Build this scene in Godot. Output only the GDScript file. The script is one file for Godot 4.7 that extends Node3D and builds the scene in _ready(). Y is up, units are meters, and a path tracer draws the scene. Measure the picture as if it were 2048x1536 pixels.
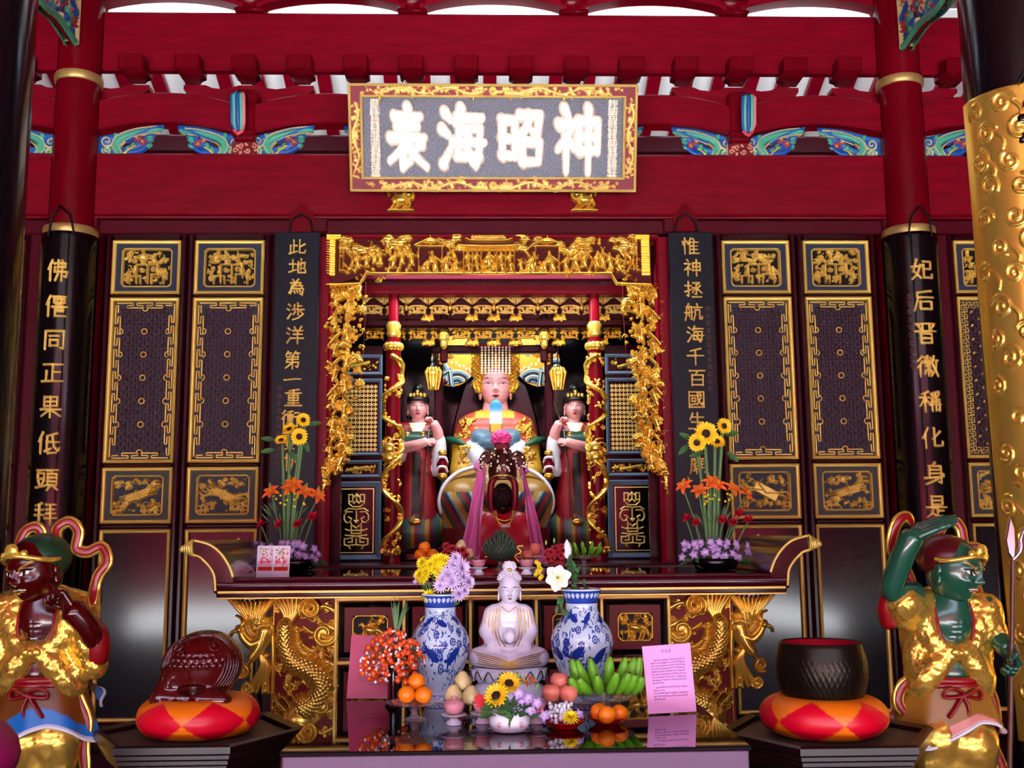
extends Node3D
# A temple altar hall: lacquered doors, gilded shrine, altar tables and offerings.
# Positions are read off the photograph as pixels and placed on planes of known distance (P, G).

const F := 2100.0                      # focal length in pixels of the 2048 x 1536 frame
const EYE := Vector3(-0.082, 1.42, 0.0)
var CB := Basis.from_euler(Vector3(deg_to_rad(8.1), deg_to_rad(-1.66), deg_to_rad(-0.44)))
var M := {}
var used := {}

func P(x: float, y: float, d: float) -> Vector3:      # point of the plane z = -d seen at a pixel
	var r := CB * Vector3((x - 1024.0) / F, (768.0 - y) / F, -1.0)
	return EYE + r * (d / -r.z)

func G(x: float, y: float, h: float) -> Vector3:      # point of the level y = h seen at a pixel
	var r := CB * Vector3((x - 1024.0) / F, (768.0 - y) / F, -1.0)
	return EYE + r * ((h - EYE.y) / r.y)

# ------------------------------------------------------------------ mesh collector
class B:
	var v := PackedVector3Array()
	var n := PackedVector3Array()
	var c := PackedColorArray()
	var t := PackedVector2Array()
	var ix := PackedInt32Array()
	var col := Color.WHITE
	var xf := Transform3D.IDENTITY
	func vert(p: Vector3, nn: Vector3, uv := Vector2.ZERO) -> int:
		v.append(xf * p)
		n.append((xf.basis * nn).normalized())
		c.append(col)
		t.append(uv)
		return v.size() - 1
	func tri(a: int, b: int, d: int) -> void:
		var g := (v[b] - v[a]).cross(v[d] - v[a])
		if g.length_squared() < 1e-18:
			return
		if g.dot(n[a] + n[b] + n[d]) > 0.0:
			ix.append(a); ix.append(d); ix.append(b)
		else:
			ix.append(a); ix.append(b); ix.append(d)
	func quad(a: int, b: int, d: int, e: int) -> void:
		tri(a, b, d)
		tri(a, d, e)
	func q4(a: int, b: int, d: int, e: int) -> void:
		if a >= 0 and b >= 0 and d >= 0 and e >= 0:
			quad(a, b, d, e)
	func face(pts: Array, nn: Vector3) -> B:
		var i0 := v.size()
		for p in pts:
			vert(p, nn)
		for i in range(1, pts.size() - 1):
			tri(i0, i0 + i, i0 + i + 1)
		return self
	func box(ce: Vector3, sz: Vector3, bev := 0.0, bs := Basis.IDENTITY) -> B:
		var h := sz * 0.5
		var q := Vector3(h.x - bev, h.y - bev, h.z - bev)
		for a in 3:
			var b := (a + 1) % 3
			var d := (a + 2) % 3
			for s in [-1.0, 1.0]:
				var nn := Vector3.ZERO
				nn[a] = s
				var pp := []
				for e in [[-1, -1], [1, -1], [1, 1], [-1, 1]]:
					var p := Vector3.ZERO
					p[a] = s * h[a]
					p[b] = e[0] * q[b]
					p[d] = e[1] * q[d]
					pp.append(ce + bs * p)
				face(pp, bs * nn)
				if bev > 0.0:
					for s2 in [-1.0, 1.0]:
						var n2 := nn
						n2[b] = s2
						var p1 := Vector3.ZERO; var p2 := Vector3.ZERO
						p1[a] = s * h[a]; p1[b] = s2 * q[b]
						p2[a] = s * q[a]; p2[b] = s2 * h[b]
						var l1 := p1; var l2 := p2
						p1[d] = -q[d]; p2[d] = -q[d]; l1[d] = q[d]; l2[d] = q[d]
						face([ce + bs * p1, ce + bs * p2, ce + bs * l2, ce + bs * l1], bs * n2.normalized())
		if bev > 0.0:
			for sx in [-1.0, 1.0]:
				for sy in [-1.0, 1.0]:
					for s3 in [-1.0, 1.0]:
						face([ce + bs * Vector3(sx * h.x, sy * q.y, s3 * q.z), ce + bs * Vector3(sx * q.x, sy * h.y, s3 * q.z), ce + bs * Vector3(sx * q.x, sy * q.y, s3 * h.z)], bs * Vector3(sx, sy, s3).normalized())
		return self
	# rows of points to a smooth skin; wrap joins the last column with the first
	func grid(rows: Array, wrap := false, outward := true, uvs := Vector2(1, 1)) -> B:
		var R_ := rows.size()
		var C_: int = rows[0].size()
		var i0 := v.size()
		var acc := 0.0
		var nrm := PackedVector3Array()
		for r in R_:
			var row: PackedVector3Array = rows[r]
			var up: PackedVector3Array = rows[mini(r + 1, R_ - 1)]
			var dn: PackedVector3Array = rows[maxi(r - 1, 0)]
			var ce := Vector3.ZERO
			for p in row:
				ce += p
			ce /= C_
			for k in C_:
				var a: int = (k + 1) % C_ if wrap else mini(k + 1, C_ - 1)
				var b: int = (k - 1 + C_) % C_ if wrap else maxi(k - 1, 0)
				var du := row[a] - row[b]
				var dv := up[k] - dn[k]
				if du.length_squared() < 1e-14:
					var alt: PackedVector3Array = up if r == 0 else dn
					du = alt[a] - alt[b]
				var nn := du.cross(dv).normalized()
				acc += nn.dot(row[k] - ce)
				nrm.append(nn)
		var sg := -1.0 if (acc < 0.0 and outward) else 1.0
		for r in R_:
			for k in C_:
				vert(rows[r][k], nrm[r * C_ + k] * sg, Vector2(uvs.x * k / (C_ if wrap else maxi(C_ - 1, 1)), uvs.y * r / maxi(R_ - 1, 1)))
		for r in R_ - 1:
			for k in (C_ if wrap else C_ - 1):
				var k2 := (k + 1) % C_
				quad(i0 + r * C_ + k, i0 + r * C_ + k2, i0 + (r + 1) * C_ + k2, i0 + (r + 1) * C_ + k)
		return self
	func ring(ce: Vector3, ax: Vector3, ay: Vector3, k: int) -> PackedVector3Array:
		var o := PackedVector3Array()
		for i in k:
			var a := TAU * i / k
			o.append(ce + ax * cos(a) + ay * sin(a))
		return o
	# profile: Vector2(radius, height)
	func lathe(prof: Array, ce: Vector3, seg := 24, bs := Basis.IDENTITY, sx := 1.0, sz := 1.0) -> B:
		var rows := []
		for p in prof:
			rows.append(ring(ce + bs.y * p.y, bs.x * p.x * sx, bs.z * p.x * sz, seg))
		return grid(rows, true)
	# like lathe, with a seam so that a texture runs round once
	func lathe_uv(prof: Array, ce: Vector3, seg := 48) -> B:
		var rows := []
		for p in prof:
			var o := PackedVector3Array()
			for i in seg + 1:
				var a := TAU * i / seg
				o.append(ce + Vector3(-sin(a) * p.x, p.y, -cos(a) * p.x))
			rows.append(o)
		return grid(rows, false)
	func ell(ce: Vector3, r: Vector3, seg := 12, bs := Basis.IDENTITY) -> B:
		var rows := []
		var m := maxi(seg / 2, 4)
		for i in m + 1:
			var a := PI * i / m
			var s := maxf(sin(a), 0.001)
			rows.append(ring(ce - bs.y * r.y * cos(a), bs.x * r.x * s, bs.z * r.z * s, seg))
		return grid(rows, true)
	# tube along points; rad is a number or one per point; fl flattens it along its second axis
	func tube(pts: Array, rad, k := 8, fl := 1.0, up := Vector3.ZERO, caps := true) -> B:
		var rows := []
		var m := pts.size()
		var fx := Vector3.ZERO
		for i in m:
			var tg: Vector3 = (pts[mini(i + 1, m - 1)] - pts[maxi(i - 1, 0)]).normalized()
			if up != Vector3.ZERO:
				fx = up.cross(tg).normalized()
			elif i == 0:
				fx = (Vector3.UP if absf(tg.y) < 0.9 else Vector3.RIGHT).cross(tg).normalized()
			else:
				fx = (fx - tg * fx.dot(tg)).normalized()
			var fy := tg.cross(fx)
			var r: float = rad[i] if rad is Array else rad
			if i == 0 and caps:
				rows.append(ring(pts[i] - tg * r * 0.5, fx * r * 0.05, fy * r * fl * 0.05, k))
				rows.append(ring(pts[i] - tg * r * 0.35, fx * r * 0.7, fy * r * fl * 0.7, k))
			rows.append(ring(pts[i], fx * r, fy * r * fl, k))
			if i == m - 1 and caps:
				rows.append(ring(pts[i] + tg * r * 0.35, fx * r * 0.7, fy * r * fl * 0.7, k))
				rows.append(ring(pts[i] + tg * r * 0.5, fx * r * 0.05, fy * r * fl * 0.05, k))
		return grid(rows, true)
	# flat outline (x, y) pushed along z by depth, in the frame at (o, x, y, z); bev rounds the front edge
	func plate(poly: PackedVector2Array, depth: float, o: Vector3, bx := Vector3.RIGHT, by := Vector3.UP, bev := 0.0) -> B:
		var bz := bx.cross(by).normalized()
		var q := poly
		if Geometry2D.is_polygon_clockwise(q):
			q = q.duplicate()
			q.reverse()
		var top := q
		if bev > 0.0:
			var sh := Geometry2D.offset_polygon(q, -bev)
			if sh.size() == 1 and sh[0].size() > 2:
				top = sh[0]
				if Geometry2D.is_polygon_clockwise(top):
					top.reverse()
		for e in [[top, depth, 1.0], [q, 0.0, -1.0]]:
			var pl: PackedVector2Array = e[0]
			var tr := Geometry2D.triangulate_polygon(pl)
			var i0 := v.size()
			for p in pl:
				vert(o + bx * p.x + by * p.y + bz * e[1], bz * e[2])
			for i in range(0, tr.size(), 3):
				tri(i0 + tr[i], i0 + tr[i + 1], i0 + tr[i + 2])
		for i in q.size():
			var a := q[i]
			var b := q[(i + 1) % q.size()]
			var nn := bx * (b.y - a.y) - by * (b.x - a.x)
			if nn.length() < 1e-9:
				continue
			nn = nn.normalized()
			var dd := depth - (bev if top != q else 0.0)
			face([o + bx * a.x + by * a.y, o + bx * b.x + by * b.y, o + bx * b.x + by * b.y + bz * dd, o + bx * a.x + by * a.y + bz * dd], nn)
		if top != q:
			# chamfer strip: join each outline point to its nearest on the inset outline
			for i in q.size():
				var a := q[i]
				var b := q[(i + 1) % q.size()]
				var a2 := near(top, a)
				var b2 := near(top, b)
				var nn := (bx * (b.y - a.y) - by * (b.x - a.x)).normalized() + bz
				face([o + bx * a.x + by * a.y + bz * (depth - bev), o + bx * b.x + by * b.y + bz * (depth - bev), o + bx * b2.x + by * b2.y + bz * depth, o + bx * a2.x + by * a2.y + bz * depth], nn.normalized())
		return self
	func near(pl: PackedVector2Array, p: Vector2) -> Vector2:
		var best := pl[0]
		for q in pl:
			if q.distance_squared_to(p) < best.distance_squared_to(p):
				best = q
		return best
	# mitred moulding round a rectangle in the xy plane: prof holds Vector2(inset, height)
	func mould(x0: float, y0: float, x1: float, y1: float, z: float, prof: Array) -> B:
		for k in prof.size() - 1:
			var a: Vector2 = prof[k]
			var b: Vector2 = prof[k + 1]
			var ra := [Vector3(x0 + a.x, y0 + a.x, z + a.y), Vector3(x1 - a.x, y0 + a.x, z + a.y), Vector3(x1 - a.x, y1 - a.x, z + a.y), Vector3(x0 + a.x, y1 - a.x, z + a.y)]
			var rb := [Vector3(x0 + b.x, y0 + b.x, z + b.y), Vector3(x1 - b.x, y0 + b.x, z + b.y), Vector3(x1 - b.x, y1 - b.x, z + b.y), Vector3(x0 + b.x, y1 - b.x, z + b.y)]
			for i in 4:
				var j := (i + 1) % 4
				var nn: Vector3 = (ra[j] - ra[i]).cross(rb[i] - ra[i])
				if nn.z < 0.0 or (absf(nn.z) < 1e-9 and (b.y > a.y) == (nn.dot((ra[i] + ra[j]) * 0.5 - Vector3((x0 + x1) * 0.5, (y0 + y1) * 0.5, z)) < 0.0)):
					nn = -nn
				face([ra[i], ra[j], rb[j], rb[i]], nn.normalized())
		return self
	func mesh() -> ArrayMesh:
		var a := []
		a.resize(Mesh.ARRAY_MAX)
		a[Mesh.ARRAY_VERTEX] = v
		a[Mesh.ARRAY_NORMAL] = n
		a[Mesh.ARRAY_COLOR] = c
		a[Mesh.ARRAY_TEX_UV] = t
		a[Mesh.ARRAY_INDEX] = ix
		var m := ArrayMesh.new()
		m.add_surface_from_arrays(Mesh.PRIMITIVE_TRIANGLES, a)
		return m

# ------------------------------------------------------------------ carved relief: a height field with openings
class R:
	var w: int
	var h: int
	var s: float
	var z: PackedFloat32Array
	var k: PackedByteArray
	var cur := 0
	func _init(W: float, H: float, S := 1.0) -> void:
		s = S
		w = int(W * S) + 2
		h = int(H * S) + 2
		z.resize(w * h)
		k.resize(w * h)
	func dome(x: float, y: float, rx: float, ry := -1.0, a := 0.0, ht := 3.0, base := 0.0) -> R:
		if ry < 0.0:
			ry = rx
		var m := maxf(rx, ry)
		var ca := cos(a)
		var sa := sin(a)
		for j in range(maxi(0, int((y - m) * s)), mini(h, int((y + m) * s) + 2)):
			for i in range(maxi(0, int((x - m) * s)), mini(w, int((x + m) * s) + 2)):
				var dx := i / s - x
				var dy := j / s - y
				var u := (dx * ca + dy * sa) / rx
				var q := (-dx * sa + dy * ca) / ry
				var e := u * u + q * q
				if e < 1.0:
					var hh := base + ht * sqrt(1.0 - e)
					var id := j * w + i
					if hh > z[id]:
						z[id] = hh
						k[id] = cur
		return self
	func seg(a: Vector2, b: Vector2, r0: float, r1: float, ht: float, base: float) -> void:
		var m := maxf(r0, r1)
		var d := b - a
		var l2 := maxf(d.length_squared(), 1e-6)
		for j in range(maxi(0, int((minf(a.y, b.y) - m) * s)), mini(h, int((maxf(a.y, b.y) + m) * s) + 2)):
			for i in range(maxi(0, int((minf(a.x, b.x) - m) * s)), mini(w, int((maxf(a.x, b.x) + m) * s) + 2)):
				var px := i / s - a.x
				var py := j / s - a.y
				var t := clampf((px * d.x + py * d.y) / l2, 0.0, 1.0)
				px -= d.x * t
				py -= d.y * t
				var r := r0 + (r1 - r0) * t
				var e := (px * px + py * py) / (r * r)
				if e < 1.0:
					var hh := base + ht * sqrt(1.0 - e)
					var id := j * w + i
					if hh > z[id]:
						z[id] = hh
						k[id] = cur
	func line(pts: Array, r0: float, r1: float, ht := 3.0, base := 0.0) -> R:
		var m := pts.size() - 1
		for i in m:
			seg(pts[i], pts[i + 1], lerpf(r0, r1, float(i) / m), lerpf(r0, r1, (i + 1.0) / m), ht, base)
		return self
	func curve(pts: Array, r0: float, r1: float, ht := 3.0, base := 0.0, n := 5) -> R:
		return line(R.smooth(pts, n), r0, r1, ht, base)
	static func smooth(p: Array, n := 5) -> Array:
		var o := []
		var m := p.size()
		for i in m - 1:
			for q in n:
				o.append(p[i].cubic_interpolate(p[i + 1], p[maxi(i - 1, 0)], p[mini(i + 2, m - 1)], float(q) / n))
		o.append(p[m - 1])
		return o
	func spiral(x: float, y: float, r: float, turns: float, a0: float, wd: float, ht := 3.0, base := 0.0, sq := 1.0) -> R:
		var pts := []
		var m := int(absf(turns) * 12) + 4
		for i in m + 1:
			var t := float(i) / m
			var rr := r * (1.0 - 0.86 * t)
			var a := a0 + turns * TAU * t
			pts.append(Vector2(x + cos(a) * rr, y + sin(a) * rr * sq))
		return line(pts, wd, wd * 0.7, ht, base)
	func flower(x: float, y: float, r: float, petals := 6, ht := 4.0, base := 0.0) -> R:
		for i in petals:
			var a := TAU * i / petals + x
			dome(x + cos(a) * r * 0.58, y + sin(a) * r * 0.58, r * 0.46, r * 0.3, a, ht * 0.7, base)
		return dome(x, y, r * 0.3, -1.0, 0.0, ht, base)
	func leaf(x: float, y: float, l: float, a: float, wd := 0.3, ht := 3.0, base := 0.0) -> R:
		return dome(x + cos(a) * l * 0.5, y + sin(a) * l * 0.5, l * 0.5, l * wd, a, ht, base)
	func fill(x0: float, y0: float, x1: float, y1: float, ht: float) -> R:
		for j in range(maxi(0, int(y0 * s)), mini(h, int(y1 * s) + 1)):
			for i in range(maxi(0, int(x0 * s)), mini(w, int(x1 * s) + 1)):
				var id := j * w + i
				if ht > z[id]:
					z[id] = ht
					k[id] = cur
		return self
	# little carved figure, foot at (x, y), height q
	func person(x: float, y: float, q: float, lean := 0.0, base := 2.0) -> R:
		dome(x + lean * q * 0.3, y - q * 0.88, q * 0.12, q * 0.14, 0.0, 6.0, base + 2.0)
		line([Vector2(x + lean * q * 0.22, y - q * 0.68), Vector2(x, y - q * 0.3)], q * 0.17, q * 0.15, 5.0, base)
		line([Vector2(x, y - q * 0.35), Vector2(x - q * 0.08, y)], q * 0.15, q * 0.1, 4.0, base)
		line([Vector2(x, y - q * 0.35), Vector2(x + q * 0.12, y)], q * 0.13, q * 0.09, 4.0, base)
		line([Vector2(x + lean * q * 0.2 - q * 0.12, y - q * 0.68), Vector2(x - q * 0.26, y - q * 0.42), Vector2(x - q * 0.08, y - q * 0.4)], q * 0.08, q * 0.06, 6.0, base)
		line([Vector2(x + lean * q * 0.2 + q * 0.12, y - q * 0.68), Vector2(x + q * 0.3, y - q * 0.55 - lean * q * 0.2), Vector2(x + q * 0.34, y - q * 0.8)], q * 0.07, q * 0.05, 6.0, base)
		return self
	func tree(x: float, y: float, q: float, g: RandomNumberGenerator) -> R:
		curve([Vector2(x, y), Vector2(x + q * 0.1, y - q * 0.35), Vector2(x - q * 0.06, y - q * 0.6), Vector2(x + q * 0.05, y - q * 0.85)], q * 0.06, q * 0.035, 4.0, 2.0)
		for i in 5:
			var cx := x + g.randf_range(-0.38, 0.38) * q
			var cy := y - q * g.randf_range(0.55, 1.0)
			seg(Vector2(x, y - q * 0.55), Vector2(cx, cy), q * 0.03, q * 0.02, 3.0, 2.0)
			for e in 7:
				leaf(cx, cy, q * 0.17, PI + PI * e / 6.0, 0.22, 3.5, 3.0)
			dome(cx, cy, q * 0.1, q * 0.06, 0.0, 4.0, 3.0)
		return self
	func foliage(x0: float, y0: float, x1: float, y1: float, cnt: int, q: float, g: RandomNumberGenerator, ht := 4.0) -> R:
		for i in cnt:
			var x := g.randf_range(x0, x1)
			var y := g.randf_range(y0, y1)
			var a := g.randf() * TAU
			match g.randi() % 5:
				0: spiral(x, y, q, 1.3 * (1 if g.randf() < 0.5 else -1), a, q * 0.22, ht)
				1: flower(x, y, q * 0.8, 5 + g.randi() % 3, ht + 1.0)
				2:
					for e in 4:
						leaf(x, y, q * 1.3, a + (e - 1.5) * 0.5, 0.2, ht)
				3: curve([Vector2(x, y), Vector2(x + cos(a) * q, y + sin(a) * q), Vector2(x + cos(a + 0.8) * q * 1.9, y + sin(a + 0.8) * q * 1.9)], q * 0.24, q * 0.1, ht)
				4: dome(x, y, q * 0.55, q * 0.42, a, ht + 2.0)
		return self
	func near_zero(i: int) -> bool:
		return z[i] <= 0.0
	# m maps (x, y, height) to a point
	func commit(b: B, m: Callable, pal: Array = []) -> B:
		var id := PackedInt32Array()
		id.resize(w * h)
		id.fill(-1)
		var i0 := b.v.size()
		var need := PackedByteArray()
		need.resize(w * h)
		for j in h - 1:
			for i in w - 1:
				var a := j * w + i
				if z[a] > 0.0 or z[a + 1] > 0.0 or z[a + w] > 0.0 or z[a + w + 1] > 0.0:
					need[a] = 1; need[a + 1] = 1; need[a + w] = 1; need[a + w + 1] = 1
		for j in h:
			for i in w:
				var a := j * w + i
				if need[a]:
					id[a] = b.v.size()
					b.v.append(b.xf * (m.call(i / s, j / s, z[a]) as Vector3))
					b.n.append(Vector3.ZERO)
					b.t.append(Vector2(i, j))
					var q := a
					if z[a] <= 0.0 and pal.size() > 0:
						for e in [-1, 1, -w, w, -w - 1, w + 1, w - 1, 1 - w]:
							if a + e >= 0 and a + e < w * h and z[a + e] > 0.0:
								q = a + e
								break
					b.c.append(pal[k[q]] if pal.size() > 0 else b.col)
		for j in h - 1:
			for i in w - 1:
				var a := j * w + i
				if z[a] > 0.0 or z[a + 1] > 0.0 or z[a + w] > 0.0 or z[a + w + 1] > 0.0:
					var p := id[a]; var q := id[a + 1]; var r := id[a + w + 1]; var t := id[a + w]
					var nn := (b.v[r] - b.v[p]).cross(b.v[t] - b.v[q])
					b.n[p] -= nn; b.n[q] -= nn; b.n[r] -= nn; b.n[t] -= nn
					b.ix.append(p); b.ix.append(q); b.ix.append(r)
					b.ix.append(p); b.ix.append(r); b.ix.append(t)
		for i in range(i0, b.v.size()):
			b.n[i] = b.n[i].normalized()
		return b
	# on a flat panel: o is the top left corner, q metres per unit, hq metres per height unit
	func panel(b: B, o: Vector3, q: float, hq: float, pal: Array = [], bx := Vector3.RIGHT, by := Vector3.DOWN) -> B:
		var bz := -bx.cross(by)
		return commit(b, func(x: float, y: float, zz: float) -> Vector3: return o + bx * (x * q) + by * (y * q) + bz * (zz * hq), pal)

# ------------------------------------------------------------------ sculpted bodies: smooth union of rounded bones, meshed as surface nets
class Sculpt:
	var q: float
	var o: Vector3
	var nx: int
	var ny: int
	var nz: int
	var f: PackedFloat32Array
	var k: PackedByteArray
	var cur := 0
	func _init(lo: Vector3, hi: Vector3, cell: float) -> void:
		q = cell
		o = lo
		nx = int((hi.x - lo.x) / cell) + 2
		ny = int((hi.y - lo.y) / cell) + 2
		nz = int((hi.z - lo.z) / cell) + 2
		f.resize(nx * ny * nz)
		f.fill(10.0)
		k.resize(nx * ny * nz)
	func put(i: int, d: float, bl: float) -> void:
		var a := f[i]
		if d < a:
			k[i] = cur
		var h := maxf(bl - absf(a - d), 0.0) / bl
		f[i] = minf(a, d) - h * h * bl * 0.25
	func cap(a: Vector3, b: Vector3, ra: float, rb := -1.0, bl := 0.02) -> Sculpt:
		if rb < 0.0:
			rb = ra
		var m := maxf(ra, rb) + bl + q * 2.0
		var lo := Vector3(minf(a.x, b.x) - m, minf(a.y, b.y) - m, minf(a.z, b.z) - m)
		var hi := Vector3(maxf(a.x, b.x) + m, maxf(a.y, b.y) + m, maxf(a.z, b.z) + m)
		var d := b - a
		var l2 := maxf(d.length_squared(), 1e-9)
		for z in range(maxi(0, int((lo.z - o.z) / q)), mini(nz, int((hi.z - o.z) / q) + 1)):
			for y in range(maxi(0, int((lo.y - o.y) / q)), mini(ny, int((hi.y - o.y) / q) + 1)):
				var row := (z * ny + y) * nx
				for x in range(maxi(0, int((lo.x - o.x) / q)), mini(nx, int((hi.x - o.x) / q) + 1)):
					var p := Vector3(o.x + x * q - a.x, o.y + y * q - a.y, o.z + z * q - a.z)
					var t := clampf(p.dot(d) / l2, 0.0, 1.0)
					var dd := (p - d * t).length() - (ra + (rb - ra) * t)
					var aa := f[row + x]
					if dd < aa:
						k[row + x] = cur
					var hh := maxf(bl - absf(aa - dd), 0.0) / bl
					f[row + x] = minf(aa, dd) - hh * hh * bl * 0.25
		return self
	func chain(pts: Array, rad: Array, bl := 0.02) -> Sculpt:
		for i in pts.size() - 1:
			cap(pts[i], pts[i + 1], rad[i], rad[i + 1], bl)
		return self
	func ell(c: Vector3, r: Vector3, bl := 0.02, bs := Basis.IDENTITY, minus := false) -> Sculpt:
		var m := maxf(r.x, maxf(r.y, r.z)) + bl + q * 2.0
		var bt := bs.transposed()
		var rm := minf(r.x, minf(r.y, r.z))
		for z in range(maxi(0, int((c.z - m - o.z) / q)), mini(nz, int((c.z + m - o.z) / q) + 1)):
			for y in range(maxi(0, int((c.y - m - o.y) / q)), mini(ny, int((c.y + m - o.y) / q) + 1)):
				var row := (z * ny + y) * nx
				for x in range(maxi(0, int((c.x - m - o.x) / q)), mini(nx, int((c.x + m - o.x) / q) + 1)):
					var p := bt * Vector3(o.x + x * q - c.x, o.y + y * q - c.y, o.z + z * q - c.z)
					var e := Vector3(p.x / r.x, p.y / r.y, p.z / r.z)
					var l := e.length()
					var g := Vector3(e.x / r.x, e.y / r.y, e.z / r.z).length()
					var d := l * (l - 1.0) / g if g > 1e-6 else -rm
					if minus:
						if -d > f[row + x]:
							f[row + x] = -d
							k[row + x] = cur
					else:
						put(row + x, d, bl)
		return self
	func commit(b: B, pal: Array = []) -> B:
		var id := PackedInt32Array()
		id.resize(nx * ny * nz)
		id.fill(-1)
		var sxy := nx * ny
		var off := PackedInt32Array([0, 1, nx, nx + 1, sxy, sxy + 1, sxy + nx, sxy + nx + 1])
		var lim := q * 2.5
		for z in nz - 1:
			for y in ny - 1:
				for x in nx - 1:
					var i := z * sxy + y * nx + x
					var f0 := f[i]
					if f0 > lim or f0 < -lim:
						continue
					var ins := 0
					for e in 8:
						if f[i + off[e]] < 0.0:
							ins += 1
					if ins == 0 or ins == 8:
						continue
					var acc := Vector3.ZERO
					var cnt := 0
					for e in 8:
						for ax in 3:
							var bit := 1 << ax
							if e & bit:
								continue
							var fa := f[i + off[e]]
							var fb := f[i + off[e | bit]]
							if (fa < 0.0) != (fb < 0.0):
								var p := Vector3(e & 1, (e >> 1) & 1, (e >> 2) & 1)
								p[ax] = fa / (fa - fb)
								acc += p
								cnt += 1
					acc /= cnt
					var g := Vector3.ZERO
					for e in 4:
						g.x += f[i + off[e * 2 + 1]] - f[i + off[e * 2]]
						g.z += f[i + off[e + 4]] - f[i + off[e]]
					for e in [0, 1, 4, 5]:
						g.y += f[i + off[e + 2]] - f[i + off[e]]
					id[i] = b.v.size()
					if pal.size() > 0:
						var bi := i
						for e in 8:
							if f[i + off[e]] < f[bi]:
								bi = i + off[e]
						b.col = pal[k[bi]]
					b.vert(o + (Vector3(x, y, z) + acc) * q, g.normalized())
		for z in range(1, nz - 1):
			for y in range(1, ny - 1):
				for x in range(1, nx - 1):
					var i := z * sxy + y * nx + x
					var f0 := f[i]
					if f0 > lim or f0 < -lim:
						continue
					if (f0 < 0.0) != (f[i + 1] < 0.0):
						b.q4(id[i], id[i - nx], id[i - nx - sxy], id[i - sxy])
					if (f0 < 0.0) != (f[i + nx] < 0.0):
						b.q4(id[i], id[i - 1], id[i - 1 - sxy], id[i - sxy])
					if (f0 < 0.0) != (f[i + sxy] < 0.0):
						b.q4(id[i], id[i - 1], id[i - 1 - nx], id[i - nx])
		return b

# ------------------------------------------------------------------ nodes
func numbered(called: String) -> String:
	if not used.has(called):
		used[called] = 0
		return called
	used[called] += 1
	return "%s_%03d" % [called, used[called]]

func thing(called: String, label: String, category: String, at := Vector3.ZERO, group := "") -> Node3D:
	var o := Node3D.new()
	o.name = numbered(called)
	add_child(o)
	o.position = at
	o.set_meta("label", label)
	o.set_meta("category", category)
	if group != "":
		o.set_meta("group", group)
	return o

func struct(called: String, at := Vector3.ZERO) -> Node3D:
	var o := Node3D.new()
	o.name = called
	add_child(o)
	o.position = at
	o.set_meta("kind", "structure")
	return o

# a named mesh built in world coordinates, or in its parent's own when local is true
func put(called: String, b, m, par: Node3D, local := false) -> MeshInstance3D:
	var o := MeshInstance3D.new()
	o.name = called
	o.mesh = b.mesh() if b is B else b
	o.material_override = M[m] if m is String else m
	par.add_child(o, true)
	if not local:
		var q := Vector3.ZERO
		var p: Node = par
		while p != self:
			q += p.position
			p = p.get_parent()
		o.position = -q
	return o

func tag(o: Node, label: String, category := "", group := "") -> Node:
	o.set_meta("label", label)
	if category != "":
		o.set_meta("category", category)
	if group != "":
		o.set_meta("group", group)
	return o

func copy(o: Node3D, shift: Vector3, label := "", turn := 0.0) -> Node3D:
	var c: Node3D = o.duplicate()
	c.name = numbered(String(o.name))
	add_child(c)
	c.position = o.position + shift
	c.rotation.y = o.rotation.y + turn
	if label != "":
		c.set_meta("label", label)
	return c

func mat(called: String, c: Color, rough := 0.5, metal := 0.0, coat := 0.0) -> StandardMaterial3D:
	var m := StandardMaterial3D.new()
	m.albedo_color = c
	m.roughness = rough
	m.metallic = metal
	if coat > 0.0:
		m.clearcoat_enabled = true
		m.clearcoat = coat
		m.clearcoat_roughness = 0.12
	M[called] = m
	return m

func noise_tex(fr: float, c0: Color, c1: Color, sd := 1, oct := 4, px := 256) -> NoiseTexture2D:
	var n := FastNoiseLite.new()
	n.frequency = fr
	n.seed = sd
	n.fractal_octaves = oct
	var t := NoiseTexture2D.new()
	t.noise = n
	t.seamless = true
	t.width = px
	t.height = px
	var g := Gradient.new()
	g.set_color(0, c0)
	g.set_color(1, c1)
	t.color_ramp = g
	return t

func grain(m: StandardMaterial3D, c0: Color, c1: Color, sc: Vector3, fr := 0.02, sd := 1) -> void:
	m.albedo_texture = noise_tex(fr, c0, c1, sd)
	m.albedo_color = Color.WHITE
	m.uv1_triplanar = true
	m.uv1_world_triplanar = true
	m.uv1_scale = sc

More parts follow.
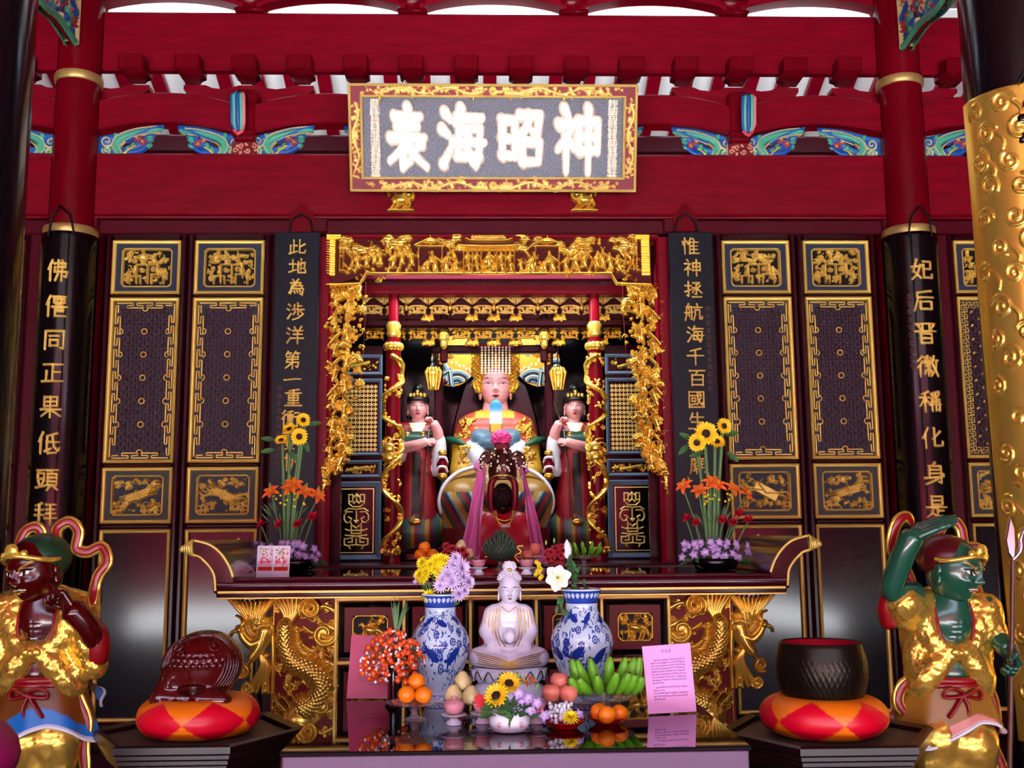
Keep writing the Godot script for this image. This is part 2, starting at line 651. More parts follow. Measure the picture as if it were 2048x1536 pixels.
func materials() -> void:
	var dp := mat("door_paint", Color.WHITE, 0.1)
	var im := Image.create(96, 288, false, Image.FORMAT_RGB8)
	var g := RandomNumberGenerator.new()
	g.seed = 2
	im.fill(Color(0.035, 0.045, 0.06))
	for i in 200:      # faded vase of flowers
		var y := g.randi_range(40, 270)
		var w := 22.0 if y < 120 else (5.0 if y < 165 else (13.0 if y < 215 else 24.0))
		var c := Color(0.14, 0.045, 0.05) if y < 120 or i % 3 == 0 else Color(0.06, 0.085, 0.075)
		im.fill_rect(Rect2i(int(48 + g.randf_range(-w, w)), y, g.randi_range(2, 7), g.randi_range(2, 6)), c)
	dp.albedo_texture = ImageTexture.create_from_image(im)
	grain(mat("red", Color(0.55, 0.02, 0.09), 0.34), Color(0.43, 0.005, 0.085), Color(0.52, 0.02, 0.12), Vector3(0.5, 3.0, 3.0))
	grain(mat("red_round", Color(0.5, 0.02, 0.07), 0.25), Color(0.38, 0.008, 0.06), Color(0.45, 0.02, 0.085), Vector3(2.0, 0.4, 2.0))
	M.red_dark = M.red
	mat("maroon", Color(0.17, 0.015, 0.05), 0.2)
	mat("jamb", Color(0.3, 0.02, 0.09), 0.35)
	mat("black", Color(0.03, 0.033, 0.045), 0.14)
	mat("board_black", Color(0.1, 0.125, 0.155), 0.32)
	mat("slate", Color(0.17, 0.21, 0.29), 0.45)
	mat("slate_low", Color(0.24, 0.24, 0.23), 0.45)
	mat("recess", Color(0.05, 0.035, 0.045), 0.5)
	mat("recess_grey", Color(0.2, 0.21, 0.26), 0.5)
	mat("recess_red", Color(0.3, 0.01, 0.05), 0.5)
	mat("lattice", Color(0.25, 0.08, 0.12), 0.35)
	mat("bead", Color(0.3, 0.36, 0.45), 0.3)
	mat("gold", Color(0.97, 0.82, 0.34), 0.22, 0.75)
	mat("gold_flat", Color(0.93, 0.82, 0.4), 0.4, 0.35)
	mat("gold_deep", Color(0.92, 0.77, 0.33), 0.25, 0.8)
	mat("gold_pale", Color(0.97, 0.87, 0.5), 0.35, 0.4)
	mat("gold_paint", Color(0.95, 0.83, 0.42), 0.45, 0.3)
	mat("brass_dull", Color(0.72, 0.62, 0.36), 0.4, 0.5)
	mat("white_lime", Color(0.93, 0.93, 0.92), 0.8)
	M.roof_dark = M.red
	mat("seal_red", Color(0.22, 0.02, 0.04), 0.5)
	mat("frame_red", Color(0.5, 0.03, 0.14), 0.4)
	mat("sign_white", Color(1.0, 0.97, 0.88), 0.4, 0.15)
	var sg := mat("star_ground", Color(0.2, 0.22, 0.3), 0.35, 0.2)
	grain(sg, Color(0.01, 0.01, 0.03), Color(0.5, 0.55, 0.75), Vector3(3, 3, 3), 0.2, 12)
	sg.albedo_texture.color_ramp.offsets = PackedFloat32Array([0.5, 0.85])
	grain(mat("panel_blue", Color(0.35, 0.45, 0.55), 0.4), Color(0.16, 0.22, 0.3), Color(0.5, 0.62, 0.72), Vector3(14, 14, 14), 0.1, 21)
	mat("mesh_dark", Color(0.09, 0.08, 0.12), 0.5)
	mat("robe_white", Color(0.86, 0.87, 0.92), 0.5)
	mat("jade", Color(0.1, 0.3, 0.2), 0.4)
	mat("pearl", Color(0.95, 0.92, 0.82), 0.2)
	mat("hair", Color(0.035, 0.03, 0.035), 0.35)
	mat("pole_wood", Color(0.3, 0.12, 0.08), 0.4)
	mat("fan_yellow", Color(0.95, 0.68, 0.08), 0.5)
	mat("crown_brown", Color(0.3, 0.12, 0.08), 0.35, 0.5)
	mat("pompon", Color(0.96, 0.3, 0.62), 0.7)
	var sp := mat("satin_pink", Color(0.92, 0.5, 0.77), 0.32)
	sp.cull_mode = BaseMaterial3D.CULL_DISABLED
	mat("satin_red", Color(0.7, 0.03, 0.14), 0.4)
	mat("lacquer_maroon", Color(0.24, 0.03, 0.07), 0.16)
	mat("mirror_black", Color(0.03, 0.025, 0.03), 0.03)
	mat("field_red", Color(0.42, 0.02, 0.06), 0.4)
	mat("table_lilac", Color(0.42, 0.3, 0.42), 0.5)
	grain(mat("rosewood", Color(0.1, 0.03, 0.04), 0.3), Color(0.07, 0.02, 0.03), Color(0.13, 0.04, 0.05), Vector3(1, 8, 8), 0.03, 15)
	mat("tray_brown", Color(0.24, 0.19, 0.16), 0.5)
	var st := mat("satin_patch", Color.WHITE, 0.38)
	st.vertex_color_use_as_albedo = true
	mat("lacquer_brown", Color(0.3, 0.05, 0.045), 0.14, 0.0, 0.5)
	grain(mat("bronze_black", Color(0.1, 0.09, 0.08), 0.32, 0.7), Color(0.06, 0.055, 0.05), Color(0.2, 0.16, 0.1), Vector3(16, 16, 16), 0.1, 16)
	mat("magenta", Color(0.55, 0.03, 0.3), 0.5)
	mat("cap_green", Color(0.05, 0.2, 0.12), 0.4)
	mat("cap_red", Color(0.27, 0.03, 0.05), 0.3)
	var skc := mat("skirt_cloth", Color.WHITE, 0.35)
	skc.vertex_color_use_as_albedo = true
	skc.cull_mode = BaseMaterial3D.CULL_DISABLED
	mat("stem_green", Color(0.3, 0.46, 0.25), 0.5)
	mat("orange_peel", Color(0.95, 0.5, 0.03), 0.42)
	mat("pear_skin", Color(0.86, 0.8, 0.56), 0.45)
	mat("apple_skin", Color(0.88, 0.5, 0.42), 0.4)
	mat("banana_green", Color(0.4, 0.66, 0.13), 0.45)
	mat("pine_green", Color(0.25, 0.36, 0.26), 0.5)
	mat("porcelain", Color(0.9, 0.91, 0.96), 0.12)
	var pp := mat("porcelain_paint", Color.WHITE, 0.15)
	pp.vertex_color_use_as_albedo = true
	mat("cup_red", Color(0.82, 0.55, 0.6), 0.2)
	mat("plastic_red", Color(0.75, 0.03, 0.05), 0.25)
	var gl := mat("dish_glass", Color(0.9, 0.95, 0.98, 0.14), 0.03)
	gl.transparency = BaseMaterial3D.TRANSPARENCY_ALPHA
	mat("lining_red", Color(0.5, 0.02, 0.06), 0.3)
	mat("iron", Color(0.06, 0.055, 0.06), 0.5, 0.6)
	mat("steel", Color(0.8, 0.82, 0.86), 0.2, 1.0)
	var vc := mat("painted", Color.WHITE, 0.42)
	vc.vertex_color_use_as_albedo = true
	var vg := mat("painted_gloss", Color.WHITE, 0.22, 0.0, 0.4)
	vg.vertex_color_use_as_albedo = true
	var vm := mat("petal", Color.WHITE, 0.6)
	vm.vertex_color_use_as_albedo = true
	vm.cull_mode = BaseMaterial3D.CULL_DISABLED
	vm.backlight_enabled = true
	vm.backlight = Color(0.12, 0.12, 0.1)
	grain(mat("stone", Color(0.6, 0.58, 0.55), 0.8), Color(0.5, 0.52, 0.55), Color(0.64, 0.66, 0.7), Vector3(0.4, 0.4, 0.4), 0.02, 3)
	grain(mat("floor_tile", Color(0.4, 0.22, 0.15), 0.5), Color(0.3, 0.15, 0.11), Color(0.42, 0.23, 0.17), Vector3(0.7, 0.7, 0.7), 0.02, 4)

	for n in ["red", "red_round", "red_dark", "maroon", "jamb", "field_red", "recess_red", "frame_red", "roof_dark", "board_black", "slate", "slate_low", "lattice", "recess", "recess_grey"]:
		M[n].metallic_specular = 0.32
	M.door_paint.metallic_specular = 0.42

func lin(r: float, g: float, b: float) -> Color:      # vertex colours are linear
	return Color(r, g, b).srgb_to_linear()

func _ready() -> void:
	# camera
	var cam := Camera3D.new()
	cam.name = "camera"
	add_child(cam)
	cam.transform = Transform3D(CB, EYE)
	cam.fov = rad_to_deg(2.0 * atan(768.0 / F))
	cam.near = 0.05
	cam.current = true
	# sky: bright overcast day over the courtyard in front of the hall
	var we := WorldEnvironment.new()
	we.name = "environment"
	add_child(we)
	var env := Environment.new()
	var sky := Sky.new()
	var sm := ProceduralSkyMaterial.new()
	sm.sky_top_color = Color(0.78, 0.86, 1.0)
	sm.sky_horizon_color = Color(0.86, 0.91, 1.0)
	sm.ground_horizon_color = Color(0.6, 0.6, 0.58)
	sm.ground_bottom_color = Color(0.4, 0.39, 0.37)
	sm.sky_energy_multiplier = 1.0
	sm.sun_angle_max = 0.0
	sky.sky_material = sm
	env.background_mode = Environment.BG_SKY
	env.sky = sky
	env.tonemap_mode = Environment.TONE_MAPPER_LINEAR
	env.tonemap_exposure = 7.0
	env.sdfgi_enabled = true
	env.ssao_enabled = true
	env.ssil_enabled = true
	we.environment = env
	# sun high over the courtyard: the bright paving lights the hall from the front and below
	var sun := DirectionalLight3D.new()
	sun.name = "sun"
	add_child(sun)
	sun.rotation = Vector3(deg_to_rad(-68), deg_to_rad(160), 0)
	sun.light_energy = 14.0
	sun.light_color = Color(1.0, 0.98, 0.94)
	sun.light_angular_distance = 0.5
	sun.shadow_enabled = true
	materials()
	shell()
	upper_frame()
	doors()
	for x: float in [-2.4, 0.0, 2.4]: added_lamp_tube(Vector3(x, 4.72, -6.72), 1.8, 1.2, "added unseen lamp tube behind the upper red beam, " + near_what(x), deg_to_rad(52))  # unseen lamps added to brighten the white roof boards behind the frieze
	lettered_sign()
	for s: float in [-1.0, 1.0]: round_column(s)
	for s in [false, true]: flat_board(s)
	shrine()
	added_lamp_tube(Vector3(0, P(1000, 645, 7.14).y, -7.14), 0.6, 0.06, "short added lamp tube, unseen behind the lace valance above the goddess", -0.75)  # unseen lamp added to light the fans and the goddess from above
	added_lamp_tube(Vector3(0, 3.125, -6.46), 1.5, 0.65, "added lamp tube, unseen behind the shrine frieze")  # unseen lamp added to brighten the inside of the shrine
	goddess()
	for s: float in [-1.0, 1.0]: attendant(s)
	veiled_image()
	altar_table()
	offering_table()
	stands()
	near_columns()
	for gr: bool in [false, true]: guardian(gr)
	offerings()

func added_lamp_tube(at: Vector3, ln: float, en: float, label: String, tip := -PI / 2) -> void:  # added lamp, kept out of view, put in for its light alone
	var t := thing("added_lamp", label, "lamp", at)
	t.rotation.x = tip + PI / 2
	put("housing", B.new().box(Vector3(0, 0.05, 0), Vector3(ln, 0.04, 0.09), 0.006), "white_lime", t, true)
	var gm := StandardMaterial3D.new()
	gm.albedo_color = Color(1, 1, 1)
	gm.emission_enabled = true
	gm.emission = Color(0.93, 0.97, 1.0)
	gm.emission_energy_multiplier = 1.0
	put("tube", B.new().tube([Vector3(-ln * 0.48, 0, 0), Vector3(ln * 0.48, 0, 0)], 0.016, 10), gm, t, true)
	var l := AreaLight3D.new()
	l.name = "added_lamp_light"
	t.add_child(l)
	l.area_size = Vector2(ln, 0.05)
	l.light_color = Color(0.93, 0.97, 1.0)
	l.light_energy = en
	l.shadow_enabled = true
	l.area_range = 12.0
	l.area_attenuation = 2.0
	l.position = Vector3(0, -0.025, 0)
	l.rotation.x = -PI / 2

# ------------------------------------------------------------------ hall
const VX := 1.036          # bay spacing of the bracket sets
func vx(i: int) -> float:
	return -2.59 + VX * i

func shell() -> void:
	put("paving", B.new().box(Vector3(0, -0.1, -4.2), Vector3(10.4, 0.2, 13.0)), "floor_tile", struct("floor"))
	put("courtyard_paving", B.new().box(Vector3(0, -0.15, 6.3), Vector3(16, 0.2, 8.0)), "stone", struct("courtyard_ground"))
	# the entrance hall across the courtyard, which closes the view behind the camera
	var eh := struct("wall_entrance_hall", Vector3(0, 0, 10.4))
	put("wall_face", B.new().box(Vector3(0, 2.0, 10.5), Vector3(16, 4.4, 0.2)), "jamb", eh)
	put("roof_slope", B.new().box(Vector3(0, 4.5, 11.3), Vector3(16, 0.2, 3.2), 0.0, Basis(Vector3.RIGHT, -0.5)), "maroon", eh)
	for s: float in [-1.0, 1.0]:
		put("wall_face", B.new().box(Vector3(s * 7.0, 2.0, 6.3), Vector3(0.2, 4.4, 8.2)), "jamb", struct("wall_gallery_left" if s < 0 else "wall_gallery_right"))
	for s: float in [-1.0, 1.0]:
		put("wall_face", B.new().box(Vector3(s * 5.1, 3.0, -4.2), Vector3(0.2, 6.4, 13.0)), "jamb", struct("wall_left" if s < 0 else "wall_right"))
	# rear chamber behind the open frieze: back wall and the limewashed slope of the roof with its rafters
	put("wall_face", B.new().box(Vector3(0, 2.4, -10.6), Vector3(10.4, 4.9, 0.2)), "jamb", struct("wall_back"))
	var ce := struct("ceiling")
	var b := B.new()
	var a := Vector3(0, 6.5, -6.7)
	var e := Vector3(0, 4.85, -10.7)
	var tilt := atan2(a.y - e.y, e.z - a.z)
	var dir := (e - a).normalized()
	var nn := Vector3(1, 0, 0).cross(dir).normalized()
	if nn.y < 0:
		nn = -nn
	var bs := Basis(Vector3.RIGHT, nn, Vector3.RIGHT.cross(nn))
	for i in 12:          # limewashed boards across the rafters
		var c := a + (e - a) * ((i + 0.5) / 12.0) + nn * (0.06 + 0.004 * (i % 2))
		put("roof_board", B.new().box(c, Vector3(10.4, 0.03, (e - a).length() / 12.0 - 0.006), 0.003, bs), "white_lime", ce)
	for i in 33:
		put("rafter", B.new().box(a.lerp(e, 0.72) + Vector3(-4.8 + 0.3 * i, 0, 0), Vector3(0.12, 0.07, (e - a).length() * 0.54), 0.008, bs), "red_dark", ce)
	var ra := Vector3(0, 6.55, -6.7)
	var rb := Vector3(0, 3.75, 2.4)
	put("hall_roof", B.new().box((ra + rb) * 0.5, Vector3(10.4, 0.1, ra.distance_to(rb)), 0.0, Basis(Vector3.RIGHT, atan2(ra.y - rb.y, rb.z - ra.z))), "roof_dark", ce)
	put("ridge_closure", B.new().box(Vector3(0, 6.7, -6.75), Vector3(10.4, 0.5, 0.1)), "white_lime", ce)

func near_what(x: float) -> String:
	if absf(x) < 0.95:
		return "over the lettered sign"
	if absf(x) > 2.1:
		return "by the column behind the %s guardian" % ("red-brown" if x < 0 else "green")
	return "above the doors nearer the %s" % ("wooden fish" if x < 0 else "bronze bowl")

func upper_frame() -> void:
	var yt := func(y: float) -> float: return P(1000.0, y, 6.3).y
	# big red beams
	var be := struct("beam_upper")
	tag(be, "deep red lacquered beam running above the row of bearing blocks")
	put("beam_body", B.new().box(Vector3(0, (yt.call(24.0) + yt.call(140.0)) / 2, -6.36), Vector3(10.0, yt.call(24.0) - yt.call(140.0), 0.08), 0.015), "red", be)
	var li := struct("beam_lintel")
	tag(li, "wide red lacquered lintel behind the lettered sign, above the doors")
	put("beam_body", B.new().box(Vector3(0, (yt.call(307.0) + yt.call(432.0)) / 2, -6.42), Vector3(10.0, yt.call(307.0) - yt.call(432.0), 0.24), 0.015), "red", li)
	put("bead_moulding", B.new().tube([Vector3(-5, yt.call(434.0), -6.31), Vector3(5, yt.call(434.0), -6.31)], 0.013, 10), "red_round", li)
	put("lower_rail", B.new().box(Vector3(0, yt.call(451.0), -6.42), Vector3(10.0, 0.088, 0.18), 0.006), "jamb", li)
	for x in [-2.5, -1.1, 1.12, 2.5]:
		put("joint_plate", B.new().box(Vector3(x, yt.call(449.0), -6.32), Vector3(0.14, 0.1, 0.03), 0.01), "jamb", li)
	# grey rail and maroon beam of the rear chamber, seen under the arched beams
	var rr := struct("beam_rear")
	put("beam_body", B.new().box(Vector3(0, 4.28, -8.2), Vector3(10.0, 0.3, 0.2), 0.02), "maroon", rr)
	put("rail", B.new().box(Vector3(0, 4.58, -8.3), Vector3(10.0, 0.16, 0.12), 0.02), "maroon", rr)
	# arched beams with painted cloud brackets below
	var yvt: float = yt.call(216.0); var ypt: float = yt.call(187.0)
	var yvb: float = yt.call(272.0); var ypb: float = yt.call(246.0)
	var wing := wing_mesh()
	for i in range(-1, 6):
		var t := thing("arched_beam", "curved red tie beam of the frieze, " + near_what(vx(i) + VX / 2), "beam", Vector3(vx(i) + VX / 2, ypb, -6.36), "arched beams of the frieze")
		var pl := PackedVector2Array()
		var x0 := vx(i) + 0.02
		var x1 := vx(i + 1) - 0.02
		for k in 25:
			var u := k / 24.0
			pl.append(Vector2(lerpf(x0, x1, u), yvt + (ypt - yvt) * pow(sin(PI * u), 0.7)))
		for k in 25:
			var u := 1.0 - k / 24.0
			pl.append(Vector2(lerpf(x0, x1, u), yvb + (ypb - yvb) * pow(sin(PI * u), 0.8)))
		put("arch", B.new().plate(pl, 0.12, Vector3(0, 0, -6.42), Vector3.RIGHT, Vector3.UP, 0.008), "red", t)
		for s: float in [-1.0, 1.0]:
			var ends := "post" if (i if s < 0 else i + 1) in [1, 2, 3, 4] else "red column"
			var w := thing("cloud_bracket", "painted cloud bracket, scroll end at the %s, %s" % [ends, near_what(vx(i) + VX / 2 + s * 0.3)], "bracket", Vector3(vx(i) + 0.02 if s < 0 else vx(i + 1) - 0.02, yt.call(309.0), -6.34), "painted cloud brackets")
			if ends == "red column":
				w.position.x += 0.1 * -s
			var mi := put("carving", wing, "painted", w, true)
			if s > 0:
				mi.mesh = wing_mesh_flip
	# bracket sets: bearing blocks, hump board, post
	var dou := B.new()
	dou.box(Vector3(0, 0.085, 0), Vector3(0.15, 0.09, 0.2), 0.006)
	var taper := []
	for q in [[0.0, 0.045, 0.001], [0.0, 0.045, 1.0], [0.018, 0.052, 1.0], [0.04, 0.075, 1.0]]:
		var o := PackedVector3Array()
		for e in [[-1, -1], [1, -1], [1, 1], [-1, 1]]:
			o.append(Vector3(e[0] * q[1] * q[2], q[0], e[1] * (q[1] + 0.02) * q[2]))
		taper.append(o)
	dou.grid(taper, true)
	var dm := dou.mesh()
	for i in range(-1, 7):
		for k in [-1, 0, 1]:
			var x: float = vx(i) + k * VX / 3.0
			if absf(x) > 3.7:
				continue
			var t := thing("bearing_block", "small red bearing block under the upper beam, " + near_what(x), "block", Vector3(x, yt.call(163.0), -6.3), "bearing blocks under the upper beam")
			put("cushion_block", dm, "red_round", t, true)
			put("seat_block", B.new().box(Vector3(0, 0.17, -0.06), Vector3(0.11, 0.1, 0.06), 0.01), "red_round", t, true)
		if absf(vx(i)) > 3.7:
			continue
		var hb := thing("hump_board", "red lobed board carrying three bearing blocks, " + near_what(vx(i)), "bracket", Vector3(vx(i), yt.call(205.0), -6.42), "lobed bracket boards")
		var pl := PackedVector2Array()
		var yy: float = yt.call(163.0) - yt.call(205.0)
		for q in [[-0.41, 0.0], [-0.41, -0.2], [-0.385, -0.35], [-0.37, -0.62], [-0.3, -0.68], [-0.22, -0.85], [-0.14, -1.3], [0.14, -1.3], [0.22, -0.85], [0.3, -0.68], [0.37, -0.62], [0.385, -0.35], [0.41, -0.2], [0.41, 0.0], [0.27, 0.0], [0.23, -0.13], [0.17, -0.18], [0.12, -0.13], [0.06, 0.0], [-0.06, 0.0], [-0.12, -0.13], [-0.17, -0.18], [-0.23, -0.13], [-0.27, 0.0]]:
			pl.append(Vector2(q[0], yy + q[1] * yy))
		put("board", B.new().plate(pl, 0.09, Vector3(0, 0, -0.045)), "red_dark", hb, true)
		# blocks on top of the upper beam and the arches above them
		var tb := thing("roof_block", "flared red block on top of the upper beam, " + near_what(vx(i)), "block", Vector3(vx(i), yt.call(24.0), -6.4), "blocks on the upper beam")
		var tp := []
		for q in [[0.0, 0.001], [0.0, 0.085], [0.02, 0.095], [0.045, 0.07], [0.09, 0.09], [0.1, 0.09], [0.1, 0.001]]:
			var o := PackedVector3Array()
			for e in [[-1, -1], [1, -1], [1, 1], [-1, 1]]:
				o.append(Vector3(e[0] * q[1], q[0], e[1] * q[1]))
			tp.append(o)
		put("flared_block", B.new().grid(tp, true), "red_round", tb, true)
		var ar := thing("arched_roof_beam", "red arch over a white roof opening, " + near_what(vx(i) + VX / 2), "beam", Vector3(vx(i) + VX / 2, yt.call(0.0), -6.42), "arches above the upper beam")
		var ap := PackedVector2Array()
		ap.append(Vector2(VX / 2, 0.5))
		ap.append(Vector2(-VX / 2, 0.5))
		for k in 21:
			var u := k / 20.0
			ap.append(Vector2(lerpf(-VX / 2 + 0.05, VX / 2 - 0.05, u), -0.055 + 0.085 * pow(sin(PI * u), 0.6)))
		put("arch", B.new().plate(ap, 0.1, Vector3.ZERO), "red", ar, true)
		if i in [1, 2, 3, 4]:
			var pt := thing("frieze_post", "stepped red frieze post with pink carved foot, " + near_what(vx(i)), "post", Vector3(vx(i), yt.call(309.0), -6.34), "posts of the frieze")
			var h0: float = yt.call(285.0) - yt.call(309.0)
			put("post_shaft", B.new().box(Vector3(0, h0 + 0.17, -0.02), Vector3(0.13, 0.34, 0.14), 0.012).box(Vector3(0, h0 + 0.05, 0), Vector3(0.16, 0.045, 0.16), 0.014).box(Vector3(0.05, h0 + 0.28, 0.02), Vector3(0.08, 0.05, 0.14), 0.014), "red_round", pt, true)
			var r := R.new(52, 26, 1.6)
			r.cur = 0
			r.fill(0, 0, 52, 26, 0.8)
			r.cur = 1
			for k in 4:
				r.spiral(7.5 + 12.5 * k, 8 if k % 2 else 18, 6, 1.2 if k % 2 else -1.2, k * 1.5, 1.5, 2.4)
				r.leaf(7.5 + 12.5 * k, 18 if k % 2 else 8, 9, k * 2.0, 0.3, 2.2)
			put("foot_carving", r.panel(B.new().box(Vector3(0, h0 / 2, -0.01), Vector3(0.158, h0, 0.08)), Vector3(-0.079, h0, 0.03), 0.00304, 0.004, [lin(0.42, 0.05, 0.1), lin(0.9, 0.62, 0.5)]), "painted", pt, true)
			var fin := B.new()
			for q in [[0.0, lin(0.1, 0.33, 0.6)], [0.022, lin(0.35, 0.72, 0.6)], [-0.022, lin(0.35, 0.72, 0.6)], [0.038, lin(0.85, 0.5, 0.5)], [-0.036, lin(0.1, 0.33, 0.6)]]:
				fin.col = q[1]
				fin.tube([Vector3(q[0] * 0.4, 0.1, 0.05), Vector3(q[0], 0.16, 0.1), Vector3(q[0], 0.24, 0.11), Vector3(q[0], 0.32, 0.13), Vector3(q[0] * 0.7, 0.345, 0.11), Vector3(q[0] * 0.5, 0.335, 0.08)], 0.016 if q[0] == 0.0 else 0.012, 6)
			fin.col = lin(0.85, 0.3, 0.35)
			fin.tube([Vector3(-0.03, 0.12, 0.07), Vector3(0, 0.09, 0.09), Vector3(0.03, 0.12, 0.07)], 0.012, 6)
			var fi := put("finial_scroll", fin, "painted", pt, true)
			fi.position.x = -0.03 if i < 3 else 0.04
			fi.position.y = 0.02

var wing_mesh_flip: ArrayMesh
func wing_mesh() -> ArrayMesh:
	# cloud scroll bracket, 134 x 66 pixels, scroll end at x = 0
	var r := R.new(140, 72, 1.3)
	var v := func(x: float, y: float) -> Vector2: return Vector2(x + 3.0, y + 4.0)
	r.cur = 0
	r.curve([v.call(5, 60), v.call(40, 58), v.call(75, 44), v.call(108, 22)], 8, 7, 3.0)
	r.curve([v.call(6, 30), v.call(40, 22), v.call(80, 10), v.call(128, 4)], 8, 4, 3.0)
	r.fill(3, 30, 44, 67, 1.5)
	r.cur = 1      # teal sweeping leaf
	r.curve([v.call(46, 62), v.call(36, 44), v.call(50, 26), v.call(88, 14), v.call(126, 10)], 9, 4.5, 5.5)
	r.curve([v.call(46, 62), v.call(40, 40), v.call(38, 28), v.call(36, 20)], 6, 5, 5.5)
	r.cur = 0
	r.curve([v.call(60, 34), v.call(84, 20), v.call(110, 8), v.call(130, 2)], 4, 3, 6.5)
	r.curve([v.call(62, 58), v.call(86, 54), v.call(104, 40)], 6, 4, 5.5)
	r.cur = 2      # cream rims
	r.curve([v.call(41, 60), v.call(31, 42), v.call(42, 22), v.call(80, 8), v.call(120, 3)], 1.6, 1.4, 7.0)
	r.curve([v.call(52, 60), v.call(46, 46), v.call(60, 32), v.call(92, 20), v.call(124, 16)], 1.4, 1.2, 7.0)
	r.spiral(v.call(19, 34).x, v.call(19, 34).y, 13, 1.4, 0.3, 2.2, 5.5)
	r.spiral(v.call(20, 54).x, v.call(20, 54).y, 10, -1.4, 3.4, 2.0, 5.5)
	r.cur = 0
	r.dome(v.call(16, 34).x, v.call(16, 34).y, 14, 12, 0.0, 3.5)
	r.dome(v.call(50, 64).x, v.call(50, 64).y, 12, 5, 0.0, 5.0)
	r.cur = 1
	r.dome(v.call(20, 54).x, v.call(20, 54).y, 13, 9, 0.0, 3.2)
	for q in [[70, 48], [98, 46], [112, 30], [86, 30], [112, 24], [66, 44]]:
		r.leaf(v.call(q[0], q[1]).x, v.call(q[0], q[1]).y, 13, q[0] * 0.7, 0.34, 6.5)
	r.cur = 3
	r.flower(v.call(80, 28).x, v.call(80, 28).y, 8, 6, 9.0)
	r.flower(v.call(92, 36).x, v.call(92, 36).y, 8.5, 6, 9.0)
	r.cur = 4
	r.dome(v.call(80, 28).x, v.call(80, 28).y, 2.6, -1.0, 0.0, 11.0)
	r.dome(v.call(92, 36).x, v.call(92, 36).y, 2.8, -1.0, 0.0, 11.0)
	r.curve([v.call(56, 62), v.call(68, 50), v.call(78, 44)], 2.4, 1.6, 7.0)
	var pal := [lin(0.1, 0.36, 0.68), lin(0.28, 0.68, 0.56), lin(0.85, 0.82, 0.58), lin(0.72, 0.3, 0.34), lin(0.95, 0.8, 0.2)]
	var q := 0.00307
	wing_mesh_flip = r.panel(B.new(), Vector3(3 * q, 68 * q, 0), q, 0.004, pal, Vector3.LEFT).mesh()
	return r.panel(B.new(), Vector3(-3 * q, 68 * q, 0), q, 0.004, pal).mesh()

# ------------------------------------------------------------------ doors
func bars(b: B, pts: Array, wd: float, dp: float, z: float) -> B:     # flat bars along a 2D line of right-angled runs
	for i in pts.size() - 1:
		var a: Vector2 = pts[i]
		var e: Vector2 = pts[i + 1]
		var d := e - a
		if d.length() < 1e-6:
			continue
		var c := (a + e) * 0.5
		var an := d.angle()
		b.box(Vector3(c.x, c.y, z + dp * 0.5), Vector3(d.length() + wd, wd, dp), 0.0, Basis(Vector3.BACK, an))
	return b

func rim_line(w: float, h: float, ch: float) -> Array:
	var o := []
	for q in [[0, ch], [ch, 0], [w - ch, 0], [w, ch], [w, h - ch], [w - ch, h], [ch, h], [0, h - ch], [0, ch]]:
		o.append(Vector2(q[0], q[1]))
	return o

